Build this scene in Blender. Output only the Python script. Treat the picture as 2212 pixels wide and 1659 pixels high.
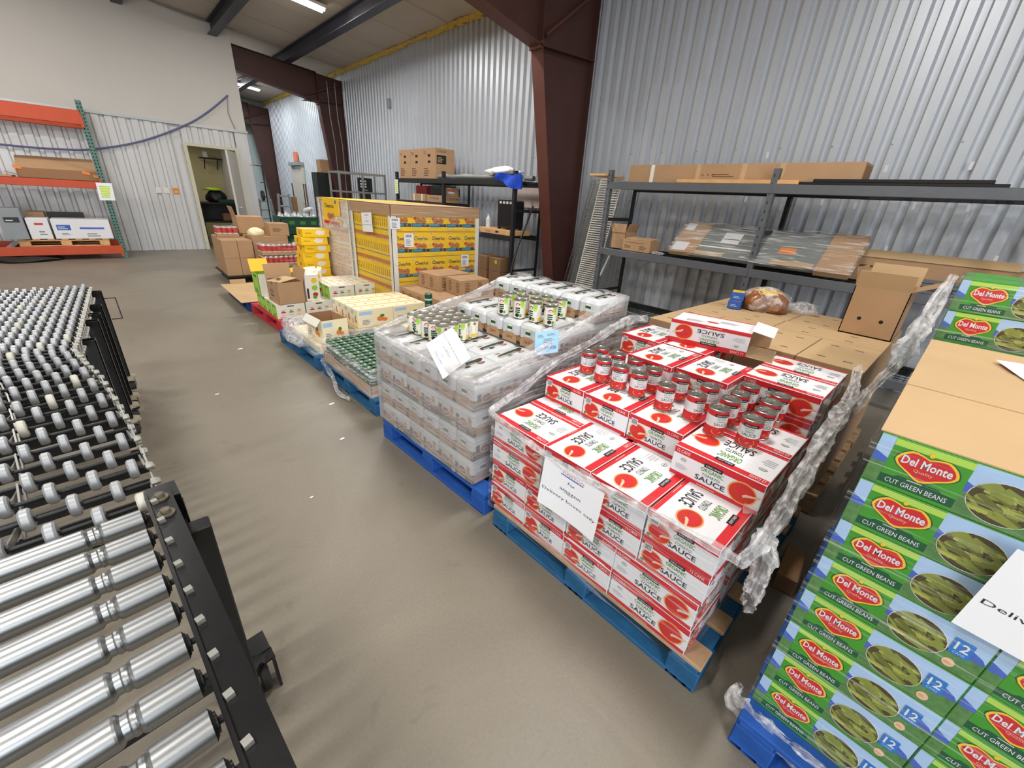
import bpy, math, random
from mathutils import Vector, Matrix
random.seed(11)
for o in list(bpy.data.objects): bpy.data.objects.remove(o)
S = bpy.context.scene
COL = S.collection
# ------------------------------------------------------------------ camera, world, exposure
cam = bpy.data.cameras.new('camera'); cob = bpy.data.objects.new('camera', cam); COL.objects.link(cob)
F_PX = 885.4
cam.sensor_fit = 'HORIZONTAL'; cam.sensor_width = 36.0; cam.lens = 36.0*F_PX/2212; cam.clip_start = 0.02; cam.clip_end = 200
RX = (0.73893641, -0.23300739, 0.63220293); RY = (-0.671106, -0.33796603, 0.65984521); RZ = (0.05991431, -0.91185883, -0.40610806)
mw = Matrix(((RX[0], -RX[1], -RX[2], 0.0), (RY[0], -RY[1], -RY[2], 0.0), (RZ[0], -RZ[1], -RZ[2], 1.5), (0, 0, 0, 1)))
cob.matrix_world = mw
S.camera = cob
S.view_settings.view_transform = 'Standard'
try: S.view_settings.look = 'None'
except Exception: pass
S.view_settings.gamma = 1.0
S.view_settings.use_curve_mapping = False
S.view_settings.exposure = 0.6
W = bpy.data.worlds.new('world'); S.world = W; W.use_nodes = True
W.node_tree.nodes['Background'].inputs[0].default_value = (0.75, 0.85, 1.0, 1)
W.node_tree.nodes['Background'].inputs[1].default_value = 1.0
def area_light(name, loc, sx, sy, power, color=(1.0, 0.97, 0.92), rot=(0, 0, 0)):
    l = bpy.data.lights.new(name, 'AREA'); l.shape = 'RECTANGLE'; l.size = sx; l.size_y = sy; l.energy = power; l.color = color
    o = bpy.data.objects.new(name, l); o.location = loc; o.rotation_euler = rot; COL.objects.link(o); return o
# ceiling slopes up from the eave of the right wall
EAVE_X, EAVE_Z, SLOPE = 5.4, 4.36, 0.085
def ceil_z(x): return EAVE_Z + SLOPE*(EAVE_X - x)
# ceiling lamps of the warehouse: (x, y) of every strip light, the light itself sits right below its tubes
LAMPS = [(3.08, 9.3), (3.0, 5.4), (2.2, 1.2), (2.2, -2.6), (-1.6, 9.6), (-1.6, 5.4), (-1.6, 1.2), (-1.6, -2.6)]
for (lx, ly) in LAMPS:
    area_light('lamp_light', (lx, ly, ceil_z(lx)-0.19), 1.2, 0.2, 66.0, rot=(0, math.atan(SLOPE), 0))
FAR_LAMPS = [(4.0, 15.2), (4.0, 17.6), (1.0, 15.5)]
for (lx, ly) in FAR_LAMPS:
    area_light('far_lamp_light', (lx, ly, ceil_z(lx)-0.19), 1.2, 0.2, 55.0, color=(0.93, 0.98, 1.0))
# added fill light, out of view, in an opening made behind the photographer
area_light('added_fill_light', (-3.2, -5.95, 2.0), 3.9, 3.9, 270.0, color=(0.86, 0.93, 1.0), rot=(math.radians(90), 0, math.radians(0)))

# ------------------------------------------------------------------ materials
MATS = {}
def mat(name, c, rough=0.6, metal=0.0, vary=0.06, scale=9.0, bump=0.0, bscale=60.0, emit=0.0, spec=0.5, coat=0.0, alpha=1.0):
    if name in MATS: return MATS[name]
    m = bpy.data.materials.new(name); m.use_nodes = True; nt = m.node_tree; b = nt.nodes['Principled BSDF']
    b.inputs['Roughness'].default_value = rough; b.inputs['Metallic'].default_value = metal
    b.inputs['Specular IOR Level'].default_value = spec; b.inputs['Coat Weight'].default_value = coat
    b.inputs['Base Color'].default_value = (*c, 1)
    tc = nt.nodes.new('ShaderNodeTexCoord')
    if vary > 0:
        n = nt.nodes.new('ShaderNodeTexNoise'); n.inputs['Scale'].default_value = scale; n.inputs['Detail'].default_value = 5
        r = nt.nodes.new('ShaderNodeMix'); r.data_type = 'RGBA'
        r.inputs[6].default_value = (*[max(0, x*(1-vary*2)) for x in c], 1); r.inputs[7].default_value = (*[min(1, x*(1+vary*2)) for x in c], 1)
        nt.links.new(tc.outputs['Object'], n.inputs['Vector']); nt.links.new(n.outputs['Fac'], r.inputs[0]); nt.links.new(r.outputs[2], b.inputs['Base Color'])
    if bump > 0:
        n2 = nt.nodes.new('ShaderNodeTexNoise'); n2.inputs['Scale'].default_value = bscale; n2.inputs['Detail'].default_value = 4
        bp = nt.nodes.new('ShaderNodeBump'); bp.inputs['Strength'].default_value = bump; bp.inputs['Distance'].default_value = 0.01
        nt.links.new(tc.outputs['Object'], n2.inputs['Vector']); nt.links.new(n2.outputs['Fac'], bp.inputs['Height']); nt.links.new(bp.outputs['Normal'], b.inputs['Normal'])
    if emit > 0:
        b.inputs['Emission Color'].default_value = (*c, 1); b.inputs['Emission Strength'].default_value = emit
    MATS[name] = m
    return m
def srgb(r, g, b):
    f = lambda v: (v/255/12.92) if v/255 <= 0.04045 else ((v/255+0.055)/1.055)**2.4
    return (f(r), f(g), f(b))
mat('white', srgb(226, 226, 230), 0.55, vary=0.02)
mat('offwhite', srgb(232, 228, 216), 0.6, vary=0.03)
mat('cream', srgb(243, 229, 190), 0.55, vary=0.03)
mat('red', srgb(205, 34, 42), 0.5, vary=0.03)
mat('darkred', srgb(120, 20, 26), 0.5, vary=0.03)
mat('soup', srgb(200, 45, 30), 0.5, vary=0.12, scale=30)
mat('rim', srgb(232, 160, 96), 0.5, vary=0.1)
mat('black', srgb(22, 22, 24), 0.5, vary=0.05)
mat('ink', srgb(45, 45, 48), 0.6, vary=0.0)
mat('inkgrey', srgb(120, 122, 124), 0.6, vary=0.0)
mat('inkpale', srgb(190, 192, 194), 0.6, vary=0.0)
mat('green', srgb(96, 150, 50), 0.5, vary=0.05)
mat('darkgreen', srgb(16, 84, 52), 0.5, vary=0.06)
mat('panelgreen', srgb(64, 150, 40), 0.4, vary=0.06, scale=3)
mat('lime', srgb(150, 205, 60), 0.5, vary=0.06)
mat('palelime', srgb(178, 214, 90), 0.5, vary=0.06)
mat('yellow', srgb(246, 200, 20), 0.5, vary=0.03)
mat('gold', srgb(240, 196, 40), 0.5, vary=0.04)
mat('orange', srgb(232, 130, 50), 0.5, vary=0.05)
mat('cerealbrown', srgb(190, 120, 64), 0.6, vary=0.12, scale=40)
mat('teal', srgb(28, 120, 150), 0.5, vary=0.04)
mat('skyblue', srgb(170, 200, 236), 0.5, vary=0.1, scale=6)
mat('mountain', srgb(70, 100, 190), 0.5, vary=0.12, scale=12)
mat('field', srgb(86, 132, 72), 0.5, vary=0.3, scale=70)
mat('badge', srgb(40, 120, 200), 0.5, vary=0.03)
mat('beanA', srgb(136, 146, 62), 0.5, vary=0.12, scale=30)
mat('beanB', srgb(168, 172, 84), 0.5, vary=0.12, scale=30)
mat('beanC', srgb(104, 108, 44), 0.5, vary=0.12, scale=30)
mat('beandark', srgb(72, 62, 30), 0.6, vary=0.15, scale=30)
mat('tan', srgb(226, 190, 156), 0.6, vary=0.04)
mat('kraft', srgb(178, 142, 106), 0.75, vary=0.06, scale=5, bump=0.05, bscale=40)
mat('kraftlight', srgb(194, 163, 122), 0.75, vary=0.05, scale=4, bump=0.04, bscale=40)
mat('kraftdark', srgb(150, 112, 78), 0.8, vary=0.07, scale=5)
mat('kraftink', srgb(110, 76, 50), 0.8, vary=0.0)
mat('hole', (0.01, 0.009, 0.008), 0.9, vary=0.0)
mat('palletblue', srgb(20, 78, 160), 0.75, vary=0.2, scale=14, bump=0.2, bscale=30)
mat('palletteal', srgb(26, 88, 132), 0.75, vary=0.25, scale=14, bump=0.2, bscale=30)
mat('palletred', srgb(180, 36, 48), 0.75, vary=0.2, scale=14, bump=0.2, bscale=30)
mat('palletwood', srgb(176, 146, 112), 0.85, vary=0.25, scale=12, bump=0.2, bscale=30)
mat('pinewood', srgb(214, 166, 112), 0.7, vary=0.15, scale=10)
mat('tinrim', srgb(190, 186, 176), 0.28, 1.0, vary=0.06)
mat('tintop', srgb(168, 164, 156), 0.32, 1.0, vary=0.06)
mat('chrome', srgb(206, 208, 210), 0.3, 1.0, vary=0.08, scale=20)
mat('roller', srgb(160, 163, 165), 0.36, 1.0, vary=0.07, scale=6)
mat('zinc', srgb(170, 172, 170), 0.5, 0.8, vary=0.15, scale=30)
mat('bolt', srgb(164, 163, 157), 0.5, 0.7, vary=0.15, scale=60)
mat('rustbolt', srgb(106, 98, 84), 0.6, 0.4, vary=0.2, scale=60)
mat('wheelwhite', srgb(186, 184, 172), 0.45, vary=0.1, scale=20)
mat('wheelgrey', srgb(160, 163, 167), 0.42, 0.35, vary=0.1, scale=20)
mat('axle', srgb(40, 42, 44), 0.4, 0.6, vary=0.15, scale=30)
mat('blackpaint', srgb(14, 15, 18), 0.32, 0.0, vary=0.4, scale=14, bump=0.03)
mat('rackgrey', srgb(104, 107, 112), 0.5, 0.3, vary=0.06)
mat('rackdark', srgb(44, 45, 48), 0.5, 0.3, vary=0.08)
mat('deckdark', srgb(34, 44, 44), 0.6, 0.2, vary=0.1)
mat('galv', srgb(172, 176, 176), 0.42, 0.75, vary=0.06, scale=30)
mat('steelbrown', srgb(70, 40, 34), 0.55, 0.0, vary=0.12, scale=3, bump=0.02)
mat('steelred', srgb(88, 48, 40), 0.5, 0.0, vary=0.12, scale=3)
mat('purlin', srgb(58, 58, 70), 0.45, 0.1, vary=0.08)
mat('conduit', srgb(150, 148, 144), 0.4, 0.6, vary=0.06)
mat('drywall', srgb(206, 202, 196), 0.85, vary=0.02, scale=1.2)
mat('ceilingvinyl', srgb(186, 176, 164), 0.8, vary=0.05, scale=2, bump=0.08, bscale=3)
mat('foam', srgb(214, 184, 92), 0.9, vary=0.2, scale=20, bump=0.5, bscale=40)
mat('doorpaint', srgb(196, 192, 184), 0.55, vary=0.03)
mat('jamb', srgb(200, 196, 176), 0.5, vary=0.03)
mat('officewall', srgb(206, 194, 150), 0.9, vary=0.03)
mat('rackorange', srgb(192, 72, 32), 0.5, 0.0, vary=0.08)
mat('rackgreen', srgb(84, 122, 112), 0.5, 0.2, vary=0.08)
mat('cablepurple', srgb(98, 98, 142), 0.5, vary=0.06)
mat('paper', srgb(240, 240, 244), 0.7, vary=0.01)
mat('paperblue', srgb(150, 196, 232), 0.7, vary=0.03)
mat('logored', srgb(210, 40, 50), 0.6, vary=0.0)
mat('logoblue', srgb(24, 96, 170), 0.6, vary=0.0)
mat('switch', srgb(226, 222, 210), 0.5, vary=0.0)
mat('crate', srgb(22, 70, 58), 0.5, vary=0.1)
mat('plasticgrey', srgb(140, 146, 150), 0.5, vary=0.06)
mat('plasticblack', srgb(18, 18, 20), 0.45, vary=0.1)
mat('screen', srgb(26, 32, 30), 0.4, vary=0.1)
mat('glasswhite', srgb(206, 209, 211), 0.2, vary=0.03)
mat('tube', (1.0, 0.98, 0.95), 0.4, vary=0.0, emit=16.0)
mat('lampbody', srgb(225, 222, 214), 0.5, vary=0.02)
mat('hiviz', srgb(190, 226, 20), 0.7, vary=0.1)
mat('exitred', srgb(220, 120, 90), 0.6, vary=0.05)
mat('bread', srgb(146, 84, 34), 0.35, vary=0.3, scale=24, coat=0.6)
mat('bluebox', srgb(46, 92, 176), 0.5, vary=0.04)
mat('bluecloth', srgb(24, 74, 200), 0.7, vary=0.1)
mat('whitecloth', srgb(226, 226, 228), 0.75, vary=0.04, bump=0.2, bscale=14)
mat('greysheet', srgb(128, 132, 130), 0.35, vary=0.1, scale=6)
mat('whiteslat', srgb(226, 222, 214), 0.5, vary=0.05)
mat('rubber', srgb(36, 34, 32), 0.7, vary=0.2)
mat('casterrim', srgb(170, 160, 140), 0.5, vary=0.15)
mat('pinkboard', srgb(206, 190, 184), 0.8, vary=0.04)
mat('almond', srgb(224, 130, 60), 0.5, vary=0.1)
mat('leaf', srgb(70, 130, 50), 0.5, vary=0.1)
mat('fig', srgb(60, 46, 34), 0.5, vary=0.1)

def film(name, haze, tint=(0.95, 0.95, 0.96), streak=(3, 60, 3), strength=0.8, lo=0.46):
    """stretch wrap: clear plastic whose wrinkles catch the light"""
    if name in MATS: return MATS[name]
    m = bpy.data.materials.new(name); m.use_nodes = True; nt = m.node_tree
    nt.nodes.remove(nt.nodes['Principled BSDF']); out = nt.nodes['Material Output']
    tr = nt.nodes.new('ShaderNodeBsdfTransparent'); gl = nt.nodes.new('ShaderNodeBsdfPrincipled')
    gl.inputs['Base Color'].default_value = (*tint, 1); gl.inputs['Roughness'].default_value = 0.22; gl.inputs['Specular IOR Level'].default_value = 0.9
    tr.inputs[0].default_value = (0.97, 0.97, 0.97, 1)
    tc = nt.nodes.new('ShaderNodeTexCoord'); mp = nt.nodes.new('ShaderNodeMapping'); mp.inputs['Scale'].default_value = streak
    n = nt.nodes.new('ShaderNodeTexNoise'); n.inputs['Scale'].default_value = 1.0; n.inputs['Detail'].default_value = 6; n.inputs['Distortion'].default_value = 0.6
    rp = nt.nodes.new('ShaderNodeMapRange'); rp.inputs[1].default_value = lo; rp.inputs[2].default_value = 0.74; rp.inputs[3].default_value = haze; rp.inputs[4].default_value = strength
    bp = nt.nodes.new('ShaderNodeBump'); bp.inputs['Strength'].default_value = 0.6; bp.inputs['Distance'].default_value = 0.01
    mx = nt.nodes.new('ShaderNodeMixShader')
    L = nt.links.new
    L(tc.outputs['Object'], mp.inputs['Vector']); L(mp.outputs['Vector'], n.inputs['Vector']); L(n.outputs['Fac'], rp.inputs['Value']); L(rp.outputs[0], mx.inputs[0])
    L(n.outputs['Fac'], bp.inputs['Height']); L(bp.outputs['Normal'], gl.inputs['Normal'])
    L(tr.outputs[0], mx.inputs[1]); L(gl.outputs[0], mx.inputs[2]); L(mx.outputs[0], out.inputs['Surface'])
    MATS[name] = m
    return m
film('film', 0.02, streak=(4, 4, 60), strength=0.42, lo=0.5)
film('filmclear', 0.015, streak=(2.5, 2.5, 120), strength=0.34, lo=0.56)
film('filmbunch', 0.16, streak=(26, 26, 26), strength=0.72)
film('filmhaze', 0.13, streak=(5, 5, 50), strength=0.5)
film('filmgrey', 0.36, tint=(0.60, 0.58, 0.58), streak=(4, 4, 70), strength=0.68)

# floor: smooth grey concrete with soft stains and scuffs
def floor_mat():
    m = bpy.data.materials.new('concrete'); m.use_nodes = True; nt = m.node_tree; b = nt.nodes['Principled BSDF']; L = nt.links.new
    tc = nt.nodes.new('ShaderNodeTexCoord')
    def noise(sc, det=6, dist=0.0, rough=0.55):
        n = nt.nodes.new('ShaderNodeTexNoise'); n.inputs['Scale'].default_value = sc; n.inputs['Detail'].default_value = det; n.inputs['Distortion'].default_value = dist; n.inputs['Roughness'].default_value = rough
        L(tc.outputs['Object'], n.inputs['Vector']); return n
    a = noise(0.9, 8, 0.8); r = nt.nodes.new('ShaderNodeValToRGB'); r.color_ramp.elements[0].position = 0.34; r.color_ramp.elements[1].position = 0.7
    r.color_ramp.elements[0].color = (*srgb(126, 118, 105), 1); r.color_ramp.elements[1].color = (*srgb(144, 136, 122), 1); L(a.outputs['Fac'], r.inputs[0])
    g = noise(90, 3); r2 = nt.nodes.new('ShaderNodeMix'); r2.data_type = 'RGBA'; r2.blend_type = 'MULTIPLY'; r2.inputs[0].default_value = 0.25
    L(r.outputs[0], r2.inputs[6]); L(g.outputs['Fac'], r2.inputs[7])
    st = noise(4.2, 6, 1.6); mr = nt.nodes.new('ShaderNodeMapRange'); mr.inputs[1].default_value = 0.62; mr.inputs[2].default_value = 0.75; mr.inputs[4].default_value = 0.45
    L(st.outputs['Fac'], mr.inputs['Value']); r3 = nt.nodes.new('ShaderNodeMix'); r3.data_type = 'RGBA'; r3.inputs[7].default_value = (*srgb(92, 84, 74), 1)
    L(mr.outputs[0], r3.inputs[0]); L(r2.outputs[2], r3.inputs[6]); L(r3.outputs[2], b.inputs['Base Color'])
    b.inputs['Roughness'].default_value = 0.42; b.inputs['Specular IOR Level'].default_value = 0.4
    bp = nt.nodes.new('ShaderNodeBump'); bp.inputs['Strength'].default_value = 0.06; bp.inputs['Distance'].default_value = 0.01; L(noise(50, 4).outputs['Fac'], bp.inputs['Height']); L(bp.outputs[0], b.inputs['Normal'])
    MATS['concrete'] = m
floor_mat()
# galvanised wall sheet: light blue grey, faint vertical streaks
def sheet_mat(name, c, metal):
    m = bpy.data.materials.new(name); m.use_nodes = True; nt = m.node_tree; b = nt.nodes['Principled BSDF']; L = nt.links.new
    tc = nt.nodes.new('ShaderNodeTexCoord'); mp = nt.nodes.new('ShaderNodeMapping'); mp.inputs['Scale'].default_value = (5, 5, 0.6); L(tc.outputs['Object'], mp.inputs[0])
    n = nt.nodes.new('ShaderNodeTexNoise'); n.inputs['Scale'].default_value = 1.4; n.inputs['Detail'].default_value = 7; L(mp.outputs[0], n.inputs['Vector'])
    r = nt.nodes.new('ShaderNodeMix'); r.data_type = 'RGBA'; r.inputs[6].default_value = (*[x*0.86 for x in c], 1); r.inputs[7].default_value = (*[min(1, x*1.1) for x in c], 1)
    L(n.outputs['Fac'], r.inputs[0]); L(r.outputs[2], b.inputs['Base Color'])
    b.inputs['Metallic'].default_value = metal; b.inputs['Roughness'].default_value = 0.38
    MATS[name] = m
sheet_mat('wallsheet', srgb(202, 207, 214), 0.3)
sheet_mat('wallsheetwhite', srgb(206, 206, 206), 0.1)
sheet_mat('wallsheetfar', srgb(190, 204, 206), 0.1)

# ------------------------------------------------------------------ text
TEXT = {}
def text_mesh(s, bold=0.0):
    if (s, bold) in TEXT: return TEXT[(s, bold)]
    cu = bpy.data.curves.new('t', 'FONT'); cu.body = s; cu.resolution_u = 2; cu.fill_mode = 'FRONT'; cu.offset = bold
    ob = bpy.data.objects.new('t', cu); COL.objects.link(ob)
    me = bpy.data.meshes.new_from_object(ob.evaluated_get(bpy.context.evaluated_depsgraph_get()))
    vs = [(v.co.x, v.co.y) for v in me.vertices]; fs = [tuple(p.vertices) for p in me.polygons]
    bpy.data.objects.remove(ob); bpy.data.curves.remove(cu); bpy.data.meshes.remove(me)
    if vs:
        x0 = min(v[0] for v in vs); x1 = max(v[0] for v in vs); y0 = min(v[1] for v in vs); y1 = max(v[1] for v in vs)
        vs = [((x-x0)/(x1-x0), (y-y0)/(y1-y0)) for x, y in vs]
    TEXT[(s, bold)] = (vs, fs)
    return vs, fs

# ------------------------------------------------------------------ flat print (2D art) that is mapped on a face or a can
class Art:
    def __init__(self): self.items = []          # (points, faces, material, layer)
    def poly(self, pts, m, layer=1): self.items.append((list(pts), [tuple(range(len(pts)))], m, layer)); return self
    def rect(self, x0, y0, x1, y1, m, layer=1, nx=1):
        for i in range(nx):
            a = x0+(x1-x0)*i/nx; b = x0+(x1-x0)*(i+1)/nx
            self.poly([(a, y0), (b, y0), (b, y1), (a, y1)], m, layer)
        return self
    def ell(self, cx, cy, rx, ry, m, layer=1, n=24, rot=0.0):
        c, s = math.cos(rot), math.sin(rot); pts = []
        for i in range(n):
            a = 2*math.pi*i/n; x, y = rx*math.cos(a), ry*math.sin(a); pts.append((cx+c*x-s*y, cy+s*x+c*y))
        return self.poly(pts, m, layer)
    def text(self, s, x0, y0, w, h, m, layer=3, bold=0.0):
        vs, fs = text_mesh(s, bold); self.items.append(([(x0+u*w, y0+v*h) for u, v in vs], fs, m, layer)); return self
    def lines(self, x0, y0, w, h, n, m, layer=3):
        for i in range(n):
            yy = y0+h*(n-1-i)/max(1, n); ww = w*(0.7+0.3*((i*37) % 10)/10); self.rect(x0, yy, x0+ww, yy+h/n*0.45, m, layer)
        return self
    def barcode(self, x0, y0, w, h, layer=3):
        self.rect(x0, y0, x0+w, y0+h, 'white', layer)
        x = x0+w*0.1; k = 0
        while x < x0+w*0.9:
            ww = w*(0.03, 0.06, 0.04, 0.08)[k % 4]; self.rect(x, y0+h*0.15, min(x+ww, x0+w*0.9), y0+h*0.9, 'ink', layer+1); x += ww+w*(0.05, 0.04, 0.06)[k % 3]; k += 1
        return self

# ------------------------------------------------------------------ mesh builder
class MB:
    def __init__(self): self.v = []; self.f = []; self.m = []; self.names = []; self.smooth = []
    def mi(self, name):
        if name not in self.names: self.names.append(name)
        return self.names.index(name)
    def add(self, vs, fs, m, smooth=False):
        o = len(self.v); self.v += [tuple(v) for v in vs]; i = self.mi(m)
        for f in fs: self.f.append(tuple(x+o for x in f)); self.m.append(i); self.smooth.append(smooth)
        return self
    def box(self, a, b, m, faces='xXyYzZ', ch=0.0):
        x0, y0, z0 = a; x1, y1, z1 = b
        if ch > 0:
            vs = []; c = ch
            P = {}
            def vid(p):
                if p not in P: P[p] = len(vs); vs.append(p)
                return P[p]
            X = (x0, x1); Y = (y0, y1); Zs = (z0, z1); fs = []
            def pt(i, j, k, ax):
                p = [X[i], Y[j], Zs[k]]
                for d, (q, s) in enumerate(((i, 1), (j, 1), (k, 1))):
                    if d != ax: p[d] += c if q == 0 else -c
                return vid(tuple(p))
            R = (0, 1)
            for i in R:
                q = [pt(i, 0, 0, 0), pt(i, 1, 0, 0), pt(i, 1, 1, 0), pt(i, 0, 1, 0)]; fs.append(q if i else q[::-1])
                q = [pt(0, i, 0, 1), pt(0, i, 1, 1), pt(1, i, 1, 1), pt(1, i, 0, 1)]; fs.append(q if i else q[::-1])
                q = [pt(0, 0, i, 2), pt(1, 0, i, 2), pt(1, 1, i, 2), pt(0, 1, i, 2)]; fs.append(q if i else q[::-1])
            for i in R:
                for j in R:
                    fs.append([pt(i, j, 0, 0), pt(i, j, 1, 0), pt(i, j, 1, 1), pt(i, j, 0, 1)])
                    fs.append([pt(i, 0, j, 0), pt(i, 1, j, 0), pt(i, 1, j, 2), pt(i, 0, j, 2)])
                    fs.append([pt(0, i, j, 1), pt(1, i, j, 1), pt(1, i, j, 2), pt(0, i, j, 2)])
                    for k in R: fs.append([pt(i, j, k, 0), pt(i, j, k, 1), pt(i, j, k, 2)])
            return self.add(vs, fs, m)
        vs = [(x0, y0, z0), (x1, y0, z0), (x1, y1, z0), (x0, y1, z0), (x0, y0, z1), (x1, y0, z1), (x1, y1, z1), (x0, y1, z1)]
        F = {'x': (0, 4, 7, 3), 'X': (1, 2, 6, 5), 'y': (0, 1, 5, 4), 'Y': (3, 7, 6, 2), 'z': (0, 3, 2, 1), 'Z': (4, 5, 6, 7)}
        return self.add(vs, [F[k] for k in faces], m)
    def obox(self, c, ax, ay, az, m):
        """oriented box: centre and three half axes"""
        c = Vector(c); ax = Vector(ax); ay = Vector(ay); az = Vector(az)
        vs = [c+sx*ax+sy*ay+sz*az for sz in (-1, 1) for sx, sy in ((-1, -1), (1, -1), (1, 1), (-1, 1))]
        return self.add(vs, [(0, 3, 2, 1), (4, 5, 6, 7), (0, 1, 5, 4), (1, 2, 6, 5), (2, 3, 7, 6), (3, 0, 4, 7)], m)
    def bar(self, p, q, w, h, m, up=(0, 0, 1)):
        p = Vector(p); q = Vector(q); d = q-p; L = d.length; d.normalize(); s = d.cross(Vector(up))
        if s.length < 1e-4: s = d.cross(Vector((1, 0, 0)))
        s.normalize(); u = s.cross(d); return self.obox((p+q)/2, d*L/2, s*w/2, u*h/2, m)
    def tube(self, pts, r, m, n=8, caps=True, smooth=True):
        pts = [Vector(p) for p in pts]; rs = r if isinstance(r, (list, tuple)) else [r]*len(pts); rings = []
        up = Vector((0, 0, 1)); vs = []
        t0 = (pts[1]-pts[0]).normalized()
        s = t0.cross(up)
        if s.length < 0.05: s = t0.cross(Vector((1, 0, 0)))
        s.normalize()
        for i, p in enumerate(pts):
            t = (pts[min(i+1, len(pts)-1)]-pts[max(i-1, 0)]).normalized()
            s = (s-t*s.dot(t)).normalized(); u = s.cross(t)
            for k in range(n):
                a = 2*math.pi*k/n; vs.append(p+(s*math.cos(a)+u*math.sin(a))*rs[i])
        fs = []
        for i in range(len(pts)-1):
            for k in range(n): fs.append((i*n+k, i*n+(k+1) % n, (i+1)*n+(k+1) % n, (i+1)*n+k))
        self.add(vs, fs, m, smooth)
        if caps:
            o = (len(pts)-1)*n
            self.add(vs[:n], [tuple(range(n))[::-1]], m); self.add(vs[o:], [tuple(range(n))], m)
        return self
    def lathe(self, prof, c, m, n=20, axis='z', mats=None, smooth=True):
        """prof: list of (r, h); mats: material per segment"""
        cx, cy, cz = c
        def P(r, h, a):
            x, y = r*math.cos(a), r*math.sin(a)
            return {'z': (cx+x, cy+y, cz+h), 'x': (cx+h, cy+x, cz+y), 'y': (cx+y, cy+h, cz+x)}[axis]
        for i in range(len(prof)-1):
            (r0, h0), (r1, h1) = prof[i], prof[i+1]; vs = []; fs = []
            for k in range(n): vs.append(P(r0, h0, 2*math.pi*k/n))
            for k in range(n): vs.append(P(r1, h1, 2*math.pi*k/n))
            for k in range(n): fs.append((k, (k+1) % n, n+(k+1) % n, n+k))
            self.add(vs, fs, mats[i] if mats else m, smooth)
        return self
    def plane_art(self, art, o, u, v, eps=0.0004):
        o = Vector(o); u = Vector(u).normalized(); v = Vector(v).normalized(); n = u.cross(v)
        for pts, fs, m, ly in art.items:
            self.add([o+u*a+v*b+n*(eps*(ly+1)) for a, b in pts], fs, m)
        return self
    def cyl_art(self, art, c, r, a0=0.0, eps=0.0003):
        """wrap art round a standing can: x of the art is metres along the circumference"""
        for pts, fs, m, ly in art.items:
            self.add([(c[0]+(r+eps*(ly+1))*math.cos(a0+x/r), c[1]+(r+eps*(ly+1))*math.sin(a0+x/r), c[2]+y) for x, y in pts], fs, m)
        return self
    def mesh(self, name):
        me = bpy.data.meshes.new(name); me.from_pydata(self.v, [], self.f)
        for n in self.names: me.materials.append(MATS[n])
        me.polygons.foreach_set('material_index', self.m); me.polygons.foreach_set('use_smooth', self.smooth); me.update()
        return me
    def build(self, name, parent=None, loc=(0, 0, 0), rz=0.0):
        return inst(name, self.mesh(name), parent, loc, rz)
def inst(name, me, parent=None, loc=(0, 0, 0), rz=0.0):
    o = bpy.data.objects.new(name, me); o.location = loc; o.rotation_euler = (0, 0, rz); COL.objects.link(o)
    if parent is not None: o.parent = parent
    return o
def tag(o, label, cat, group=None):
    o['label'] = label; o['category'] = cat
    if group: o['group'] = group
    return o
def struct(o, label=None):
    o['kind'] = 'structure'
    if label: o['label'] = label
    return o
def empty(name, loc=(0, 0, 0), rz=0.0):
    o = bpy.data.objects.new(name, None); o.empty_display_size = 0.1; o.location = loc; o.rotation_euler = (0, 0, rz); COL.objects.link(o); return o
ORD = ['first', 'second', 'third', 'fourth', 'fifth', 'sixth', 'seventh', 'eighth', 'ninth', 'tenth', 'eleventh', 'twelfth', 'thirteenth']
def rot2(p, a): return (p[0]*math.cos(a)-p[1]*math.sin(a), p[0]*math.sin(a)+p[1]*math.cos(a))
# ================================================================== THE ROOM
floor = MB().box((-8, -6, -0.2), (5.9, 27, 0.0), 'concrete').build('floor'); struct(floor, 'smooth grey concrete warehouse floor')
# saw cut joints in the slab are shallow dark grooves
# ---- ribbed sheet walls: real ribs
def ribbed(name, length, height, pitch, depth, matname, rib=0.045, side=0.022, z0=0.0):
    """sheet in the local XZ plane, the flat pans at y=0, the ribs stand back (away from the room, +Y)"""
    b = MB(); xs = [0.0]; prof = []
    n = int(length/pitch); x = 0.0
    for i in range(n):
        a = i*pitch
        prof += [(a, 0.0), (a+pitch-rib-2*side, 0.0), (a+pitch-rib-side, depth), (a+pitch-side, depth)]
    prof.append((n*pitch, 0.0))
    vs = []; fs = []
    for (px, py) in prof: vs.append((px, py, z0)); vs.append((px, py, height))
    for i in range(len(prof)-1): fs.append((2*i, 2*i+2, 2*i+3, 2*i+1))
    b.add(vs, fs, matname)
    b.add([(0, depth+0.02, z0), (length, depth+0.02, z0), (length, depth+0.02, height), (0, depth+0.02, height)], [(0, 1, 2, 3)], matname)
    return b
# right wall (long side): runs along y; local X -> world -y, local +Y -> world +x
wr = ribbed('wall_right', 27.0, EAVE_Z, 0.1524, 0.05, 'wallsheet', rib=0.045, side=0.018).build('wall_right', loc=(5.4, 21.0, 0), rz=-math.pi/2)
struct(wr, 'ribbed silver sheet metal wall along the shelving')
# screws with washers in two rows along the wall girts (parts of the wall)
sc = MB().lathe([(0.0, 0.004), (0.008, 0.003), (0.008, 0.0)], (0, 0, 0), 'zinc', n=8, axis='x').mesh('screw')
for zz in (2.18, 0.75):
    for k in range(26):
        o = inst('screw', sc, None, (5.398, -0.5+k*0.4572, zz)); o.rotation_euler = (0, math.pi, 0)
        o.parent = wr; o.matrix_parent_inverse = wr.matrix_basis.inverted()
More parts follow.
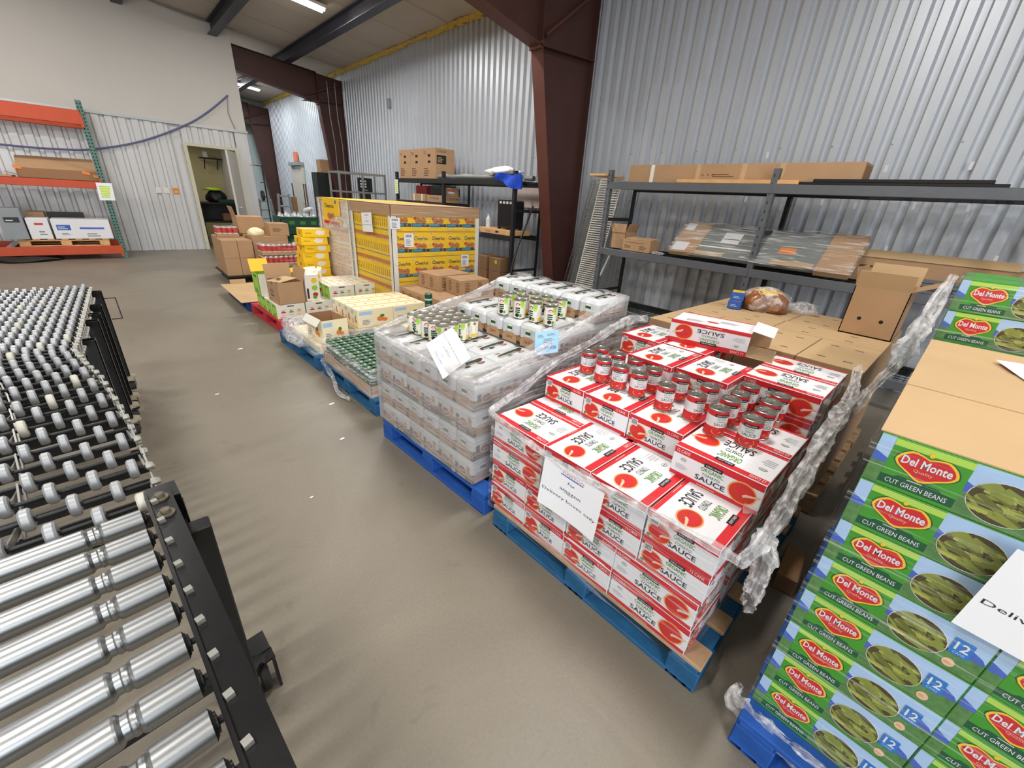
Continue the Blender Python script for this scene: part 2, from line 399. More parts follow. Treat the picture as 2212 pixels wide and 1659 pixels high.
# small white stickers on the ribs of the wall
stm = MB().box((-0.001, -0.012, -0.03), (0.0, 0.012, 0.03), 'white').mesh('sticker')
for (yy, zz) in [(2.0, 1.68), (1.62, 1.62), (1.45, 1.40), (1.26, 1.68), (0.98, 1.66), (0.62, 1.30), (0.55, 1.68), (0.2, 1.68), (-0.1, 1.3), (1.9, 2.12), (0.85, 1.98), (0.3, 2.0), (0.02, 2.08)]:
    o = inst('sticker', stm, None, (5.398, yy, zz)); o.parent = wr; o.matrix_parent_inverse = wr.matrix_basis.inverted()
# ---- partition wall at the far end (ribbed below, drywall above)
WY, WX1 = 12.66, 2.88
def wall_part(a, b, m): return MB().box(a, b, m)
DX0, DX1, DZ = 1.60, 2.62, 2.2
wl = empty('wall_left', (0, WY, 0)); struct(wl, 'far partition wall, white drywall over ribbed sheet metal')
MB().box((-8, 0.0, 2.62), (WX1, 0.10, 4.9), 'drywall').build('drywall_panel', wl)
rib_l = ribbed('x', 9.6, 2.6, 0.2, 0.03, 'wallsheetwhite', rib=0.05, side=0.02)
rib_l.build('metal_sheet', wl, loc=(-8.0, 0.0, 0.0))
ribbed('x', 1.0, 2.6, 0.2, 0.03, 'wallsheetwhite', rib=0.05, side=0.02, z0=DZ+0.06).build('metal_sheet', wl, loc=(DX0, 0.0, 0.0))
MB().box((DX1, 0.0, 0), (WX1, 0.12, 2.6), 'wallsheetwhite').build('metal_sheet', wl)
MB().box((-8, -0.03, 2.59), (WX1+0.02, 0.13, 2.635), 'galv').build('cap_strip', wl)
# door opening with frame and open leaf
d1 = empty('door_1', (0, WY, 0)); struct(d1, 'open white office door in the ribbed partition wall')
fr = MB(); fr.box((DX0-0.02, -0.04, 0), (DX0+0.05, 0.16, DZ), 'jamb').build('door_frame', d1)
MB().box((DX1-0.05, -0.04, 0), (DX1+0.02, 0.16, DZ), 'jamb').build('door_frame', d1)
MB().box((DX0-0.02, -0.04, DZ), (DX1+0.02, 0.16, DZ+0.06), 'jamb').build('door_frame', d1)
leaf = MB().box((-0.9, -0.02, 0.01), (0.0, 0.02, 2.15), 'doorpaint').build('door_leaf', d1, loc=(DX1-0.06, -0.03, 0), rz=math.radians(68))
MB().lathe([(0.0, -0.07), (0.022, -0.07), (0.026, -0.05), (0.012, -0.03), (0.012, 0.0)], (-0.83, -0.02, 1.0), 'chrome', n=12, axis='y').build('door_handle', leaf)
MB().bar((-0.83, -0.085, 1.0), (-0.72, -0.085, 1.0), 0.016, 0.02, 'chrome').build('door_lever', leaf)
# office behind the door
of = empty('wall_office', (0, WY, 0)); struct(of, 'pale yellow walls of the small office behind the door')
MB().box((0.6, 3.2, 0), (2.9, 3.3, 2.5), 'officewall').build('back_wall', of)
MB().box((0.5, 0.2, 0), (0.6, 3.3, 2.5), 'officewall').build('side_wall', of)
MB().box((2.78, 0.16, 0), (2.86, 3.3, 2.5), 'drywall').build('side_wall', of)
MB().box((0.5, 0.14, 2.5), (2.88, 3.3, 2.56), 'drywall').build('office_ceiling', of)
area_light('office_lamp_light', (1.6, WY+2.0, 2.45), 0.5, 0.5, 6.0)
# ---- remaining shell (behind and left of the photographer, and the end of the far hall)
wb = MB().box((-8.2, -6.2, 0), (-5.2, -6.0, 5.6), 'drywall').box((-1.2, -6.2, 0), (5.9, -6.0, 5.6), 'drywall').box((-5.2, -6.2, 4.0), (-1.2, -6.0, 5.6), 'drywall').build('wall_back'); struct(wb, 'plain drywall behind the photographer with an added opening for the fill light')
ws = MB().box((-8.2, -6.2, 0), (-8.0, 27, 5.6), 'drywall').build('wall_side'); struct(ws, 'plain drywall on the far left side')
we = MB().box((-8.2, 26.8, 0), (5.9, 27.0, 5.6), 'drywall').build('wall_end'); struct(we, 'pale end wall of the far hall')
wp = MB().box((-8, 20.6, 0), (5.4, 20.7, 5.4), 'wallsheetfar').build('wall_far'); struct(wp, 'pale wall closing the hall behind the partition')
# ---- ceiling of sagging vinyl faced insulation between purlins
cb = MB(); NX, NY = 56, 66
vs = []; fs = []
for i in range(NX+1):
    for j in range(NY+1):
        x = -8.0+13.45*i/NX; y = -6+33.0*j/NY
        sag = 0.035*math.sin(2*math.pi*(y/1.2))*0.4
        vs.append((x, y, ceil_z(x)+sag))
for i in range(NX):
    for j in range(NY): fs.append((i*(NY+1)+j, i*(NY+1)+j+1, (i+1)*(NY+1)+j+1, (i+1)*(NY+1)+j))
cb.add(vs, fs, 'ceilingvinyl', True)
ce = cb.build('ceiling'); struct(ce, 'grey beige insulation sheet ceiling sloping down to the right wall')
seam = MB().box((-8.0, -0.004, -0.001), (5.3, 0.004, 0.0), 'kraftdark').mesh('ceiling_seam')
for k in range(16):
    o = inst('ceiling_seam', seam, ce, (0, 0.6+k*1.2, 0)); o.rotation_euler = (0, math.atan(SLOPE), 0); o.location = (0, 0.6+k*1.2, ceil_z(0)-0.022)
# yellow foam along the eave
fb = MB(); rnd = random.Random(3)
y = -5.5
while y < 20.4:
    l = 0.10+0.16*rnd.random(); h = 0.03+0.06*rnd.random(); fb.obox((5.37, y+l/2, EAVE_Z-0.005-h*0.4), (0.03+0.02*rnd.random(), 0, 0.01), (0, l/2*1.1, 0.006), (0, 0.004, h*0.6), 'foam'); y += l
fo = fb.build('trim_foam'); struct(fo, 'yellow spray foam line along the eave of the right wall')
# ---- purlins (run along the building), each one a thing
def purlin(x, w, label):
    zt = ceil_z(x)-0.03
    e = empty('purlin', (x, 7.0, zt)); tag(e, label, 'roof beam', 'roof purlins')
    MB().box((-0.006, -12.9, -0.2), (0.006, 13.5, 0.0), 'purlin').build('web', e)
    MB().box((-w/2, -12.9, -0.212), (w/2, 13.5, -0.2), 'purlin').build('bottom_flange', e)
    MB().box((-w/2, -12.9, 0.0), (w/2, 13.5, 0.006), 'purlin').build('top_flange', e)
    MB().box((w/2-0.006, -12.9, -0.2), (w/2, 13.5, -0.17), 'purlin').build('lip', e)
purlin(4.05, 0.17, 'dark blue grey roof purlin nearest the right wall')
purlin(2.55, 0.17, 'dark roof purlin above the end of the drywall')
purlin(1.05, 0.17, 'dark roof purlin left of the drywall corner')
# ---- rigid steel frames: tapered column and rafter
def frame(y, label, conduit=False, kx=4.34, kz=3.24, bx=5.02):
    e = empty('steel_frame', (4.9, y, 0)); tag(e, label, 'steel frame', 'brown rigid steel frames')
    X = lambda x: x-4.9
    def web(poly, name):
        b = MB(); n = len(poly); t = 0.006
        b.add([(X(px), -t, pz) for px, pz in poly]+[(X(px), t, pz) for px, pz in poly], [tuple(range(n)), tuple(range(2*n-1, n-1, -1))]+[(i, n+i, n+(i+1) % n, (i+1) % n) for i in range(n)], 'steelbrown'); return b.build(name, e)
    zr = lambda x: EAVE_Z-0.23+SLOPE*(EAVE_X-x)
    lo = lambda x: kz+(kx-x)*0.17
    web([(5.36, 0.0), (5.36, zr(5.36)), (kx, zr(kx)), (kx, kz), (bx, 0.0)], 'column_web')
    web([(kx, kz), (kx, zr(kx)), (-8, zr(-8)), (-8, zr(-8)-0.6), (0.5, lo(0.5)+0.02)], 'rafter_web')
    def flange(p, q, name, m='steelred', w=0.2):
        b = MB(); d = Vector((q[0]-p[0], 0, q[1]-p[1])); d.normalize(); nrm = Vector((d.z, 0, -d.x))*0.006
        P = Vector((X(p[0]), 0, p[1])); Q = Vector((X(q[0]), 0, q[1])); b.obox((P+Q)/2, (Q-P)/2, (0, w/2, 0), nrm, m); return b.build(name, e)
    flange((bx, 0.0), (kx, kz), 'inner_flange')
    flange((kx, kz), (0.5, lo(0.5)+0.02), 'rafter_flange')
    flange((0.5, lo(0.5)+0.02), (-8, zr(-8)-0.6), 'rafter_flange')
    flange((kx, zr(kx)), (-8, zr(-8)), 'top_flange', 'steelbrown')
    flange((5.36, 0.0), (5.36, zr(5.36)), 'outer_flange', 'steelbrown', 0.16)
    for s in (-1, 1):
        MB().obox((X(4.86), s*0.05, kz+0.03), (0.5, 0, 0.03), (0, 0.045, 0), (0, 0, 0.006), 'steelbrown').build('stiffener', e)
        MB().obox((X(kx)-0.004, s*0.05, (kz+zr(kx))/2), (0.006, 0, 0), (0, 0.045, 0), (0, 0, (zr(kx)-kz)/2), 'steelbrown').build('stiffener', e)
        MB().tube([(X(4.42), s*0.06, kz+0.12), (X(5.3), s*0.06, zr(5.3)-0.12)], 0.022, 'steelred').build('diagonal_stiffener', e)
    MB().obox((X(kx)-0.01, 0, kz), (0.03, 0, 0), (0, 0.1, 0), (0, 0, 0.035), 'steelred').build('knee_plate', e)
    if conduit:
        for k, dx in enumerate((5.02, 5.22)):
            MB().tube([(X(dx), -0.09, 0.3), (X(dx)+0.01, -0.09, 2.6), (X(dx)-0.05, -0.09, 3.3), (X(dx)-0.05, -0.09, 4.05)], 0.012, 'conduit').build('conduit', e)
    return e
frame(4.48, 'brown tapered steel column and rafter between the two dark shelving racks')
frame(12.92, 'brown steel frame with two thin conduits beside the end of the drywall', True, 4.72, 3.54, 5.12)
frame(19.9, 'reddish brown steel frame far back in the hall behind the partition', False, 4.72, 3.54, 5.12)
# ---- ceiling lamps
def lamp(x, y, label, cat_group, tubes=2):
    z = ceil_z(x); e = empty('strip_light', (x, y, z-0.10)); tag(e, label, 'ceiling light', cat_group); e.rotation_euler = (0, math.atan(SLOPE), 0)
    MB().box((-0.62, -0.11, 0.0), (0.62, 0.11, 0.05), 'lampbody', ch=0.01).build('housing', e)
    for s in (-0.055, 0.055):
        MB().tube([(-0.6, s, -0.022), (0.6, s, -0.022)], 0.016, 'tube', n=10).build('tube', e)
    for s in (-0.4, 0.4): MB().tube([(s, 0, 0.05), (s, 0, 0.10)], 0.008, 'zinc').build('hanger', e)
lamp_names = ['strip light on the ceiling above the far racks', 'strip light over the yellow cereal pallet', 'strip light above the tomato sauce pallet', 'strip light behind the photographer on the right', 'strip light above the orange pallet rack', 'strip light over the far end of the conveyor', 'strip light over the roller conveyor', 'strip light behind the photographer on the left']
for (p, n) in zip(LAMPS, lamp_names): lamp(p[0], p[1], n, 'ceiling strip lights of the main hall')
for (p, n) in zip(FAR_LAMPS, ['bright strip light seen under the brown rafter', 'strip light deeper in the far hall', 'strip light of the far hall hidden by the drywall']): lamp(p[0], p[1], n, 'ceiling strip lights of the far hall')
# ================================================================== CONVEYORS
# ---- flexible skate wheel conveyor
def path(s_rows):
    """right edge of the wheel bed, from the roller section away from the camera"""
    P = [(-0.075, 1.13), (-0.09, 1.41), (-0.13, 1.79), (-0.18, 2.17), (-0.23, 2.39), (-0.262, 2.58), (-0.252, 2.78), (-0.243, 3.165), (-0.215, 4.10)]
    return P
PTS = [Vector((*p, 0)) for p in path(0)]
def along(s):
    acc = 0.0
    for a, b in zip(PTS, PTS[1:]):
        l = (b-a).length
        if s <= acc+l: return a+(b-a)*((s-acc)/l), (b-a).normalized()
        acc += l
    return PTS[-1], (PTS[-1]-PTS[-2]).normalized()
total = sum((b-a).length for a, b in zip(PTS, PTS[1:]))
rows = []; s = 0.03
while s < total:
    p, t = along(s)
    a, _ = along(max(0, s-0.15)); b, _ = along(min(total, s+0.15)); t = (b-a).normalized()
    rows.append((p, t)); f = min(1.0, max(0.0, (s-0.75)/0.7)); s += 0.092*(1-f)+0.047*f
CZ = 0.775
fc = empty('skate_wheel_conveyor', (-0.5, 2.6, 0)); tag(fc, 'long flexible skate wheel conveyor with grey wheels on black axles', 'conveyor')
OFF = Vector((0.5, -2.6, 0))
wheel_g = MB().lathe([(0.006, -0.010), (0.023, -0.010), (0.027, -0.006), (0.027, 0.006), (0.023, 0.010), (0.006, 0.010)], (0, 0, 0), 'wheelgrey', n=18, axis='x').mesh('wheel')
wheel_w = MB().lathe([(0.006, -0.010), (0.023, -0.010), (0.027, -0.006), (0.027, 0.006), (0.023, 0.010), (0.006, 0.010)], (0, 0, 0), 'wheelwhite', n=18, axis='x').mesh('wheel')
axle = MB().tube([(0, 0, 0), (-0.62, 0, 0)], 0.0055, 'axle', n=8).mesh('axle')
lowbar = MB().box((-0.62, -0.003, -0.014), (0.0, 0.003, 0.014), 'blackpaint').mesh('cross_bar')
nut = MB().lathe([(0.0, 0.016), (0.0085, 0.016), (0.0105, 0.010), (0.0105, 0.0)], (0, 0, 0), 'bolt', n=6, axis='x', smooth=False).mesh('nut')
spacer = MB().tube([(-0.004, 0, 0), (0.004, 0, 0)], 0.009, 'bolt', n=8).mesh('spacer')
cand = []; rest = MB()
for i, (p, t) in enumerate(rows):
    ang = math.atan2(t.x, t.y); n = Vector((t.y, -t.x, 0)); q = p+OFF
    inst('axle', axle, fc, (q.x, q.y, CZ), -ang)
    o = inst('nut', nut, fc, (q.x+n.x*0.002, q.y+n.y*0.002, CZ), -ang)
    for k in range(8):
        d = 0.024+(0.038 if i % 2 else 0.0)+0.076*k
        if d > 0.61: continue
        c = q-n*d; cand.append((i, k, c, ang))
cand.sort(key=lambda c: (c[0]*0.9+c[1]*4))
for j, (i, k, c, ang) in enumerate(cand):
    if j < 300:
        inst('wheel', wheel_w if (i*7+k*3) % 11 == 0 else wheel_g, fc, (c.x, c.y, CZ+0.004), -ang)
    else:
        ca, sa = math.cos(-ang), math.sin(-ang); n0 = 14; prof = [(0.006, -0.009), (0.023, -0.008), (0.023, 0.008), (0.006, 0.009)]
        for s0 in range(3):
            vs = []
            for (r, h) in prof[s0:s0+2]:
                for m in range(n0):
                    a = 2*math.pi*m/n0; y = r*math.cos(a); z = r*math.sin(a); vs.append((c.x+ca*h-sa*y, c.y+sa*h+ca*y, CZ+0.004+z))
            rest.add(vs, [(m, (m+1) % n0, n0+(m+1) % n0, n0+m) for m in range(n0)], 'wheelgrey', True)
if rest.v:
    o = rest.build('wheel_rows', fc); o['kind'] = 'stuff'
# crossing side links (scissor lattice) along the right edge and one inner line
def lattice(dist, m, name, h=0.055):
    for i in range(len(rows)-2):
        (p, t), (p2, t2) = rows[i], rows[i+2]
        n = Vector((t.y, -t.x, 0)); n2 = Vector((t2.y, -t2.x, 0))
        a = p+OFF-n*dist; b = p2+OFF-n2*dist
        e1, e2 = (CZ+0.004, CZ-h) if i % 2 == 0 else (CZ-h, CZ+0.004)
        side = n*(0.004 if i % 2 else -0.004)
        MB().bar(a+side+Vector((0, 0, e1)), b+side+Vector((0, 0, e2)), 0.004, 0.019, m).build(name, fc)
lattice(-0.004, 'zinc', 'side_link')
lattice(0.235, 'conduit', 'inner_link', 0.05)
for i, (p, t) in enumerate(rows):
    n = Vector((t.y, -t.x, 0)); q = p+OFF+n*0.006
    ang = math.atan2(t.x, t.y)
    inst('nut', nut, fc, (q.x, q.y, CZ-0.055), -ang)
    inst('cross_bar', lowbar, fc, (q.x, q.y, CZ-0.055), -ang)
# telescopic leg columns with casters
def leg(base, top, w, name='leg'):
    l = MB(); h = w/2
    for (a, b) in (((-h, -h), (h, -h+0.004)), ((-h, h-0.004), (h, h)), ((-h, -h), (-h+0.004, h)), ((h-0.004, -h), (h, h))):
        l.box((a[0], a[1], 0.13), (b[0], b[1], top), 'blackpaint')
    o = l.build(name, fc, base+OFF)
    MB().lathe([(0.0, 0.0), (0.03, 0.0), (0.034, 0.01), (0.034, 0.03), (0.03, 0.04), (0.0, 0.04)], (0.0, -0.02, 0.05), 'rubber', n=16, axis='x').build('caster_wheel', o)
    MB().lathe([(0.0, 0.022), (0.038, 0.018), (0.042, 0.0), (0.036, 0.0)], (0.02, 0.0, 0.105), 'casterrim', n=18).build('caster_swivel', o)
    MB().tube([(0, 0, 0.13), (0, 0, 0.10)], 0.015, 'casterrim').build('caster_stem', o)
    MB().bar((0.045, -0.02, 0.11), (0.045, -0.02, 0.045), 0.03, 0.003, 'rubber', up=(1, 0, 0)).build('caster_fork', o)
    return o
for (x, y, tp) in ((-0.185, 4.02, 0.76), (-0.19, 3.62, 0.75), (-0.205, 3.22, 0.75), (-0.22, 2.86, 0.74), (-0.20, 3.45, 0.735)):
    leg(Vector((x, y, 0)), tp, 0.055)
for (x, y, tp) in ((-0.83, 4.02, 0.76), (-0.85, 3.22, 0.75)):
    leg(Vector((x, y, 0)), tp, 0.055)
leg(Vector((-0.055, 1.17, 0)), 0.735, 0.055)
# push handle loop at the far end and thin brace cables between the legs
MB().tube([Vector(v)+OFF for v in ((-0.17, 4.06, 0.70), (-0.10, 4.06, 0.70), (-0.095, 3.93, 0.58), (-0.15, 3.93, 0.58))], 0.004, 'axle').build('handle', fc)
for (a, b) in (((-0.215, 3.9, 0.70), (-0.21, 3.4, 0.40)), ((-0.22, 3.5, 0.70), (-0.225, 3.0, 0.42)), ((-0.23, 3.1, 0.72), (-0.23, 2.75, 0.45))):
    MB().tube([Vector(a)+OFF, Vector(b)+OFF], 0.004, 'zinc').build('brace', fc)
# ---- roller section (gravity rollers in a black rail)
rc = empty('roller_conveyor', (-0.3, 0.6, 0)); tag(rc, 'gravity roller conveyor with steel tubes in a scuffed black rail', 'conveyor')
ang = math.atan(0.0755); dirv = Vector((-math.sin(ang), math.cos(ang), 0)); nv = Vector((math.cos(ang), math.sin(ang), 0))
P0 = Vector((-0.060, 0.75, 0))              # a point on the inner top edge of the rail
RO = Vector((0.3, -0.6, 0))
def W2(along_, across, z): return P0+dirv*along_+nv*across+Vector((0, 0, z))+RO
rl = MB()
rl.obox(W2(-0.15, 0.022, 0.797), dirv*0.56, nv*0.024, (0, 0, 0.003), 'blackpaint')          # top flange
rl.obox(W2(-0.15, -0.002, 0.755), dirv*0.56, nv*0.0025, (0, 0, 0.045), 'blackpaint')         # web
rl.obox(W2(-0.15, 0.022, 0.712), dirv*0.56, nv*0.024, (0, 0, 0.003), 'blackpaint')
rl.obox(W2(-0.15, 0.0, 0.803), dirv*0.56, nv*0.0022, (0, 0, 0.004), 'blackpaint')
rl.build('side_rail', rc)
ll = MB(); ll.obox(W2(-0.15, -0.62, 0.755), dirv*0.56, nv*0.0025, (0, 0, 0.045), 'blackpaint'); ll.obox(W2(-0.15, -0.64, 0.797), dirv*0.56, nv*0.024, (0, 0, 0.003), 'blackpaint'); ll.build('side_rail', rc)
R0 = 0.0245
prof = [(0.0, 0.0), (0.018, 0.0), (0.0205, 0.002), (R0, 0.004), (R0, 0.070), (R0-0.0015, 0.0735), (R0-0.0045, 0.0765), (R0-0.0035, 0.0795), (R0-0.0035, 0.083), (R0-0.0055, 0.0855), (R0-0.006, 0.0935), (R0-0.0025, 0.0965), (R0-0.0005, 0.099), (R0, 0.102), (R0, 0.59), (0.018, 0.594), (0.0, 0.594)]
rme = MB().lathe(prof, (0, 0, 0), 'roller', n=32, axis='x').mesh('roller')
hub = MB().lathe([(0.0, -0.012), (0.006, -0.012), (0.006, -0.004), (0.016, -0.003), (0.016, 0.001)], (0, 0, 0), 'blackpaint', n=12, axis='x').mesh('hub')
endn = MB().obox((0, 0, 0), (0.006, 0.001, 0), (-0.001, 0.006, 0), (0, 0, 0.005), 'bolt').mesh('axle_nut')
for k in range(12):
    al = 0.355-k*0.083
    c = W2(al, -0.014, 0.772)
    o = inst('roller', rme, rc, c, ang+math.pi)
    inst('hub', hub, o, (0, 0, 0))
    inst('axle_nut', endn, rc, W2(al+0.004, 0.010, 0.8045), ang)
for al in (0.372, 0.30):
    MB().lathe([(0.0, 0.014), (0.009, 0.014), (0.0095, 0.008), (0.0095, 0.004), (0.017, 0.004), (0.017, 0.0)], W2(al, 0.022, 0.80), 'rustbolt', n=12, smooth=False).build('bolt', rc)
MB().obox(W2(0.405, 0.03, 0.756), dirv*0.035, nv*0.03, (0, 0, 0.04), 'blackpaint').build('end_bracket', rc)
# stand of the roller section: square legs, cross bar, caster with brake pedal
for across in (0.062, -0.66):
    l = MB(); c = W2(0.265, across, 0.0); l.box((c.x-0.028, c.y-0.022, 0.13), (c.x+0.028, c.y+0.022, 0.765), 'blackpaint', ch=0.003); lo = l.build('leg', rc)
    MB().lathe([(0.0, -0.018), (0.045, -0.018), (0.05, -0.012), (0.05, 0.012), (0.045, 0.018), (0.0, 0.018)], (c.x, c.y-0.02, 0.051), 'rubber', n=20, axis='x').build('caster_wheel', lo)
    MB().bar((c.x-0.028, c.y-0.02, 0.13), (c.x-0.028, c.y-0.02, 0.04), 0.04, 0.004, 'blackpaint', up=(1, 0, 0)).bar((c.x+0.028, c.y-0.02, 0.13), (c.x+0.028, c.y-0.02, 0.04), 0.04, 0.004, 'blackpaint', up=(1, 0, 0)).build('caster_fork', lo)
bk = Vector((0.028, 1.115, 0.0))+RO
MB().obox((bk.x, bk.y+0.035, 0.135), (0.032, 0.004, 0), (-0.003, 0.02, 0.022), (0, -0.003, 0.003), 'blackpaint').obox((bk.x+0.002, bk.y, 0.105), (0.036, 0.004, 0), (-0.002, 0.02, 0.004), (0, -0.001, 0.004), 'blackpaint').obox((bk.x+0.034, bk.y-0.015, 0.055), (0.004, 0, 0), (0, 0.03, 0), (0, 0.008, 0.05), 'blackpaint').obox((bk.x-0.03, bk.y-0.015, 0.055), (0.004, 0, 0), (0, 0.03, 0), (0, 0.008, 0.05), 'blackpaint').build('brake_pedal', rc)
MB().lathe([(0.0, -0.014), (0.036, -0.014), (0.04, -0.008), (0.04, 0.008), (0.036, 0.014), (0.0, 0.014)], (bk.x, bk.y-0.02, 0.041), 'rubber', n=18, axis='x').build('brake_wheel', rc)
MB().bar((W2(0.265, 0.062, 0.25)), (W2(0.265, -0.66, 0.25)), 0.03, 0.03, 'blackpaint').build('cross_bar', rc)
MB().bar(W2(0.265, 0.062, 0.16), (bk.x, bk.y, 0.11), 0.03, 0.03, 'blackpaint').build('caster_arm', rc)
# ================================================================== PALLETS
def pallet(x0, y0, x1, y1, matname, label, rz=0.0, h=0.13, along='y', deckmat=None):
    """block pallet, aisle edge at x0; parts: deck boards, stringer boards, blocks, bottom boards"""
    cx, cy = (x0+x1)/2, (y0+y1)/2; L, Wd = x1-x0, y1-y0; dm = deckmat or matname
    e = empty('pallet', (cx, cy, 0), rz); tag(e, label, 'pallet', 'pallets on the floor')
    n = 7; bw = 0.092
    db = MB().box((-bw/2, -Wd/2, 0), (bw/2, Wd/2, 0.018), dm, ch=0.003).mesh('deck_board')
    for i in range(n): inst('deck_board', db, e, (-L/2+bw/2+(L-bw)*i/(n-1), 0, h-0.018))
    st = MB().box((-L/2, -0.048, 0), (L/2, 0.048, 0.02), matname, ch=0.003).mesh('stringer_board')
    bl = MB().box((-0.07, -0.055, 0), (0.07, 0.055, h-0.038-0.018), matname, ch=0.004).mesh('block')
    bb = MB().box((-L/2, -0.05, 0), (L/2, 0.05, 0.018), matname, ch=0.003).mesh('bottom_board')
    be = MB().box((-0.05, -Wd/2, 0), (0.05, Wd/2, 0.018), matname, ch=0.003).mesh('bottom_board')
    for yy in (-Wd/2+0.055, 0, Wd/2-0.055):
        inst('stringer_board', st, e, (0, yy, h-0.038)); inst('bottom_board', bb, e, (0, yy, 0.0))
        for xx in (-L/2+0.07, 0, L/2-0.07): inst('block', bl, e, (xx, yy, 0.018))
    for xx in (-L/2+0.05, L/2-0.05): inst('bottom_board', be, e, (xx, 0, 0.0005))
    return e

# ------------------------------------------------------------------ tomato sauce cartons and cans
TL, TD, TH = 0.308, 0.232, 0.119
def pan(a, cx, cy, r, tilt=0.9, layer=2):
    a.ell(cx, cy, r, r*tilt, 'rim', layer); a.ell(cx, cy, r*0.9, r*tilt*0.88, 'soup', layer+1)
    a.ell(cx+r*0.1, cy+r*0.12, r*0.55, r*0.4, 'red', layer+2, 16)
    a.poly([(cx+r*0.05, cy-r*0.15), (cx+r*0.25, cy+r*0.05), (cx+r*1.2, cy+r*0.28), (cx+r*1.2, cy+r*0.18), (cx+r*0.3, cy-r*0.18), (cx+r*0.15, cy-r*0.3)], 'tan', layer+3)
def sauce_art(w, h, band=0.17, end=False, big=False):
    a = Art(); a.rect(0, 0, w, h, 'white', 0)
    bt = h*(0.22 if not big else 0.13); bb = h*(0.13 if not big else 0.07)
    a.rect(0, h-bt, w, h, 'red', 1); a.rect(0, 0, w, bb, 'red', 1)
    u = min(h, 0.16)
    cx = w*(0.56 if end else 0.47); tw = w*(0.40 if end else 0.34)
    hh = h-bt-bb
    a.rect(cx-tw*0.30, h-bt-u*0.055, cx+tw*0.30, h-bt+u*0.075, 'black', 3); a.text('KIRKLAND', cx-tw*0.24, h-bt-u*0.02, tw*0.48, u*0.055, 'white', 4)
    a.text('ORGANIC', cx-tw*0.38, bb+hh*0.66, tw*0.76, hh*0.21, 'green', 3, 0.012)
    a.text('TOMATO', cx-tw*0.30, bb+hh*0.44, tw*0.60, hh*0.14, 'darkgreen', 3)
    a.text('SAUCE', cx-tw*0.5, bb+hh*0.12, tw, hh*0.26, 'ink', 3, 0.012)
    if end:
        pan(a, w*0.205, h*0.42, min(w*0.175, h*0.37)); a.barcode(w*0.045, h*0.62, w*0.13, h*0.26, 6)
        a.text('12 CANS', w*0.74, h-bt*0.72, w*0.2, bt*0.45, 'white', 3); a.ell(w*0.06, h*0.2, u*0.06, u*0.06, 'leaf', 3, 10)
    else:
        pan(a, w*0.81, h*0.46, min(w*0.155, h*0.40)); a.text('12 CANS', w*0.03, h-bt*0.76, w*0.16, bt*0.52, 'white', 3)
        a.ell(w*0.13, h*0.62, u*0.09, u*0.06, 'inkgrey', 3, 14); a.ell(w*0.13, h*0.62, u*0.075, u*0.045, 'white', 4, 14); a.rect(w*0.13-u*0.06, h*0.62-u*0.012, w*0.13+u*0.06, h*0.62+u*0.012, 'leaf', 5)
        a.lines(w*0.05, h*0.27, w*0.16, hh*0.28, 4, 'inkpale')
        a.lines(w*0.34, bb*0.3, w*0.3, bb*0.35, 1, 'tan')
    return a
def sauce_box():
    b = MB(); x, y = TL/2, TD/2
    b.box((-x, -y, 0), (x, y, TH), 'white', ch=0.0015)
    long_ = sauce_art(TL-0.004, TH-0.004); end = sauce_art(TD-0.004, TH-0.004, end=True); top = sauce_art(TL-0.004, TD-0.004, big=True)
    b.plane_art(long_, (-x+0.002, -y, 0.002), (1, 0, 0), (0, 0, 1)); b.plane_art(long_, (x-0.002, y, 0.002), (-1, 0, 0), (0, 0, 1))
    b.plane_art(end, (-x, y-0.002, 0.002), (0, -1, 0), (0, 0, 1)); b.plane_art(end, (x, -y+0.002, 0.002), (0, 1, 0), (0, 0, 1))
    b.plane_art(top, (x-0.002, y-0.002, TH), (-1, 0, 0), (0, -1, 0))
    return b.mesh('sauce_carton')
SB = sauce_box()
TROT = math.radians(0.3)
TO = (1.086, 1.232)                       # aisle side far corner of the stack
def tw(dx, dy):                            # local: dx into the row (+x), dy along the aisle towards the camera (-y)
    r = rot2((dx, -dy), TROT); return (TO[0]+r[0], TO[1]+r[1])
pallet(1.085, 0.165, 2.315, 1.21, 'palletteal', 'blue pallet carrying the tomato sauce cartons', TROT+math.radians(0.8), deckmat='palletwood')
LAYER = ['bottom', 'second', 'third', 'fourth']
def sauce(dx, dy, lay, longfront, label, group='tomato sauce cartons on the blue pallet'):
    """dx, dy: near left corner of the footprint in local coordinates"""
    sx, sy = (TD, TL) if longfront else (TL, TD)
    c = tw(dx+sx/2, dy+sy/2); z = 0.131+lay*(TH+0.001)
    o = inst('sauce_carton', SB, None, (c[0]+random.uniform(-0.003, 0.003), c[1]+random.uniform(-0.003, 0.003), z), TROT+(-math.pi/2 if longfront else 0)+random.uniform(-0.006, 0.006))
    return tag(o, label, 'carton', group)
WHERE = ['at the far left corner', 'second from the far left', 'third from the far left', 'at the corner nearest the camera']
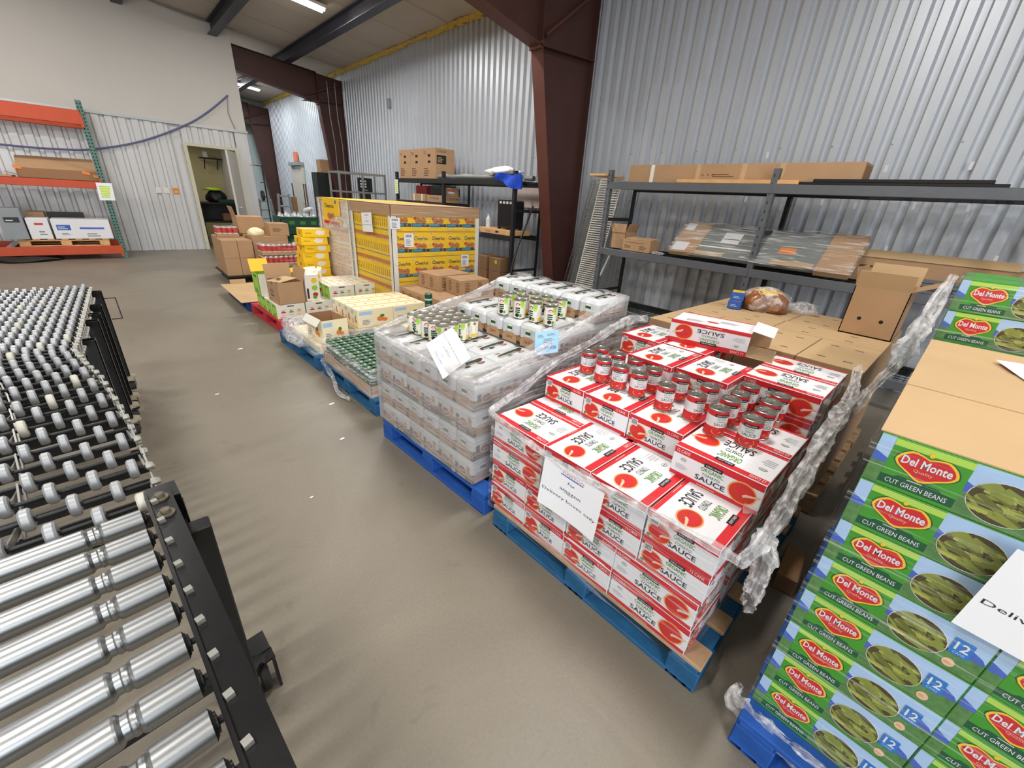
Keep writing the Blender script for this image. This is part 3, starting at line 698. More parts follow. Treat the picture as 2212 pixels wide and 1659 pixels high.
for lay in range(4):
    offs = [0.0, 0.235, 0.47, 0.705] if lay < 2 else [0.0, 0.312, 0.548, 0.784]
    for k, dy in enumerate(offs):
        lf = (k == 3) if lay < 2 else (k == 0)
        sauce(0.0, dy, lay, lf, f'tomato sauce carton on the aisle face, {LAYER[lay]} layer, {WHERE[k]}')
    if lay == 3:
        sauce(0.235, 0.0, lay, True, 'tomato sauce carton wedged flat behind the far left carton of the fourth layer')
    for r, dx in enumerate((0.313, 0.626, 0.939)):
        for k, dy in enumerate((0.0, 0.26, 0.52, 0.784)):
            nm = f'tomato sauce carton on the gap side, {LAYER[lay]} layer, {ORD[r+1]} row from the aisle' if k == 3 else f'tomato sauce carton inside the stack, {LAYER[lay]} layer, {ORD[r+1]} row, {ORD[k]} from far end'
            if lay == 3 and r == 0 and k == 0: sauce(dx+0.16, dy, lay, False, nm)
            else: sauce(dx+(0.0 if not (lay == 3 and r >= 1 and k == 0) else 0.16), dy, lay, False, nm)
# upper tiers
for k, dy in enumerate((0.0, 0.24, 0.48)):
    sauce(0.325, dy, 4, False, f'tomato sauce carton under the loose cans, {ORD[k]} from the far end')
sauce(0.245, 0.72, 4, True, 'tomato sauce carton standing forward under the nearest loose cans')
sauce(0.485, 0.72, 4, True, 'tomato sauce carton half hidden behind the nearest loose cans')
for k, dy in enumerate((0.0, 0.24, 0.48)): sauce(0.64, dy, 4, False, f'tomato sauce carton in the back half of the fifth layer, {ORD[k]} from the far end')
for k, dy in enumerate((0.0, 0.24, 0.48)): sauce(0.955, dy, 4, False, f'tomato sauce carton in the last row of the fifth layer, {ORD[k]} from the far end')
sauce(0.86, 0.70, 4, True, 'lower tomato sauce carton with big red bowl at the back near corner')
sauce(1.10, 0.70, 4, True, 'tomato sauce carton behind the lower carton of the back near corner')
sauce(0.86, 0.70, 5, True, 'upper tomato sauce carton at the back near corner, text side up')
sauce(1.10, 0.70, 5, True, 'tomato sauce carton next to the kraft boxes at the back near corner')
sauce(0.955, 0.0, 5, False, 'tomato sauce carton on top at the far back corner')
sauce(0.66, 0.235, 5, False, 'tomato sauce carton on the sixth layer behind the first group of cans')
sauce(0.68, 0.475, 5, False, 'tomato sauce carton on the sixth layer behind the middle cans')
sauce(0.985, 0.24, 5, False, 'tomato sauce carton under the emptied carton, far side')
# emptied carton lying upside down, flap open
def empty_sauce():
    e = empty('emptied_sauce_carton', (*tw(1.20, 0.40), 0.131+6*(TH+0.001)+0.001), math.radians(82)); tag(e, 'emptied tomato sauce carton lying upside down with open white flap', 'carton')
    b = MB(); x, y, z = 0.195, 0.12, TH
    t = 0.002
    b.box((-x, -y, 0), (x, -y+t, z), 'white').box((-x, y-t, 0), (x, y, z), 'white').box((-x, -y, 0), (-x+t, y, z), 'white').box((-x, -y, z-t), (x, y, z), 'white').box((-x, -y, 0), (x, y, t), 'kraftlight')
    art = sauce_art(2*x, z)
    b.plane_art(art, (x, -y, z), (-1, 0, 0), (0, 0, -1)); b.plane_art(art, (-x, y, z), (1, 0, 0), (0, 0, -1))
    a2 = Art(); a2.lines(0.06, 0.05, 0.10, 0.05, 4, 'inkpale', 1); a2.lines(0.22, 0.12, 0.10, 0.05, 4, 'inkpale', 1); a2.ell(0.19, 0.10, 0.03, 0.016, 'soup', 1); a2.rect(0, 0, 2*x, 0.012, 'red', 1); a2.rect(0, 2*y-0.012, 2*x, 2*y, 'red', 1)
    b.plane_art(a2, (-x, -y, z), (1, 0, 0), (0, 1, 0))
    b.build('carton_body', e)
    MB().obox((x+0.045, 0.0, z+0.01), (0.05, 0, -0.008), (0, y, 0), (0.0002, 0, 0.001), 'white').build('flap', e)
    MB().obox((x+0.03, y+0.01, 0.055), (0.05, 0.02, 0), (0, 0, 0.05), (0.0004, -0.001, 0), 'kraft').build('flap', e)
    MB().obox((x+0.05, 0, 0.002), (0.07, 0, -0.003), (0, y, 0), (0, 0, 0.001), 'kraftlight').build('flap', e)
    e.rotation_euler = (0, 0, math.radians(-78))
empty_sauce()
# cans
CR, CH = 0.0375, 0.111
def can_profile(): return [(0.0, 0.004), (CR-0.006, 0.003), (CR-0.003, 0.0), (CR, 0.0), (CR+0.0008, 0.002), (CR, 0.005), (CR-0.0005, 0.009)]
def sauce_can():
    b = MB(); R = CR-0.0006
    b.lathe([(0.0, 0.003), (R-0.004, 0.003), (R-0.001, 0.0), (R+0.0012, 0.001), (R+0.0012, 0.004), (R, 0.005)], (0, 0, 0), 'tinrim', n=28)
    b.lathe([(R, 0.005), (R, 0.042), (R, 0.084), (R, CH-0.006)], (0, 0, 0), 'red', n=28, mats=['red', 'white', 'red'])
    b.lathe([(R, CH-0.006), (R+0.0014, CH-0.004), (R+0.0014, CH-0.001), (R-0.0005, CH), (R-0.0022, CH-0.0005), (R-0.0032, CH-0.0045), (R-0.008, CH-0.0048), (R-0.0085, CH-0.0038), (R-0.013, CH-0.0042), (0.0, CH-0.0046)], (0, 0, 0), 'tinrim', n=28, mats=['tinrim']*5+['tintop']*4)
    b.obox((0.010, 0.0, CH-0.002), (0.012, 0, 0.0), (0, 0.006, 0), (0, 0, 0.0006), 'tinrim')     # ring pull
    a = Art(); w = 2*math.pi*R
    for i in range(2):
        o = i*w/2; cx = o+w*0.2
        a.rect(cx-0.026, 0.084, cx+0.026, 0.096, 'black', 1, 6); a.text('KIRKLAND', cx-0.02, 0.0875, 0.04, 0.005, 'white', 2)
        a.text('ORGANIC', cx-0.018, 0.073, 0.036, 0.008, 'green', 1); a.text('TOMATO', cx-0.015, 0.0625, 0.030, 0.007, 'darkgreen', 1); a.text('SAUCE', cx-0.024, 0.048, 0.048, 0.012, 'ink', 1)
        a.ell(cx, 0.024, 0.028, 0.014, 'rim', 1); a.ell(cx, 0.025, 0.025, 0.011, 'soup', 2); a.poly([(cx-0.004, 0.02), (cx+0.004, 0.026), (cx+0.024, 0.012), (cx+0.021, 0.009)], 'tan', 3)
        a.lines(o+w*0.40, 0.05, 0.02, 0.028, 6, 'inkpale', 1)
    b.cyl_art(a, (0, 0, 0), R)
    return b.mesh('sauce_can')
SC = sauce_can()
zc_ = 0.131+5*(TH+0.001)+0.001
CANS = [(1.616, 1.143), (1.72, 1.145), (1.59, 1.033), (1.722, 1.042), (1.584, 0.934), (1.723, 0.946), (1.586, 0.836), (1.686, 0.824), (1.561, 0.692), (1.707, 0.703), (1.713, 0.576), (1.576, 0.57), (1.53, 0.461), (1.649, 0.466), (1.742, 0.465), (1.868, 0.469), (1.549, 0.348), (1.657, 0.342), (1.763, 0.355), (1.871, 0.353)]
rows_n = ['farthest pair', 'second pair', 'third pair', 'fourth pair', 'fifth pair', 'sixth pair']
k = 0
for i, (x, y) in enumerate(CANS):
    if i < 12:
        q = 'on the aisle side' if x < 1.65 else 'on the wall side'; lab = f'loose tomato sauce can {q}, {rows_n[i//2]} from the far end'
    else:
        r = (i-12)//4; q = ['on the aisle side', 'second from the aisle', 'third from the aisle', 'closest to the wall'][(i-12) % 4]; lab = f'loose tomato sauce can {q}, {["last row but one", "row nearest the camera"][r]}'
    o = inst('sauce_can', SC, None, (x, y, zc_), math.radians(150)+random.uniform(-0.5, 0.35)); tag(o, lab, 'can', 'loose tomato sauce cans')

# ------------------------------------------------------------------ paper notices
def notice(name, w, h, loc, ex, ey, label, lines, bend=0.0, matname='paper', drawlogo=True, nb=10):
    """sheet of paper spanned by ex (reading direction) and ey (up), curved a little"""
    ex = Vector(ex).normalized(); ey = Vector(ey).normalized(); n = ex.cross(ey)
    def P(u, v, l=0): 
        t = u/w-0.5; s = v/h-0.5
        return Vector(loc)+ex*(u-w/2)+ey*(v-h/2)+n*(bend*(0.25-t*t)*(1-0.8*s)+0.0005*l)
    b = MB(); vs = []; fs = []
    for i in range(nb+1):
        for j in range(nb+1): vs.append(P(w*i/nb, h*j/nb))
    for i in range(nb):
        for j in range(nb): fs.append((i*(nb+1)+j, (i+1)*(nb+1)+j, (i+1)*(nb+1)+j+1, i*(nb+1)+j+1))
    b.add(vs, fs, matname, True)
    a = Art(); lines(a, w, h)
    for pts, fs, m, ly in a.items: b.add([P(x, y, ly) for x, y in pts], fs, m)
    o = b.build(name); tag(o, label, 'paper notice')
    return o
def costco(a, w, h, skip=()):
    a.text('COSTCO', w*0.33, h*0.865, w*0.36, h*0.045, 'logored', 1); a.rect(w*0.30, h*0.835, w*0.68, h*0.855, 'logoblue', 1); a.rect(w*0.30, h*0.85, w*0.45, h*0.853, 'white', 2)
    a.text('WHOLESALE', w*0.44, h*0.839, w*0.22, h*0.012, 'white', 2)
    a.text('For', w*0.44, h*0.70, w*0.12, h*0.055, 'ink', 1)
    a.text('amazon', w*0.32, h*0.535, w*0.36, h*0.042, 'ink', 1); a.poly([(w*0.40, h*0.527), (w*0.48, h*0.512), (w*0.56, h*0.522), (w*0.57, h*0.532), (w*0.50, h*0.520), (w*0.41, h*0.532)], 'ink', 1)
    a.text('Delivery boxes only', w*0.04, h*0.33, w*0.92, h*0.075, 'ink', 1)
notice('notice', 0.279, 0.216, (1.044, 0.74, 0.485), (0.04, -1, -0.05), (0.10, 0.0, 1), 'white delivery boxes only notice taped on the tomato sauce stack', costco, bend=-0.03)
# ================================================================== GREEN BEAN PALLETS
GL, GD, GH = 0.312, 0.236, 0.119
def bicone(cx, cy, w, h, k=1.0):
    pts = []
    for i in range(40):
        t = 2*math.pi*i/40; x = math.cos(t); y = math.sin(t)
        yy = y*(0.66+0.42*min(1, abs(x)*1.7)) if y > 0 else 0.66*y-0.40*math.exp(-(x/0.42)**2)*min(1, -y*1.6)
        xx = x*(1.0 if y > -0.1 else 0.97)
        pts.append((cx+xx*w*k, cy+yy*h*k))
    return pts
def beans_art(w, h):
    rn = random.Random(5); a = Art()
    a.rect(0, h*0.45, w, h, 'skyblue', 0); a.rect(0, 0, w, h*0.46, 'field', 0)
    for x0 in (0.0, w*0.46, w*0.92):
        a.poly([(x0, h*0.45), (min(w, x0+w*0.12), h*0.45), (min(w, x0+w*0.12), h*0.50), (min(w, x0+w*0.06), h*0.58), (x0, h*0.66)], 'mountain', 1)
    a.poly([(w*0.08, 0.0), (w*0.47, 0.0), (w*0.47, h), (w*0.08, h)], 'panelgreen', 2)
    a.rect(w*0.08, h*0.86, w*0.47, h*0.99, 'palelime', 3)
    a.poly([(w*0.08, h*0.06), (w*0.47, h*0.06), (w*0.47, h*0.24), (w*0.40, h*0.25), (w*0.38, h*0.30), (w*0.17, h*0.30), (w*0.15, h*0.25), (w*0.08, h*0.24)], 'darkgreen', 3)
    a.text('CUT GREEN BEANS', w*0.115, h*0.105, w*0.32, h*0.095, 'white', 4)
    a.lines(w*0.22, h*0.26, w*0.11, h*0.05, 1, 'inkpale', 5)
    cx, cy = w*0.275, h*0.60
    a.poly(bicone(cx, cy, w*0.168, h*0.30), 'darkgreen', 4); a.poly(bicone(cx, cy, w*0.160, h*0.285), 'gold', 5); a.poly(bicone(cx, cy, w*0.145, h*0.245), 'red', 6)
    a.ell(cx, cy+h*0.27, w*0.014, h*0.045, 'gold', 7, 8)
    a.text('Del Monte', cx-w*0.128, cy-h*0.03, w*0.256, h*0.165, 'white', 8, 0.022); a.text('Quality', cx-w*0.05, cy-h*0.145, w*0.10, h*0.075, 'tan', 8)
    ex, ey, rx, ry = w*0.655, h*0.44, w*0.158, h*0.38
    a.ell(ex, ey, rx*1.03, ry*1.03, 'offwhite', 3); a.ell(ex, ey, rx, ry, 'beandark', 4)
    for i in range(44):
        t = rn.uniform(0, 6.28); q = rn.random()**0.5*0.84; x = ex+rx*q*math.cos(t); y = ey+ry*q*math.sin(t); an = rn.gauss(-0.25, 0.35); l = w*rn.uniform(0.035, 0.075); r = h*rn.uniform(0.030, 0.046)
        c, s = math.cos(an), math.sin(an); pts = []
        for (u, v) in ((-l, -r*0.6), (-l*0.9, -r), (l*0.9, -r), (l, -r*0.5), (l, r*0.5), (l*0.9, r), (-l*0.9, r), (-l, r*0.6)):
            px, py = x+c*u-s*v, y+s*u+c*v
            dd = math.hypot((px-ex)/rx, (py-ey)/ry)
            if dd > 1.02: px = ex+(px-ex)/dd; py = ey+(py-ey)/dd
            pts.append((px, py))
        a.poly(pts, rn.choice(['beanA', 'beanB', 'beanA', 'beanC']), 5+i*0.05)
    a.rect(w*0.825, h*0.40, w*0.925, h*0.78, 'badge', 8); a.text('12', w*0.84, h*0.52, w*0.07, h*0.20, 'white', 9, 0.02); a.text('CANS', w*0.845, h*0.43, w*0.06, h*0.06, 'skyblue', 9)
    a.ell(w*0.86, h*0.17, w*0.032, h*0.10, 'tan', 4); a.lines(w*0.84, h*0.14, w*0.04, h*0.07, 2, 'almond', 5)
    return a
def beans_end(w, h):
    a = Art(); a.rect(0, h*0.45, w, h, 'skyblue', 0); a.rect(0, 0, w, h*0.46, 'field', 0); a.rect(w*0.2, 0, w*0.8, h, 'panelgreen', 1)
    a.poly(bicone(w*0.5, h*0.6, w*0.24, h*0.28), 'gold', 2); a.poly(bicone(w*0.5, h*0.6, w*0.215, h*0.24), 'red', 3); a.text('Del Monte', w*0.32, h*0.56, w*0.36, h*0.15, 'white', 4); a.rect(w*0.2, h*0.06, w*0.8, h*0.24, 'darkgreen', 2); a.text('CUT GREEN BEANS', w*0.24, h*0.11, w*0.52, h*0.08, 'white', 3)
    return a
def beans_box():
    b = MB(); x, y = GL/2, GD/2; b.box((-x, -y, 0), (x, y, GH), 'panelgreen', ch=0.0015)
    A = beans_art(GL-0.003, GH-0.003); E_ = beans_end(GD-0.003, GH-0.003)
    b.plane_art(A, (-x+0.0015, -y, 0.0015), (1, 0, 0), (0, 0, 1), 0.0002); b.plane_art(A, (x-0.0015, y, 0.0015), (-1, 0, 0), (0, 0, 1), 0.0002)
    b.plane_art(E_, (-x, y-0.0015, 0.0015), (0, -1, 0), (0, 0, 1), 0.0003); b.plane_art(E_, (x, -y+0.0015, 0.0015), (0, 1, 0), (0, 0, 1), 0.0003)
    t = Art(); t.rect(0, 0, GL-0.003, GD-0.003, 'field', 0); t.rect(0.025, 0, 0.146, GD-0.003, 'panelgreen', 1); b.plane_art(t, (-x+0.0015, -y+0.0015, GH), (1, 0, 0), (0, 1, 0))
    return b.mesh('bean_carton')
GB = beans_box()
LAY8 = ['bottom', 'second', 'third', 'fourth', 'fifth', 'sixth', 'seventh', 'eighth', 'ninth', 'tenth']
pallet(1.06, -1.02, 2.30, 0.03, 'palletblue', 'blue pallet under the cut green beans cartons', math.radians(1.0))
GX = 1.135
def gbox(x, y, lay, rz, label, group): 
    o = inst('bean_carton', GB, None, (x+random.uniform(-0.003, 0.003), y, 0.132+lay*(GH+0.001)), rz+random.uniform(-0.004, 0.004)); tag(o, label, 'carton', group)
for lay in range(8):
    for c in range(3):
        col = ['at the left corner', 'in the middle column', 'in the far right column'][c]
        gbox(GX+GD/2, 0.012-GL/2-c*(GL+0.002), lay, -math.pi/2, f'cut green beans carton {col} of the front stack, {LAY8[lay]} layer', 'green bean cartons on the front pallet')
    for r in range(1, 5):
        gbox(GX+GD/2+r*(GD+0.002), 0.012-GL/2, lay, -math.pi/2, f'cut green beans carton on the gap side, {ORD[r]} behind the corner, {LAY8[lay]} layer', 'green bean cartons on the front pallet')
zt = 0.132+8*(GH+0.001)
sh = MB()
for (xa, xb, dz) in ((1.14, 1.56, 0.0), (1.56, 1.97, 0.003), (1.97, 2.33, 0.0)):
    sh.box((xa, -0.94, zt+dz), (xb+0.01, 0.016, zt+dz+0.003), 'kraftlight')
tag(sh.build('slip_sheet'), 'tan cardboard slip sheet lying on the green beans cartons', 'cardboard sheet')
pallet(2.36, -1.02, 3.58, 0.03, 'palletblue', 'blue pallet of the taller green beans stack beside the shelving', 0.0)
for lay in range(10):
    for c in range(2):
        gbox(2.375+GD/2, 0.012-GL/2-c*(GL+0.002), lay, -math.pi/2, f'cut green beans carton of the rear taller stack, {LAY8[lay]} layer, {["left", "right"][c]} column', 'green bean cartons on the rear pallet')
    gbox(2.375+GD/2+GD+0.002, 0.012-GL/2, lay, -math.pi/2, f'cut green beans carton behind the rear stack corner, {LAY8[lay]} layer', 'green bean cartons on the rear pallet')
def deliv(a, w, h): costco(a, w, h)
notice('notice', 0.279, 0.216, (1.108, -0.365, 0.85), (0.0, -1, -0.06), (0.0, -0.06, 1), 'white delivery notice taped over the green beans cartons', deliv, bend=-0.012)
notice('paper_sheet', 0.216, 0.279, (2.02, -0.30, zt+0.012), (0.3, -1, 0), (1, 0.3, 0.02), 'blank white sheet of paper on the slip sheet', lambda a, w, h: None, bend=0.01)

# ================================================================== KRAFT PRODUCE BOXES BEHIND THE TOMATO SAUCE
def kraft_box(w, d, h, slots=True, m='kraftlight', side='kraft', ink=None):
    b = MB(); x, y = w/2, d/2
    b.box((-x, -y, 0), (x, y, h), side, ch=0.002); b.add([(-x+0.002, -y+0.002, h+0.0003), (x-0.002, -y+0.002, h+0.0003), (x-0.002, y-0.002, h+0.0003), (-x+0.002, y-0.002, h+0.0003)], [(0, 1, 2, 3)], m)
    if slots:
        for sx in (-0.28, 0.28):
            for sy in (-0.2, 0.2):
                b.box((sx*w-0.005, sy*d-0.02, h-0.004), (sx*w+0.005, sy*d+0.02, h+0.0008), 'hole')
    if ink: ink(b, x, y, h)
    return b
pallet(2.50, 0.15, 3.72, 1.36, 'palletwood', 'wooden pallet under the plain kraft produce boxes')
def kb(x0, y0, x1, y1, z0, z1, label, slots=True):
    o = kraft_box(x1-x0-0.004, y1-y0-0.004, z1-z0-0.002, slots).build('produce_box', None, ((x0+x1)/2, (y0+y1)/2, z0)); return tag(o, label, 'cardboard box', 'kraft produce boxes with slots')
zl = [0.131, 0.371, 0.611, 0.851]
front = [(0.18, 0.475), (0.475, 0.77), (0.77, 1.065), (1.065, 1.34)]
FN = ['nearest the camera', 'second from the near end', 'third from the near end', 'at the far end']
for l in range(3):
    for k, (a, b) in enumerate(front): kb(2.51, a, 3.06, b, zl[l], zl[l+1], f'kraft box beside the sauce cartons, {["bottom", "middle", "top"][l]} layer, {FN[k]}')
    kb(3.06, 0.18, 3.36, 0.76, zl[l], zl[l+1], f'long kraft box in the middle row, {["bottom", "middle", "top"][l]} layer, near end')
    kb(3.06, 0.76, 3.36, 1.34, zl[l], zl[l+1], f'long kraft box in the middle row, {["bottom", "middle", "top"][l]} layer, far end')
    for k, (a, b) in enumerate([(0.18, 0.455), (0.455, 0.75), (0.75, 1.06), (1.06, 1.34)]): kb(3.36, a, 3.86, b, zl[l], zl[l+1], f'kraft box beside the shelving, {["bottom", "middle", "top"][l]} layer, {FN[k]}')
# tall opened box standing on the stack
tb = empty('open_box', (3.56, 0.325, 0.852)); tag(tb, 'tall open kraft box with two round hand holes standing on the produce boxes', 'cardboard box')
t = 0.005; x, y, h = 0.19, 0.135, 0.30
b = MB().box((-x, -y, 0), (-x+t, y, h), 'kraft').box((x-t, -y, 0), (x, y, h), 'kraft').box((-x, -y, 0), (x, -y+t, h), 'kraft').box((-x, y-t, 0), (x, y, h), 'kraft').box((-x, -y, 0), (x, y, t), 'kraft')
for s in (-0.055, 0.055):
    vs = [(-x-0.0008, s+0.011*math.cos(2*math.pi*i/14), 0.105+0.011*math.sin(2*math.pi*i/14)) for i in range(14)]; b.add(vs, [tuple(range(13, -1, -1))], 'hole')
b.build('box_body', tb)
MB().obox((-x-0.012, 0, h+0.045), (0.014, 0, -0.048), (0, y, 0), (0.002, 0, 0.0006), 'kraftlight').build('flap', tb)
MB().obox((x+0.005, 0, h+0.06), (0.006, 0, 0.06), (0, y, 0), (0.0025, 0, 0), 'kraftlight').build('flap', tb)
MB().obox((0, -y-0.06, h+0.03), (x*0.95, 0, 0), (0, 0.062, -0.03), (0, 0.001, 0.002), 'kraft').build('flap', tb)
MB().obox((0, y+0.01, h+0.05), (x*0.95, 0, 0), (0, 0.01, 0.052), (0, 0.0022, 0), 'kraft').build('flap', tb)
# bread bag, blue boxes
def blob(name, c, rx, ry, rz_, m, seed=1, amp=0.18, n=20, mm=14):
    rn = random.Random(seed); b = MB(); vs = []; fs = []
    ph = [rn.uniform(0, 6.28) for _ in range(6)]
    for i in range(mm+1):
        th = math.pi*i/mm
        for j in range(n):
            a = 2*math.pi*j/n; k = 1+amp*0.5*(math.sin(3*a+ph[0]+2*th)+math.sin(5*a+ph[1]-3*th)+0.6*math.sin(9*a+7*th+ph[2]))/2
            z = math.cos(th); z = max(z, -0.55)
            vs.append((c[0]+rx*k*math.sin(th)*math.cos(a), c[1]+ry*k*math.sin(th)*math.sin(a), c[2]+rz_*(z+0.55)/1.55*(1+amp*0.3*math.sin(4*a+ph[3]))))
    for i in range(mm):
        for j in range(n): fs.append((i*n+j, i*n+(j+1) % n, (i+1)*n+(j+1) % n, (i+1)*n+j))
    b.add(vs, fs, m, True); return b
br = empty('bread_bag', (3.62, 1.0, 0.852), 0.4); br.scale = (1.15, 1.25, 1.25); tag(br, 'clear bag of brown bread rolls with a yellow label on the kraft boxes', 'bread')
[blob('x', (dx, dy, 0), 0.085, 0.07, 0.105, 'bread', 4+i, 0.22).build('bread_roll', br) for i, (dx, dy) in enumerate(((-0.07, -0.05), (0.07, -0.05), (-0.06, 0.06), (0.075, 0.06)))]
blob('x', (0.0, -0.01, 0.09), 0.10, 0.07, 0.024, 'gold', 8, 0.5).build('yellow_label', br)
blob('x', (0, 0, 0.0), 0.175, 0.145, 0.125, 'filmbunch', 4, 0.3).build('clear_bag', br)
blob('x', (0.02, -0.20, 0.0), 0.07, 0.085, 0.06, 'filmbunch', 6, 0.6).build('bag_neck', br)
def blue_small(x, y, z, rz, label):
    b = MB().box((-0.06, -0.045, 0), (0.06, 0.045, 0.062), 'bluebox', ch=0.002); a = Art(); a.rect(0.004, 0.004, 0.116, 0.086, 'gold', 0); a.text('12', 0.03, 0.03, 0.05, 0.03, 'almond', 1); b.plane_art(a, (-0.06, -0.045, 0.062), (1, 0, 0), (0, 1, 0)); s = Art(); s.text('BOX', 0.02, 0.02, 0.04, 0.02, 'skyblue', 0); b2 = Art(); b2.lines(0.02, 0.02, 0.05, 0.02, 2, 'skyblue', 0); b.plane_art(b2, (-0.06, 0.045, 0), (0, -1, 0), (0, 0, 1))
    tag(b.build('small_box', None, (x, y, z), rz), label, 'box', 'small blue and yellow boxes')
blue_small(3.42, 1.14, 0.852, 0.2, 'lower blue and yellow small box beside the bread bag')
blue_small(3.425, 1.14, 0.9155, 0.3, 'upper blue and yellow small box stacked beside the bread bag')

# ================================================================== CANNED BEAN PACKS (white shrink packs)
PL, PW, PH = 0.304, 0.150, 0.142
def pack_mesh():
    b = MB(); x, y = PL/2, PW/2; h0 = 0.052
    b.box((-x, -y, 0), (x, y, h0), 'kraftdark', 'xXyYz')
    # shrink wrapped upper body with rounded shoulders
    lv = [(0.0, h0), (0.0, PH-0.03), (0.008, PH-0.012), (0.024, PH-0.002), (0.05, PH)]
    rings = []
    for ins, z in lv:
        pts = []; r = 0.02
        for (sx, sy) in ((1, 1), (-1, 1), (-1, -1), (1, -1)):
            for k in range(3):
                a = {(1, 1): 0, (-1, 1): 90, (-1, -1): 180, (1, -1): 270}[(sx, sy)]+k*45; a = math.radians(a)
                pts.append((sx*(x-ins-r)+r*math.cos(a), sy*(y-min(ins, 0.05)-r)+r*math.sin(a), z))
        rings.append(pts)
    n = 12
    for i in range(len(rings)-1): b.add(rings[i]+rings[i+1], [(k, (k+1) % n, n+(k+1) % n, n+k) for k in range(n)], 'glasswhite', True)
    b.add(rings[-1], [tuple(range(n))], 'glasswhite')
    # top print
    a = Art(); a.poly([(0.012, 0.010), (0.20, 0.034), (0.235, 0.060), (0.225, 0.074), (0.05, 0.052), (0.012, 0.038)], 'fig', 0); a.poly([(0.03, 0.018), (0.16, 0.035), (0.17, 0.041), (0.03, 0.026)], 'inkpale', 1); a.poly([(0.05, 0.040), (0.20, 0.058), (0.21, 0.066), (0.06, 0.049)], 'darkgreen', 1)
    a.ell(0.185, 0.016, 0.026, 0.013, 'darkred', 1, 14); a.text('S&W', 0.168, 0.010, 0.034, 0.012, 'white', 2); a.ell(0.085, 0.008, 0.022, 0.008, 'black', 1, 12); a.ell(0.04, 0.066, 0.02, 0.008, 'kraftdark', 1, 12); a.lines(0.10, 0.066, 0.08, 0.012, 2, 'inkpale', 2)
    b.plane_art(a, (-x+0.032, -y+0.034, PH), (1, 0, 0), (0, 1, 0))
    # ends: brown arch tray, round window in the shrink film
    for s in (-1, 1):
        a = Art(); w = PW; a.rect(0.0, 0.0, w, 0.02, 'black', 0); a.poly([(w*0.10, 0.0), (w*0.9, 0.0), (w*0.9, 0.035), (w*0.75, 0.06), (w*0.25, 0.06), (w*0.10, 0.035)], 'kraft', 1)
        a.ell(w*0.5, 0.088, 0.03, 0.026, 'inkpale', 1, 16); a.ell(w*0.5, 0.088, 0.026, 0.022, 'offwhite', 2, 16); a.text('S&W', w*0.32, 0.022, w*0.36, 0.018, 'darkred', 2); a.rect(w*0.36, 0.078, w*0.64, 0.096, 'darkgreen', 3)
        if s < 0: b.plane_art(a, (-x-0.0005, y, 0), (0, -1, 0), (0, 0, 1))
        else: b.plane_art(a, (x+0.0005, -y, 0), (0, 1, 0), (0, 0, 1))
        a = Art(); w = PL; a.rect(0, 0, w, 0.030, 'fig', 0); a.rect(0, 0.030, w, 0.036, 'kraft', 0)
        for k in range(2):
            cx = w*(0.26+0.48*k); a.ell(cx, 0.055, 0.034, 0.026, 'tan', 1, 18); a.ell(cx, 0.056, 0.028, 0.020, 'darkred', 2, 18); a.text('S&W', cx-0.02, 0.048, 0.04, 0.016, 'white', 3); a.rect(cx+0.036, 0.038, cx+0.062, 0.10, 'kraft', 1); a.rect(cx-0.06, 0.04, cx-0.036, 0.085, 'fig', 1)
        a.text('Organic', w*0.08, 0.008, w*0.2, 0.014, 'green', 1); a.barcode(w*0.44, 0.004, 0.03, 0.022, 1); a.text('BEANS', w*0.62, 0.008, w*0.2, 0.014, 'offwhite', 1)
        if s < 0: b.plane_art(a, (-x, -y-0.0005, 0), (1, 0, 0), (0, 0, 1))
        else: b.plane_art(a, (x, y+0.0005, 0), (-1, 0, 0), (0, 0, 1))
    return b.mesh('can_pack')
PK = pack_mesh()
CROT = math.radians(2.6); CO = (1.04, 2.295)
def cw(dx, dy): r = rot2((dx, -dy), CROT); return (CO[0]+r[0], CO[1]+r[1])
pallet(1.055, 1.30, 2.275, 2.325, 'palletblue', 'bright blue pallet under the white shrink packs of beans', CROT)
PKG = 'white shrink packs of canned beans'
def pack(dx, dy, z, label, end=False):
    c = cw(dx+(PW/2 if end else PL/2), dy+(PL/2 if end else PW/2))
    o = inst('bean_can_pack', PK, None, (c[0]+random.uniform(-0.003, 0.003), c[1]+random.uniform(-0.003, 0.003), z), CROT+(math.pi/2 if end else 0)+random.uniform(-0.015, 0.015)); tag(o, label, 'can pack', PKG)
CW_ = ['far end', 'second from the far end', 'third from the far end', 'third from the near end', 'second from the near end', 'near end']
for l in range(4):
    z = 0.131+l*(PH+0.002)
    if l % 2 == 0:       # alternate layers are turned, so the long printed sides face the aisle
        for k in range(3): pack(0.0, 0.0+k*0.307, z, f'bean can pack, {LAY8[l]} layer, long side to the aisle, {ORD[k]} from far end', True)
        for k in range(6): pack(0.155, k*0.1535, z, f'bean can pack behind the aisle row, {LAY8[l]} layer, {CW_[k]}')
        dxs = (0.461, 0.767)
    else:
        for k in range(6): pack(0.0, k*0.1535, z, f'bean can pack, {LAY8[l]} layer, short end to aisle, {CW_[k]}')
        dxs = (0.307, 0.614, 0.92)
    for r, dx in enumerate(dxs):
        for k in (range(6) if l == 3 else (0, 5)): pack(dx, k*0.1535, z, f'bean can pack, {LAY8[l]} layer, {ORD[r+2]} row inwards, {CW_[k]}')
z5 = 0.131+4*(PH+0.002)
for r, dx in enumerate((0.60, 0.91)):
    for k in range(6): pack(dx, k*0.1535, z5, f'bean can pack, fifth layer, {["front", "back"][r]} row, {CW_[k]}')
for k in range(6): pack(0.955, k*0.1535, z5+PH+0.002, f'bean can pack on the topmost row, {CW_[k]}')
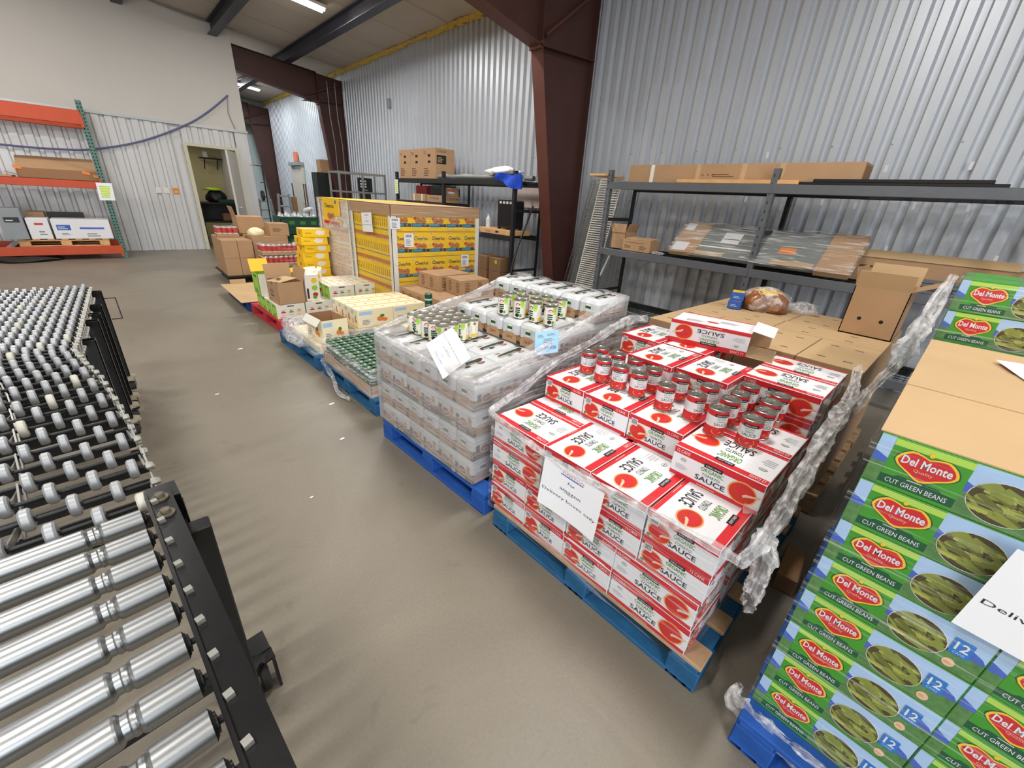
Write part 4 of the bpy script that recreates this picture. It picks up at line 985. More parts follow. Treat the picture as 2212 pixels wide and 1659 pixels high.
def bean_can():
    b = MB(); R = CR-0.0006
    b.lathe([(0.0, 0.003), (R-0.004, 0.003), (R-0.001, 0.0), (R+0.0012, 0.001), (R+0.0012, 0.004), (R, 0.005)], (0, 0, 0), 'tinrim', n=24)
    b.lathe([(R, 0.005), (R, CH-0.006)], (0, 0, 0), 'offwhite', n=24)
    b.lathe([(R, CH-0.006), (R+0.0014, CH-0.004), (R+0.0014, CH-0.001), (R-0.0005, CH), (R-0.0022, CH-0.0005), (R-0.0032, CH-0.0045), (R-0.008, CH-0.0048), (R-0.013, CH-0.0042), (0.0, CH-0.0046)], (0, 0, 0), 'tinrim', n=24, mats=['tinrim']*5+['tintop']*3)
    a = Art(); w = 2*math.pi*R
    for i in range(2):
        o = i*w/2
        a.ell(o+0.022, 0.086, 0.014, 0.009, 'red', 1, 12); a.text('S&W', o+0.013, 0.082, 0.018, 0.008, 'white', 2); a.rect(o+0.036, 0.080, o+0.062, 0.104, 'lime', 1, 3); a.rect(o+0.040, 0.066, o+0.058, 0.082, 'palelime', 1, 2)
        for k in range(3): a.rect(o+0.006, 0.060-k*0.012, o+0.036, 0.068-k*0.012, 'darkgreen' if k else 'black', 1, 3)
        a.ell(o+0.02, 0.022, 0.013, 0.012, 'black', 1, 10); a.rect(o+0.034, 0.010, o+0.048, 0.028, 'green', 1, 2)
        a.rect(o+0.07, 0.008, o+0.105, 0.03, 'gold', 1, 3); a.lines(o+0.07, 0.04, 0.034, 0.04, 6, 'inkgrey', 1); a.ell(o+0.09, 0.092, 0.01, 0.01, 'kraftdark', 1, 8)
    b.cyl_art(a, (0, 0, 0), R); return b.mesh('bean_can')
BC = bean_can()
for i in range(4):
    for j in range(5):
        c = cw(0.235+0.077*i, 0.03+0.077*j); o = inst('bean_can', BC, None, (*c, z5+0.001), math.radians(160+rnd.uniform(-70, 70)))
        tag(o, f'white bean can in the tight block, {ORD[i]} row inwards, {ORD[j]} from far end', 'can', 'tight block of white bean cans')
pos = [(0.64, 0.43), (0.66, 0.55), (0.68, 0.66), (0.70, 0.76), (0.75, 0.38), (0.76, 0.48), (0.78, 0.58), (0.80, 0.69), (0.86, 0.36), (0.87, 0.47), (0.885, 0.57), (0.90, 0.68)]
for i, p in enumerate(pos):
    c = cw(*p); o = inst('bean_can', BC, None, (*c, z5+PH+0.003), math.radians(165+rnd.uniform(-30, 30)))
    tag(o, f'loose bean can near the blue slip, {ORD[i//4]} row inwards, {ORD[i % 4]} from far end', 'can', 'loose white bean cans on the packs')
notice('notice', 0.279, 0.216, (1.15, 1.70, 0.765), (0.06, 0.25, 0.09), (-0.24, -0.06, -0.06), 'white notice lying upside down over the edge of the bean packs', costco, bend=0.02)
def slip(a, w, h):
    a.text('477-408', w*0.30, h*0.16, w*0.6, h*0.16, 'ink', 1); a.lines(w*0.35, h*0.40, w*0.5, h*0.30, 4, 'inkgrey', 1); a.lines(w*0.1, h*0.72, w*0.3, h*0.16, 3, 'inkgrey', 1); a.lines(w*0.5, h*0.78, w*0.4, h*0.12, 2, 'inkgrey', 1)
notice('paper_slip', 0.13, 0.12, (1.55, 1.375, 0.835), (0.85, -0.45, 0.1), (0.25, 0.3, 0.95), 'light blue paper slip stuck on the shrink packs of beans', slip, bend=0.01, matname='paperblue')
# ================================================================== GREEN CAN PALLET
pallet(1.10, 2.58, 2.30, 3.58, 'palletteal', 'blue pallet under the low tray of green cans', math.radians(1))
tr = MB()
tr.box((1.11, 2.62, 0.131), (2.25, 3.55, 0.135), 'kraft').box((1.11, 2.62, 0.135), (1.115, 3.55, 0.22), 'kraft').box((1.11, 2.62, 0.135), (2.25, 2.625, 0.22), 'kraft').box((1.11, 3.545, 0.135), (2.25, 3.55, 0.22), 'kraft')
tag(tr.build('cardboard_tray'), 'low kraft tray holding the small green cans', 'tray')
def green_can():
    b = MB(); R = 0.033; H = 0.095
    b.lathe([(0.0, 0.0), (R, 0.0), (R+0.001, 0.003), (R, 0.005)], (0, 0, 0), 'tinrim', n=16); b.lathe([(R, 0.005), (R, 0.04), (R, 0.055), (R, H-0.004)], (0, 0, 0), 'darkgreen', n=16, mats=['darkgreen', 'glasswhite', 'darkgreen'])
    b.lathe([(R, H-0.004), (R+0.001, H-0.002), (R-0.002, H), (R-0.005, H-0.004), (0.0, H-0.004)], (0, 0, 0), 'darkgreen', n=16, mats=['tinrim', 'tinrim', 'darkgreen', 'darkgreen'])
    a = Art(); a.ell(0.010, 0.0, 0.012, 0.009, 'glasswhite', 0, 8); a.rect(-0.022, -0.014, -0.004, -0.004, 'leaf', 0); b.plane_art(a, (0, 0, H-0.0035), (1, 0, 0), (0, 1, 0)); return b.mesh('green_can')  # white oval on the lid is a highlight painted in as colour
GC = green_can()
for l in range(2):
    for i in range(8):
        for j in range(13):
            if l == 0 and i > 0 and 0 < j < 12: continue
            o = inst('green_can', GC, None, (1.152+0.0685*i, 2.665+0.0685*j, 0.137+l*0.097), math.radians(40+rnd.uniform(-20, 20)))
            tag(o, f'small green can, {["lower", "upper"][l]} layer, {ORD[i]} row from the aisle, {ORD[j]} from the bean packs', 'can', 'small green cans in the low tray')
ZG = 0.137+2*0.097
for k in range(3):
    o = inst('green_can', GC, None, (1.92, 3.14, ZG+0.10+k*0.0955), 0.3*k); tag(o, f'green can in the little tower beside the cream boxes, {["bottom", "middle", "top"][k]}', 'can', 'tower of green cans')
bxs = MB().box((1.72, 2.98, ZG), (2.05, 3.3, ZG+0.099), 'offwhite', ch=0.003); tag(bxs.build('small_carton'), 'small carton under the little tower of green cans', 'carton')
def bundle(x, y, z, label):
    e = empty('bottle_bundle', (x, y, z)); tag(e, label, 'bottle pack', 'shrink wrapped green bottle packs')
    for i in range(2):
        for j in range(2):
            MB().lathe([(0.0, 0.0), (0.03, 0.0), (0.032, 0.01), (0.032, 0.09), (0.02, 0.115), (0.013, 0.125), (0.013, 0.14), (0.0, 0.14)], (0.066*i, 0.066*j, 0), 'darkgreen', n=14, mats=['darkgreen', 'darkgreen', 'leaf', 'darkgreen', 'glasswhite', 'glasswhite', 'glasswhite']).build('bottle', e)
    blob('x', (0.033, 0.033, 0.0), 0.085, 0.085, 0.16, 'film', 3, 0.2).build('shrink_wrap', e)
bundle(1.42, 3.05, ZG+0.002, 'shrink wrapped green bottles lying beside the open cream box')
bundle(1.36, 2.84, ZG+0.002, 'shrink wrapped pale bottles standing on the green cans')
bundle(1.68, 2.86, ZG+0.002, 'green bottle pack in front of the cream boxes')
# ================================================================== CREAM CARTONS (almond drink) PALLET
pallet(1.06, 3.66, 2.28, 4.68, 'palletteal', 'light blue pallet under the cream almond drink cartons', math.radians(2))
def cream_art(w, h):
    a = Art(); a.rect(0, 0, w, h, 'cream', 0); a.rect(w*0.04, h*0.72, w*0.4, h*0.9, 'skyblue', 1); a.ell(w*0.62, h*0.42, w*0.10, h*0.14, 'almond', 1, 12); a.ell(w*0.75, h*0.36, w*0.08, h*0.11, 'orange', 1, 12); a.ell(w*0.68, h*0.58, w*0.07, h*0.09, 'leaf', 1, 8); a.rect(w*0.1, h*0.14, w*0.4, h*0.5, 'offwhite', 1); a.lines(w*0.12, h*0.18, w*0.24, h*0.3, 4, 'kraftdark', 2); a.rect(0, 0, w, h*0.05, 'gold', 1); return a
def cream_top(w, h):
    a = Art(); a.rect(0, 0, w, h, 'cream', 0)
    for k in range(3): a.ell(w*(0.2+0.3*k), h*0.5, w*0.09, h*0.14, 'white', 1, 14); a.ell(w*(0.2+0.3*k), h*0.46, w*0.05, h*0.08, 'almond', 2, 10)
    a.rect(0, h*0.9, w, h, 'gold', 1); a.rect(0, 0, w, h*0.05, 'tan', 1); return a
def printed_box(name, w, d, h, base, fx=None, fy=None, ft=None, ch=0.002):
    b = MB(); x, y = w/2, d/2; b.box((-x, -y, 0), (x, y, h), base, ch=ch)
    if fy:
        b.plane_art(fy(w-2*ch, h-2*ch), (-x+ch, -y, ch), (1, 0, 0), (0, 0, 1)); b.plane_art(fy(w-2*ch, h-2*ch), (x-ch, y, ch), (-1, 0, 0), (0, 0, 1))
    if fx:
        b.plane_art(fx(d-2*ch, h-2*ch), (-x, y-ch, ch), (0, -1, 0), (0, 0, 1)); b.plane_art(fx(d-2*ch, h-2*ch), (x, -y+ch, ch), (0, 1, 0), (0, 0, 1))
    if ft: b.plane_art(ft(w-2*ch, d-2*ch), (-x+ch, -y+ch, h), (1, 0, 0), (0, 1, 0))
    return b.mesh(name)
CB = printed_box('cream_carton', 0.36, 0.150, 0.178, 'cream', cream_art, cream_art, cream_top)
for l in range(2):
    for r in range(2):
        for k in range(4):
            o = inst('cream_carton', CB, None, (1.50+0.18+r*0.363, 3.78+0.153*k, 0.131+l*0.18), rnd.uniform(-0.01, 0.01)); tag(o, f'cream drink carton, {["lower", "upper"][l]} layer, {["aisle", "wall"][r]} side row, {ORD[k]} from the green cans', 'carton', 'cream almond drink cartons')
ob = empty('open_carton', (1.29, 3.92, 0.20), math.radians(4)); tag(ob, 'emptied open cream carton printed with almonds in front of the full ones', 'carton')
x, y, h, t = 0.12, 0.17, 0.22, 0.003
b = MB(); b.box((-x, -y, 0), (-x+t, y, h), 'cream').box((x-t, -y, 0), (x, y, h), 'kraft').box((-x, -y, 0), (x, -y+t, h), 'cream').box((-x, y-t, 0), (x, y, h), 'kraft').box((-x, -y, 0), (x, y, t), 'kraft')
b.plane_art(cream_art(2*y, h), (-x, y, 0), (0, -1, 0), (0, 0, 1)); b.plane_art(cream_art(2*x, h), (-x, -y, 0), (1, 0, 0), (0, 0, 1))
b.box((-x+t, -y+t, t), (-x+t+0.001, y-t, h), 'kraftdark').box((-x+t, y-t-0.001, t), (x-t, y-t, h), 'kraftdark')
b.build('carton_body', ob)
MB().obox((-x-0.02, 0, h-0.02), (0.022, 0, 0.03), (0, y*0.9, 0), (0.001, 0, -0.0008), 'offwhite').build('flap', ob)
bs = MB().box((1.13, 3.70, 0.131), (1.46, 4.5, 0.198), 'cream', ch=0.003); tag(bs.build('flat_carton'), 'flat cream carton under the emptied open one', 'carton')
# ================================================================== FRUIT SNACK CARTONS ON THE RED PALLET
pallet(1.10, 5.00, 2.32, 6.02, 'palletred', 'red pallet under the green and white fruit snack cartons', math.radians(3))
pallet(1.06, 6.12, 2.28, 7.30, 'palletblue', 'blue pallet beyond the red one, half covered by a cardboard sheet')
tag(MB().box((0.98, 6.02, 0.1315), (1.9, 7.32, 0.136), 'kraftlight').box((1.10, 7.30, 0.1315), (1.3, 7.305, 0.2), 'kraftlight').build('cardboard_sheet'), 'loose tan cardboard sheet sticking out over the blue pallet', 'cardboard sheet')
def fruit_art(w, h):
    a = Art(); a.rect(0, 0, w, h, 'offwhite', 0); a.rect(w*0.38, h*0.84, w*0.62, h*0.92, 'fig', 1)
    for k, c in enumerate(('red', 'green', 'gold')):
        cx = w*(0.22+0.28*k); a.poly([(cx-w*0.08, h*0.62), (cx, h*0.5), (cx+w*0.08, h*0.66), (cx+w*0.01, h*0.58)], 'leaf', 1); a.rect(cx-w*0.08, h*0.40, cx+w*0.08, h*0.5, c, 1); a.lines(cx-w*0.08, h*0.2, w*0.16, h*0.14, 2, 'inkpale', 1)
    a.rect(w*0.08, h*0.05, w*0.3, h*0.10, 'red', 1); a.rect(w*0.45, h*0.05, w*0.75, h*0.10, 'lime', 1); return a
def fruit_end(w, h):
    a = Art(); a.rect(0, 0, w, h, 'lime', 0); a.rect(w*0.3, h*0.82, w*0.7, h*0.9, 'darkgreen', 1); a.ell(w*0.5, h*0.5, w*0.2, h*0.18, 'palelime', 1, 12); a.lines(w*0.2, h*0.1, w*0.6, h*0.2, 2, 'darkgreen', 1); return a
def fruit_top(w, h):
    a = Art(); a.rect(0, 0, w, h, 'offwhite', 0); cs = ['red', 'lime', 'gold', 'green']
    for i in range(3):
        for j in range(3): a.rect(w*(0.08+0.32*i), h*(0.1+0.3*j), w*(0.26+0.32*i), h*(0.2+0.3*j), cs[(i+2*j) % 4], 1)
    return a
FB = printed_box('fruit_carton', 0.30, 0.20, 0.158, 'offwhite', fruit_end, fruit_art, fruit_top)
FRG = 'green and white fruit snack cartons'
for i, (x, y, l, tx) in enumerate([(1.29, 5.15, 0, 'first of the aisle row'), (1.29, 5.36, 0, 'second of the aisle row'), (1.29, 5.57, 0, 'third of the aisle row'), (1.29, 5.78, 0, 'last of the aisle row'), (1.60, 5.15, 0, 'first of the second row'), (1.60, 5.36, 0, 'second of the second row'),
        (1.89, 5.16, 0, 'bottom of the near block, left'), (2.20, 5.16, 0, 'bottom of the near block, right'), (1.89, 5.16, 1, 'top of the block, near left'), (2.20, 5.16, 1, 'top of the block, near right'), (1.89, 5.37, 1, 'top of the block, second row left'), (2.20, 5.37, 1, 'top of the block, second row right'), (1.89, 5.58, 1, 'top of the block, third row left'), (2.20, 5.58, 1, 'top of the block, third row right'),
        (1.89, 5.37, 0, 'under the block, second row left'), (2.20, 5.37, 0, 'under the block, second row right'), (1.89, 5.58, 0, 'under the block, third row left'), (2.20, 5.58, 0, 'under the block, third row right')]):
    o = inst('fruit_carton', FB, None, (x, y, 0.131+l*0.16), rnd.uniform(-0.01, 0.01)); tag(o, f'fruit snack carton on the red pallet, {tx}', 'carton', FRG)
FT = printed_box('tall_fruit_carton', 0.16, 0.10, 0.30, 'offwhite', None, lambda w, h: Art().rect(0, 0, w, h, 'offwhite', 0).ell(w*0.65, h*0.78, w*0.22, w*0.2, 'gold', 1, 14).ell(w*0.65, h*0.5, w*0.22, w*0.2, 'lime', 1, 14).ell(w*0.65, h*0.24, w*0.2, w*0.16, 'red', 1, 14).ell(w*0.6, h*0.14, w*0.16, w*0.14, 'green', 2, 12).rect(w*0.05, h*0.1, w*0.2, h*0.5, 'fig', 1))
for (x, y, r, tx) in ((1.56, 5.14, 0.1, 'tall fruit snack carton standing open beside the kraft box'), (1.68, 5.38, 0.25, 'tall fruit snack carton standing behind its open neighbour')):
    e = empty('tall_fruit_carton', (x, y, 0.2905), r); tag(e, tx, 'carton', 'tall opened fruit snack cartons'); inst('carton_body', FT, e)
    MB().obox((0.0, 0.055, 0.315), (0.075, 0, 0), (0, 0.012, 0.02), (0, -0.001, 0.0006), 'offwhite').build('flap', e); MB().obox((0.085, 0.0, 0.315), (0.012, 0, 0.02), (0, 0.045, 0), (0.001, 0, -0.0006), 'offwhite').build('flap', e)
e = empty('open_kraft_box', (1.31, 5.22, 0.2905), math.radians(3)); tag(e, 'open kraft box with black arrows standing on the fruit snack cartons', 'cardboard box')
x, y, h, t = 0.14, 0.17, 0.24, 0.004
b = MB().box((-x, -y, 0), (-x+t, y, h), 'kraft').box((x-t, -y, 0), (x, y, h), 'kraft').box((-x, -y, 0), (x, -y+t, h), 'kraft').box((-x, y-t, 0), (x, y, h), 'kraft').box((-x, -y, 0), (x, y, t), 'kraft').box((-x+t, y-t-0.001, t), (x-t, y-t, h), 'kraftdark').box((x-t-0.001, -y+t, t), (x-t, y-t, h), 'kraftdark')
a = Art()
for k in (0, 1): a.poly([(0.10+0.05*k, 0.12), (0.115+0.05*k, 0.16), (0.13+0.05*k, 0.12), (0.12+0.05*k, 0.12), (0.12+0.05*k, 0.09), (0.11+0.05*k, 0.09), (0.11+0.05*k, 0.12)], 'ink', 0)
a.rect(0.09, 0.07, 0.20, 0.082, 'ink', 0); a.lines(0.04, 0.02, 0.08, 0.02, 2, 'kraftink', 0)
b.plane_art(a, (-x, y, 0), (0, -1, 0), (0, 0, 1)); b.build('box_body', e)
MB().obox((0, y+0.02, h+0.075), (x, 0, 0), (0, 0.02, 0.08), (0, 0.002, 0), 'kraft').build('flap', e); MB().obox((x+0.02, 0, h+0.06), (0.02, 0, 0.07), (0, y, 0), (0.002, 0, 0), 'kraft').build('flap', e)
f = MB().obox((-0.03, -0.02, h+0.012), (0.11, 0.05, 0.01), (-0.04, 0.09, 0.0), (0, 0, 0.002), 'kraftlight'); a = Art(); a.rect(0.08, 0.06, 0.13, 0.11, 'ink', 0); a.lines(0.05, 0.13, 0.12, 0.03, 2, 'kraftink', 0); f.plane_art(a, (-0.13, -0.15, h+0.016), (0.91, 0.41, 0.08), (-0.40, 0.91, 0)); f.build('loose_flap', e)
e = empty('open_fruit_carton', (1.20, 5.70, 0.2905)); tag(e, 'opened lime green fruit carton with yellow lid at the aisle corner', 'carton')
x, y, h, t = 0.08, 0.15, 0.26, 0.003
b = MB().box((-x, -y, 0), (-x+t, y, h), 'lime').box((x-t, -y, 0), (x, y, h), 'offwhite').box((-x, -y, 0), (x, -y+t, h), 'offwhite').box((-x, y-t, 0), (x, y, h), 'lime').box((-x, -y, 0), (x, y, t), 'offwhite'); b.plane_art(fruit_end(2*y, h), (-x, y, 0), (0, -1, 0), (0, 0, 1)); b.build('carton_body', e)
MB().obox((0.0, 0.10, h+0.07), (0.10, 0, 0), (0, 0.03, 0.07), (0, -0.002, 0.0008), 'gold').build('yellow_lid', e)
e = empty('open_fruit_carton', (1.52, 5.72, 0.1315)); tag(e, 'opened lime and yellow fruit carton behind the kraft box', 'carton')
b = MB().box((-0.15, -0.1, 0), (0.15, 0.1, 0.36), 'offwhite', ch=0.002); b.plane_art(fruit_art(0.29, 0.3), (-0.145, -0.1, 0.03), (1, 0, 0), (0, 0, 1)); b.build('carton_body', e)
MB().obox((0.06, -0.12, 0.39), (0.09, 0, 0), (0, 0.03, -0.03), (0, 0.001, 0.001), 'lime').build('flap', e); MB().obox((-0.06, -0.05, 0.40), (0.09, 0, 0), (0, 0.03, 0.05), (0, -0.001, 0.001), 'gold').build('flap', e)
# ================================================================== CEREAL PALLETS
CW, CDp, CHh = 0.2385, 0.26, 0.28
def cereal_front(w, h):
    a = Art(); a.rect(0, 0, w, h, 'yellow', 0); a.poly([(w*0.03, h*0.985), (w*0.2, h*0.985), (w*0.12, h*0.90)], 'white', 1); a.rect(w*0.07, h*0.94, w*0.15, h*0.965, 'logoblue', 2)
    a.text('Cheerios', w*0.12, h*0.68, w*0.76, h*0.16, 'ink', 1, 0.025); a.lines(w*0.2, h*0.62, w*0.6, h*0.03, 1, 'almond', 1)
    a.poly([(w*0.10, h*0.52), (w*0.22, h*0.60), (w*0.36, h*0.50), (w*0.24, h*0.40)], 'red', 1)
    for cx in (0.36, 0.66):
        a.ell(w*cx, h*0.44, w*0.17, h*0.125, 'cerealbrown', 2, 18); a.ell(w*cx, h*0.44, w*0.055, h*0.04, 'kraftdark', 3, 10)
    a.rect(0, h*0.20, w, h*0.33, 'ink', 4); a.poly([(0, h*0.19), (w*0.55, h*0.19), (w*0.62, h*0.26), (w*0.55, h*0.34), (0, h*0.34)], 'teal', 5); a.text('Can Help', w*0.08, h*0.24, w*0.42, h*0.06, 'skyblue', 6); a.text('12', w*0.72, h*0.235, w*0.1, h*0.07, 'inkpale', 6); a.rect(0, 0, w, h*0.02, 'kraftdark', 5); a.lines(w*0.1, h*0.06, w*0.5, h*0.06, 2, 'gold', 5); return a
def cereal_side(w, h):
    a = Art(); a.rect(0, 0, w, h, 'yellow', 0); a.rect(0, h*0.62, w, h*0.84, 'cerealbrown', 1); a.rect(0, h*0.02, w, h*0.05, 'teal', 1)
    n = 5
    for k in range(n):
        x = w*(k+0.5)/n; a.poly([(x-w*0.09, h*0.62), (x, h*0.72), (x+w*0.09, h*0.62)], 'yellow', 2); a.rect(x-w*0.02, h*0.16, x+w*0.02, h*0.46, 'kraftink', 2)
        a.rect(w*k/n-0.0006, 0, w*k/n+0.0006, h, 'gold', 3)
    return a
def pale_side(w, h):
    a = Art(); a.rect(0, 0, w, h, 'offwhite', 0)
    for k in range(5): a.rect(w*(k+0.15)/5, h*0.12, w*(k+0.8)/5, h*0.46, 'tan', 1); a.rect(w*(k+0.15)/5, h*0.52, w*(k+0.8)/5, h*0.84, 'tan', 1)
    a.rect(0, h*0.93, w, h*0.98, 'gold', 1); return a
CF = printed_box('cereal_case', CW, CDp, CHh, 'yellow', cereal_side, cereal_front, None)
CP = printed_box('cereal_case', CW, CDp, CHh, 'offwhite', pale_side, cereal_front, None)
for (y0, mesh, nm, lbl, ranges) in ((4.50, CF, 'yellow', 'nearer', True), (5.63, CP, 'pale wrapped', 'rear', False)):
    for zz in (0, 0.131):
        p = pallet(2.30, y0, 3.51, y0+1.06, 'palletwood', f'wooden pallet under the {lbl} cereal stack, {"upper" if zz else "lower"} of two'); p.location.z = zz
    for l in range(4):
        for k in range(5):
            for d in range(4):
                if not (d == 0 or k == 0): continue
                if not ranges and k > 0 and l < 2: continue
                o = inst('cereal_case', mesh, None, (2.31+CW/2+k*0.2395, y0+CDp/2+d*0.262, 0.263+l*0.2815)); pos_ = f'{ORD[k]} column from the aisle corner' if d == 0 else f'{ORD[d]} behind the aisle corner'
                tag(o, f'cereal case of the {lbl} stack, {LAY8[l]} layer, {pos_}', 'cereal case', f'cereal cases of the {lbl} pallet')
    cm = 'kraftlight' if ranges else 'yellow'
    z0 = 0.263+4*0.2815
    cap = MB(); X0, X1, Y0, Y1 = 2.285, 3.53, y0-0.015, y0+1.075
    cap.box((X0, Y0, z0), (X1, Y1, z0+0.006), 'kraftlight' if ranges else 'gold')
    hh = 0.115 if ranges else 0.02
    for (a, c) in (((X0, Y0), (X1, Y0+0.005)), ((X0, Y1-0.005), (X1, Y1)), ((X0, Y0), (X0+0.005, Y1)), ((X1-0.005, Y0), (X1, Y1))): cap.box((a[0], a[1], z0-hh), (c[0], c[1], z0+0.004), 'kraft' if ranges else 'gold')
    tag(cap.build('cardboard_cover'), f'{"brown cardboard" if ranges else "flat yellow"} cover on top of the {lbl} cereal stack', 'cover', 'covers on the cereal stacks')
    for i, (px, py) in enumerate(((X0+0.002, Y0+0.002), (X1-0.002, Y0+0.002), (X0+0.002, Y1-0.002))):
        sx = 1 if px < 3 else -1; sy = 1 if py < y0+0.5 else -1
        g = MB(); g.box((min(px, px+sx*0.065), min(py, py+sy*0.006), 0.14), (max(px, px+sx*0.065), max(py, py+sy*0.006), z0-hh), 'offwhite'); g.box((min(px, px+sx*0.006), min(py, py+sy*0.065), 0.14), (max(px, px+sx*0.006), max(py, py+sy*0.065), z0-hh), 'offwhite')
        if not ranges and i == 1: continue
        tag(g.build('corner_board'), f'white corner board, {["aisle near", "wall near", "aisle far"][i]} corner of the {lbl} cereal stack', 'corner board', 'corner boards of the cereal stacks')
notice('notice', 0.279, 0.216, (2.272, 5.06, 1.17), (0.0, -1, 0.06), (0.0, 0.05, 1), 'white notice taped to the side of the yellow cereal stack', costco)
def plabel(a, w, h): a.text('CODE', w*0.15, h*0.75, w*0.6, h*0.12, 'ink', 1); a.barcode(w*0.1, h*0.1, w*0.7, h*0.2, 1); a.lines(w*0.15, h*0.4, w*0.6, h*0.28, 4, 'inkgrey', 1)
def plabel(a, w, h): a.barcode(w*0.1, h*0.68, w*0.75, h*0.24, 1); a.lines(w*0.15, h*0.12, w*0.6, h*0.5, 5, 'inkgrey', 1)
for (x, y, z, ex, lb) in ((2.50, 4.482, 1.02, (1, 0, 0), 'barcode label on the front of the yellow cereal stack'), (2.335, 4.480, 1.2, (1, 0, 0), 'barcode label on the corner board of the yellow cereal stack'), (3.30, 4.482, 0.76, (1, 0, 0), 'small barcode label low on the front of the cereal stack')):
    notice('pallet_label', 0.12, 0.15 if z < 1.1 else 0.12, (x, y, z), ex, (0, 0, 1), lb, plabel, nb=1)
fp = printed_box('x', 0.02, 0.56, 0.34, 'yellow', lambda w, h: Art().rect(0, 0, w, h, 'yellow', 0).text('Cheerios', w*0.12, h*0.62, w*0.6, h*0.16, 'ink', 1, 0.025).ell(w*0.38, h*0.30, w*0.13, h*0.14, 'cerealbrown', 1, 14).ell(w*0.6, h*0.30, w*0.13, h*0.14, 'cerealbrown', 1, 14).rect(0, 0.0, w, h*0.12, 'red', 1).ell(w*0.85, h*0.86, w*0.05, h*0.07, 'logoblue', 1, 12))
tag(inst('cereal_box', fp, None, (2.285, 6.20, 1.06)), 'big yellow cereal panel on the side of the rear cereal stack', 'cereal box')
# ---- kraft cartons in front of the cereal
def inked(b, x, y, h):
    a = Art()
    for k in range(2): a.lines(0.06+0.16*k, 0.03, 0.07, h*0.7, 7, 'kraftink', 0)
    b.plane_art(a, (-x, -y, 0), (1, 0, 0), (0, 0, 1)); b.plane_art(a, (-x, y, 0), (0, -1, 0), (0, 0, 1))
    t = Art()
    for k in range(4): t.rect(0.02, 0.04+0.07*k, 2*x-0.03, 0.046+0.07*k, 'kraftink', 0)
    b.plane_art(t, (-x, -y, h), (1, 0, 0), (0, 1, 0))
pallet(2.24, 3.28, 3.30, 4.34, 'palletwood', 'wooden pallet under the kraft cartons in front of the cereal')
KG = 'kraft cartons in front of the cereal'
for l in range(2):
    for i in range(2):
        for j in range(3):
            o = kraft_box(0.50, 0.335, 0.207, False, 'kraft', 'kraft', inked).build('kraft_carton', None, (2.51+0.505*i, 3.47+0.338*j, 0.131+l*0.21)); tag(o, f'kraft carton before the cereal, {["lower", "upper"][l]} layer, {["aisle", "wall"][i]} side, {ORD[j]} inwards', 'cardboard box', KG)
o = kraft_box(0.46, 0.36, 0.165, False, 'kraft', 'kraft', inked).build('kraft_carton', None, (2.70, 4.06, 0.551), 0.06); tag(o, 'loose kraft carton on top, close to the cereal', 'cardboard box', KG)
o = kraft_box(0.36, 0.30, 0.165, False, 'kraft', 'kraft', inked).build('kraft_carton', None, (2.73, 3.66, 0.551), -0.08); tag(o, 'loose kraft carton on top, close to the bean packs', 'cardboard box', KG)
# ---- stack of small yellow cereal cartons
YB = printed_box('yellow_carton', 0.36, 0.28, 0.104, 'yellow', lambda w, h: Art().rect(0, 0, w, h, 'yellow', 0).ell(w*0.5, h*0.5, w*0.12, h*0.3, 'cerealbrown', 1, 10), lambda w, h: Art().rect(0, 0, w, h, 'yellow', 0).text('Cheerios', w*0.1, h*0.42, w*0.22, h*0.2, 'ink', 1).poly([(w*0.45, h*0.5), (w*0.55, h*0.9), (w*0.85, h*0.8), (w*0.8, h*0.3), (w*0.6, h*0.2)], 'offwhite', 1), lambda w, h: Art().rect(w*0.15, h*0.2, w*0.85, h*0.8, 'tan', 0))
for k in range(8):
    o = inst('yellow_carton', YB, None, (2.08+rnd.uniform(-0.02, 0.02), 6.50+rnd.uniform(-0.02, 0.02), 0.137+k*0.106), rnd.uniform(-0.08, 0.08)); tag(o, f'flat yellow cereal carton in the leaning tower, {LAY8[k]} from below', 'carton', 'tower of flat yellow cereal cartons')
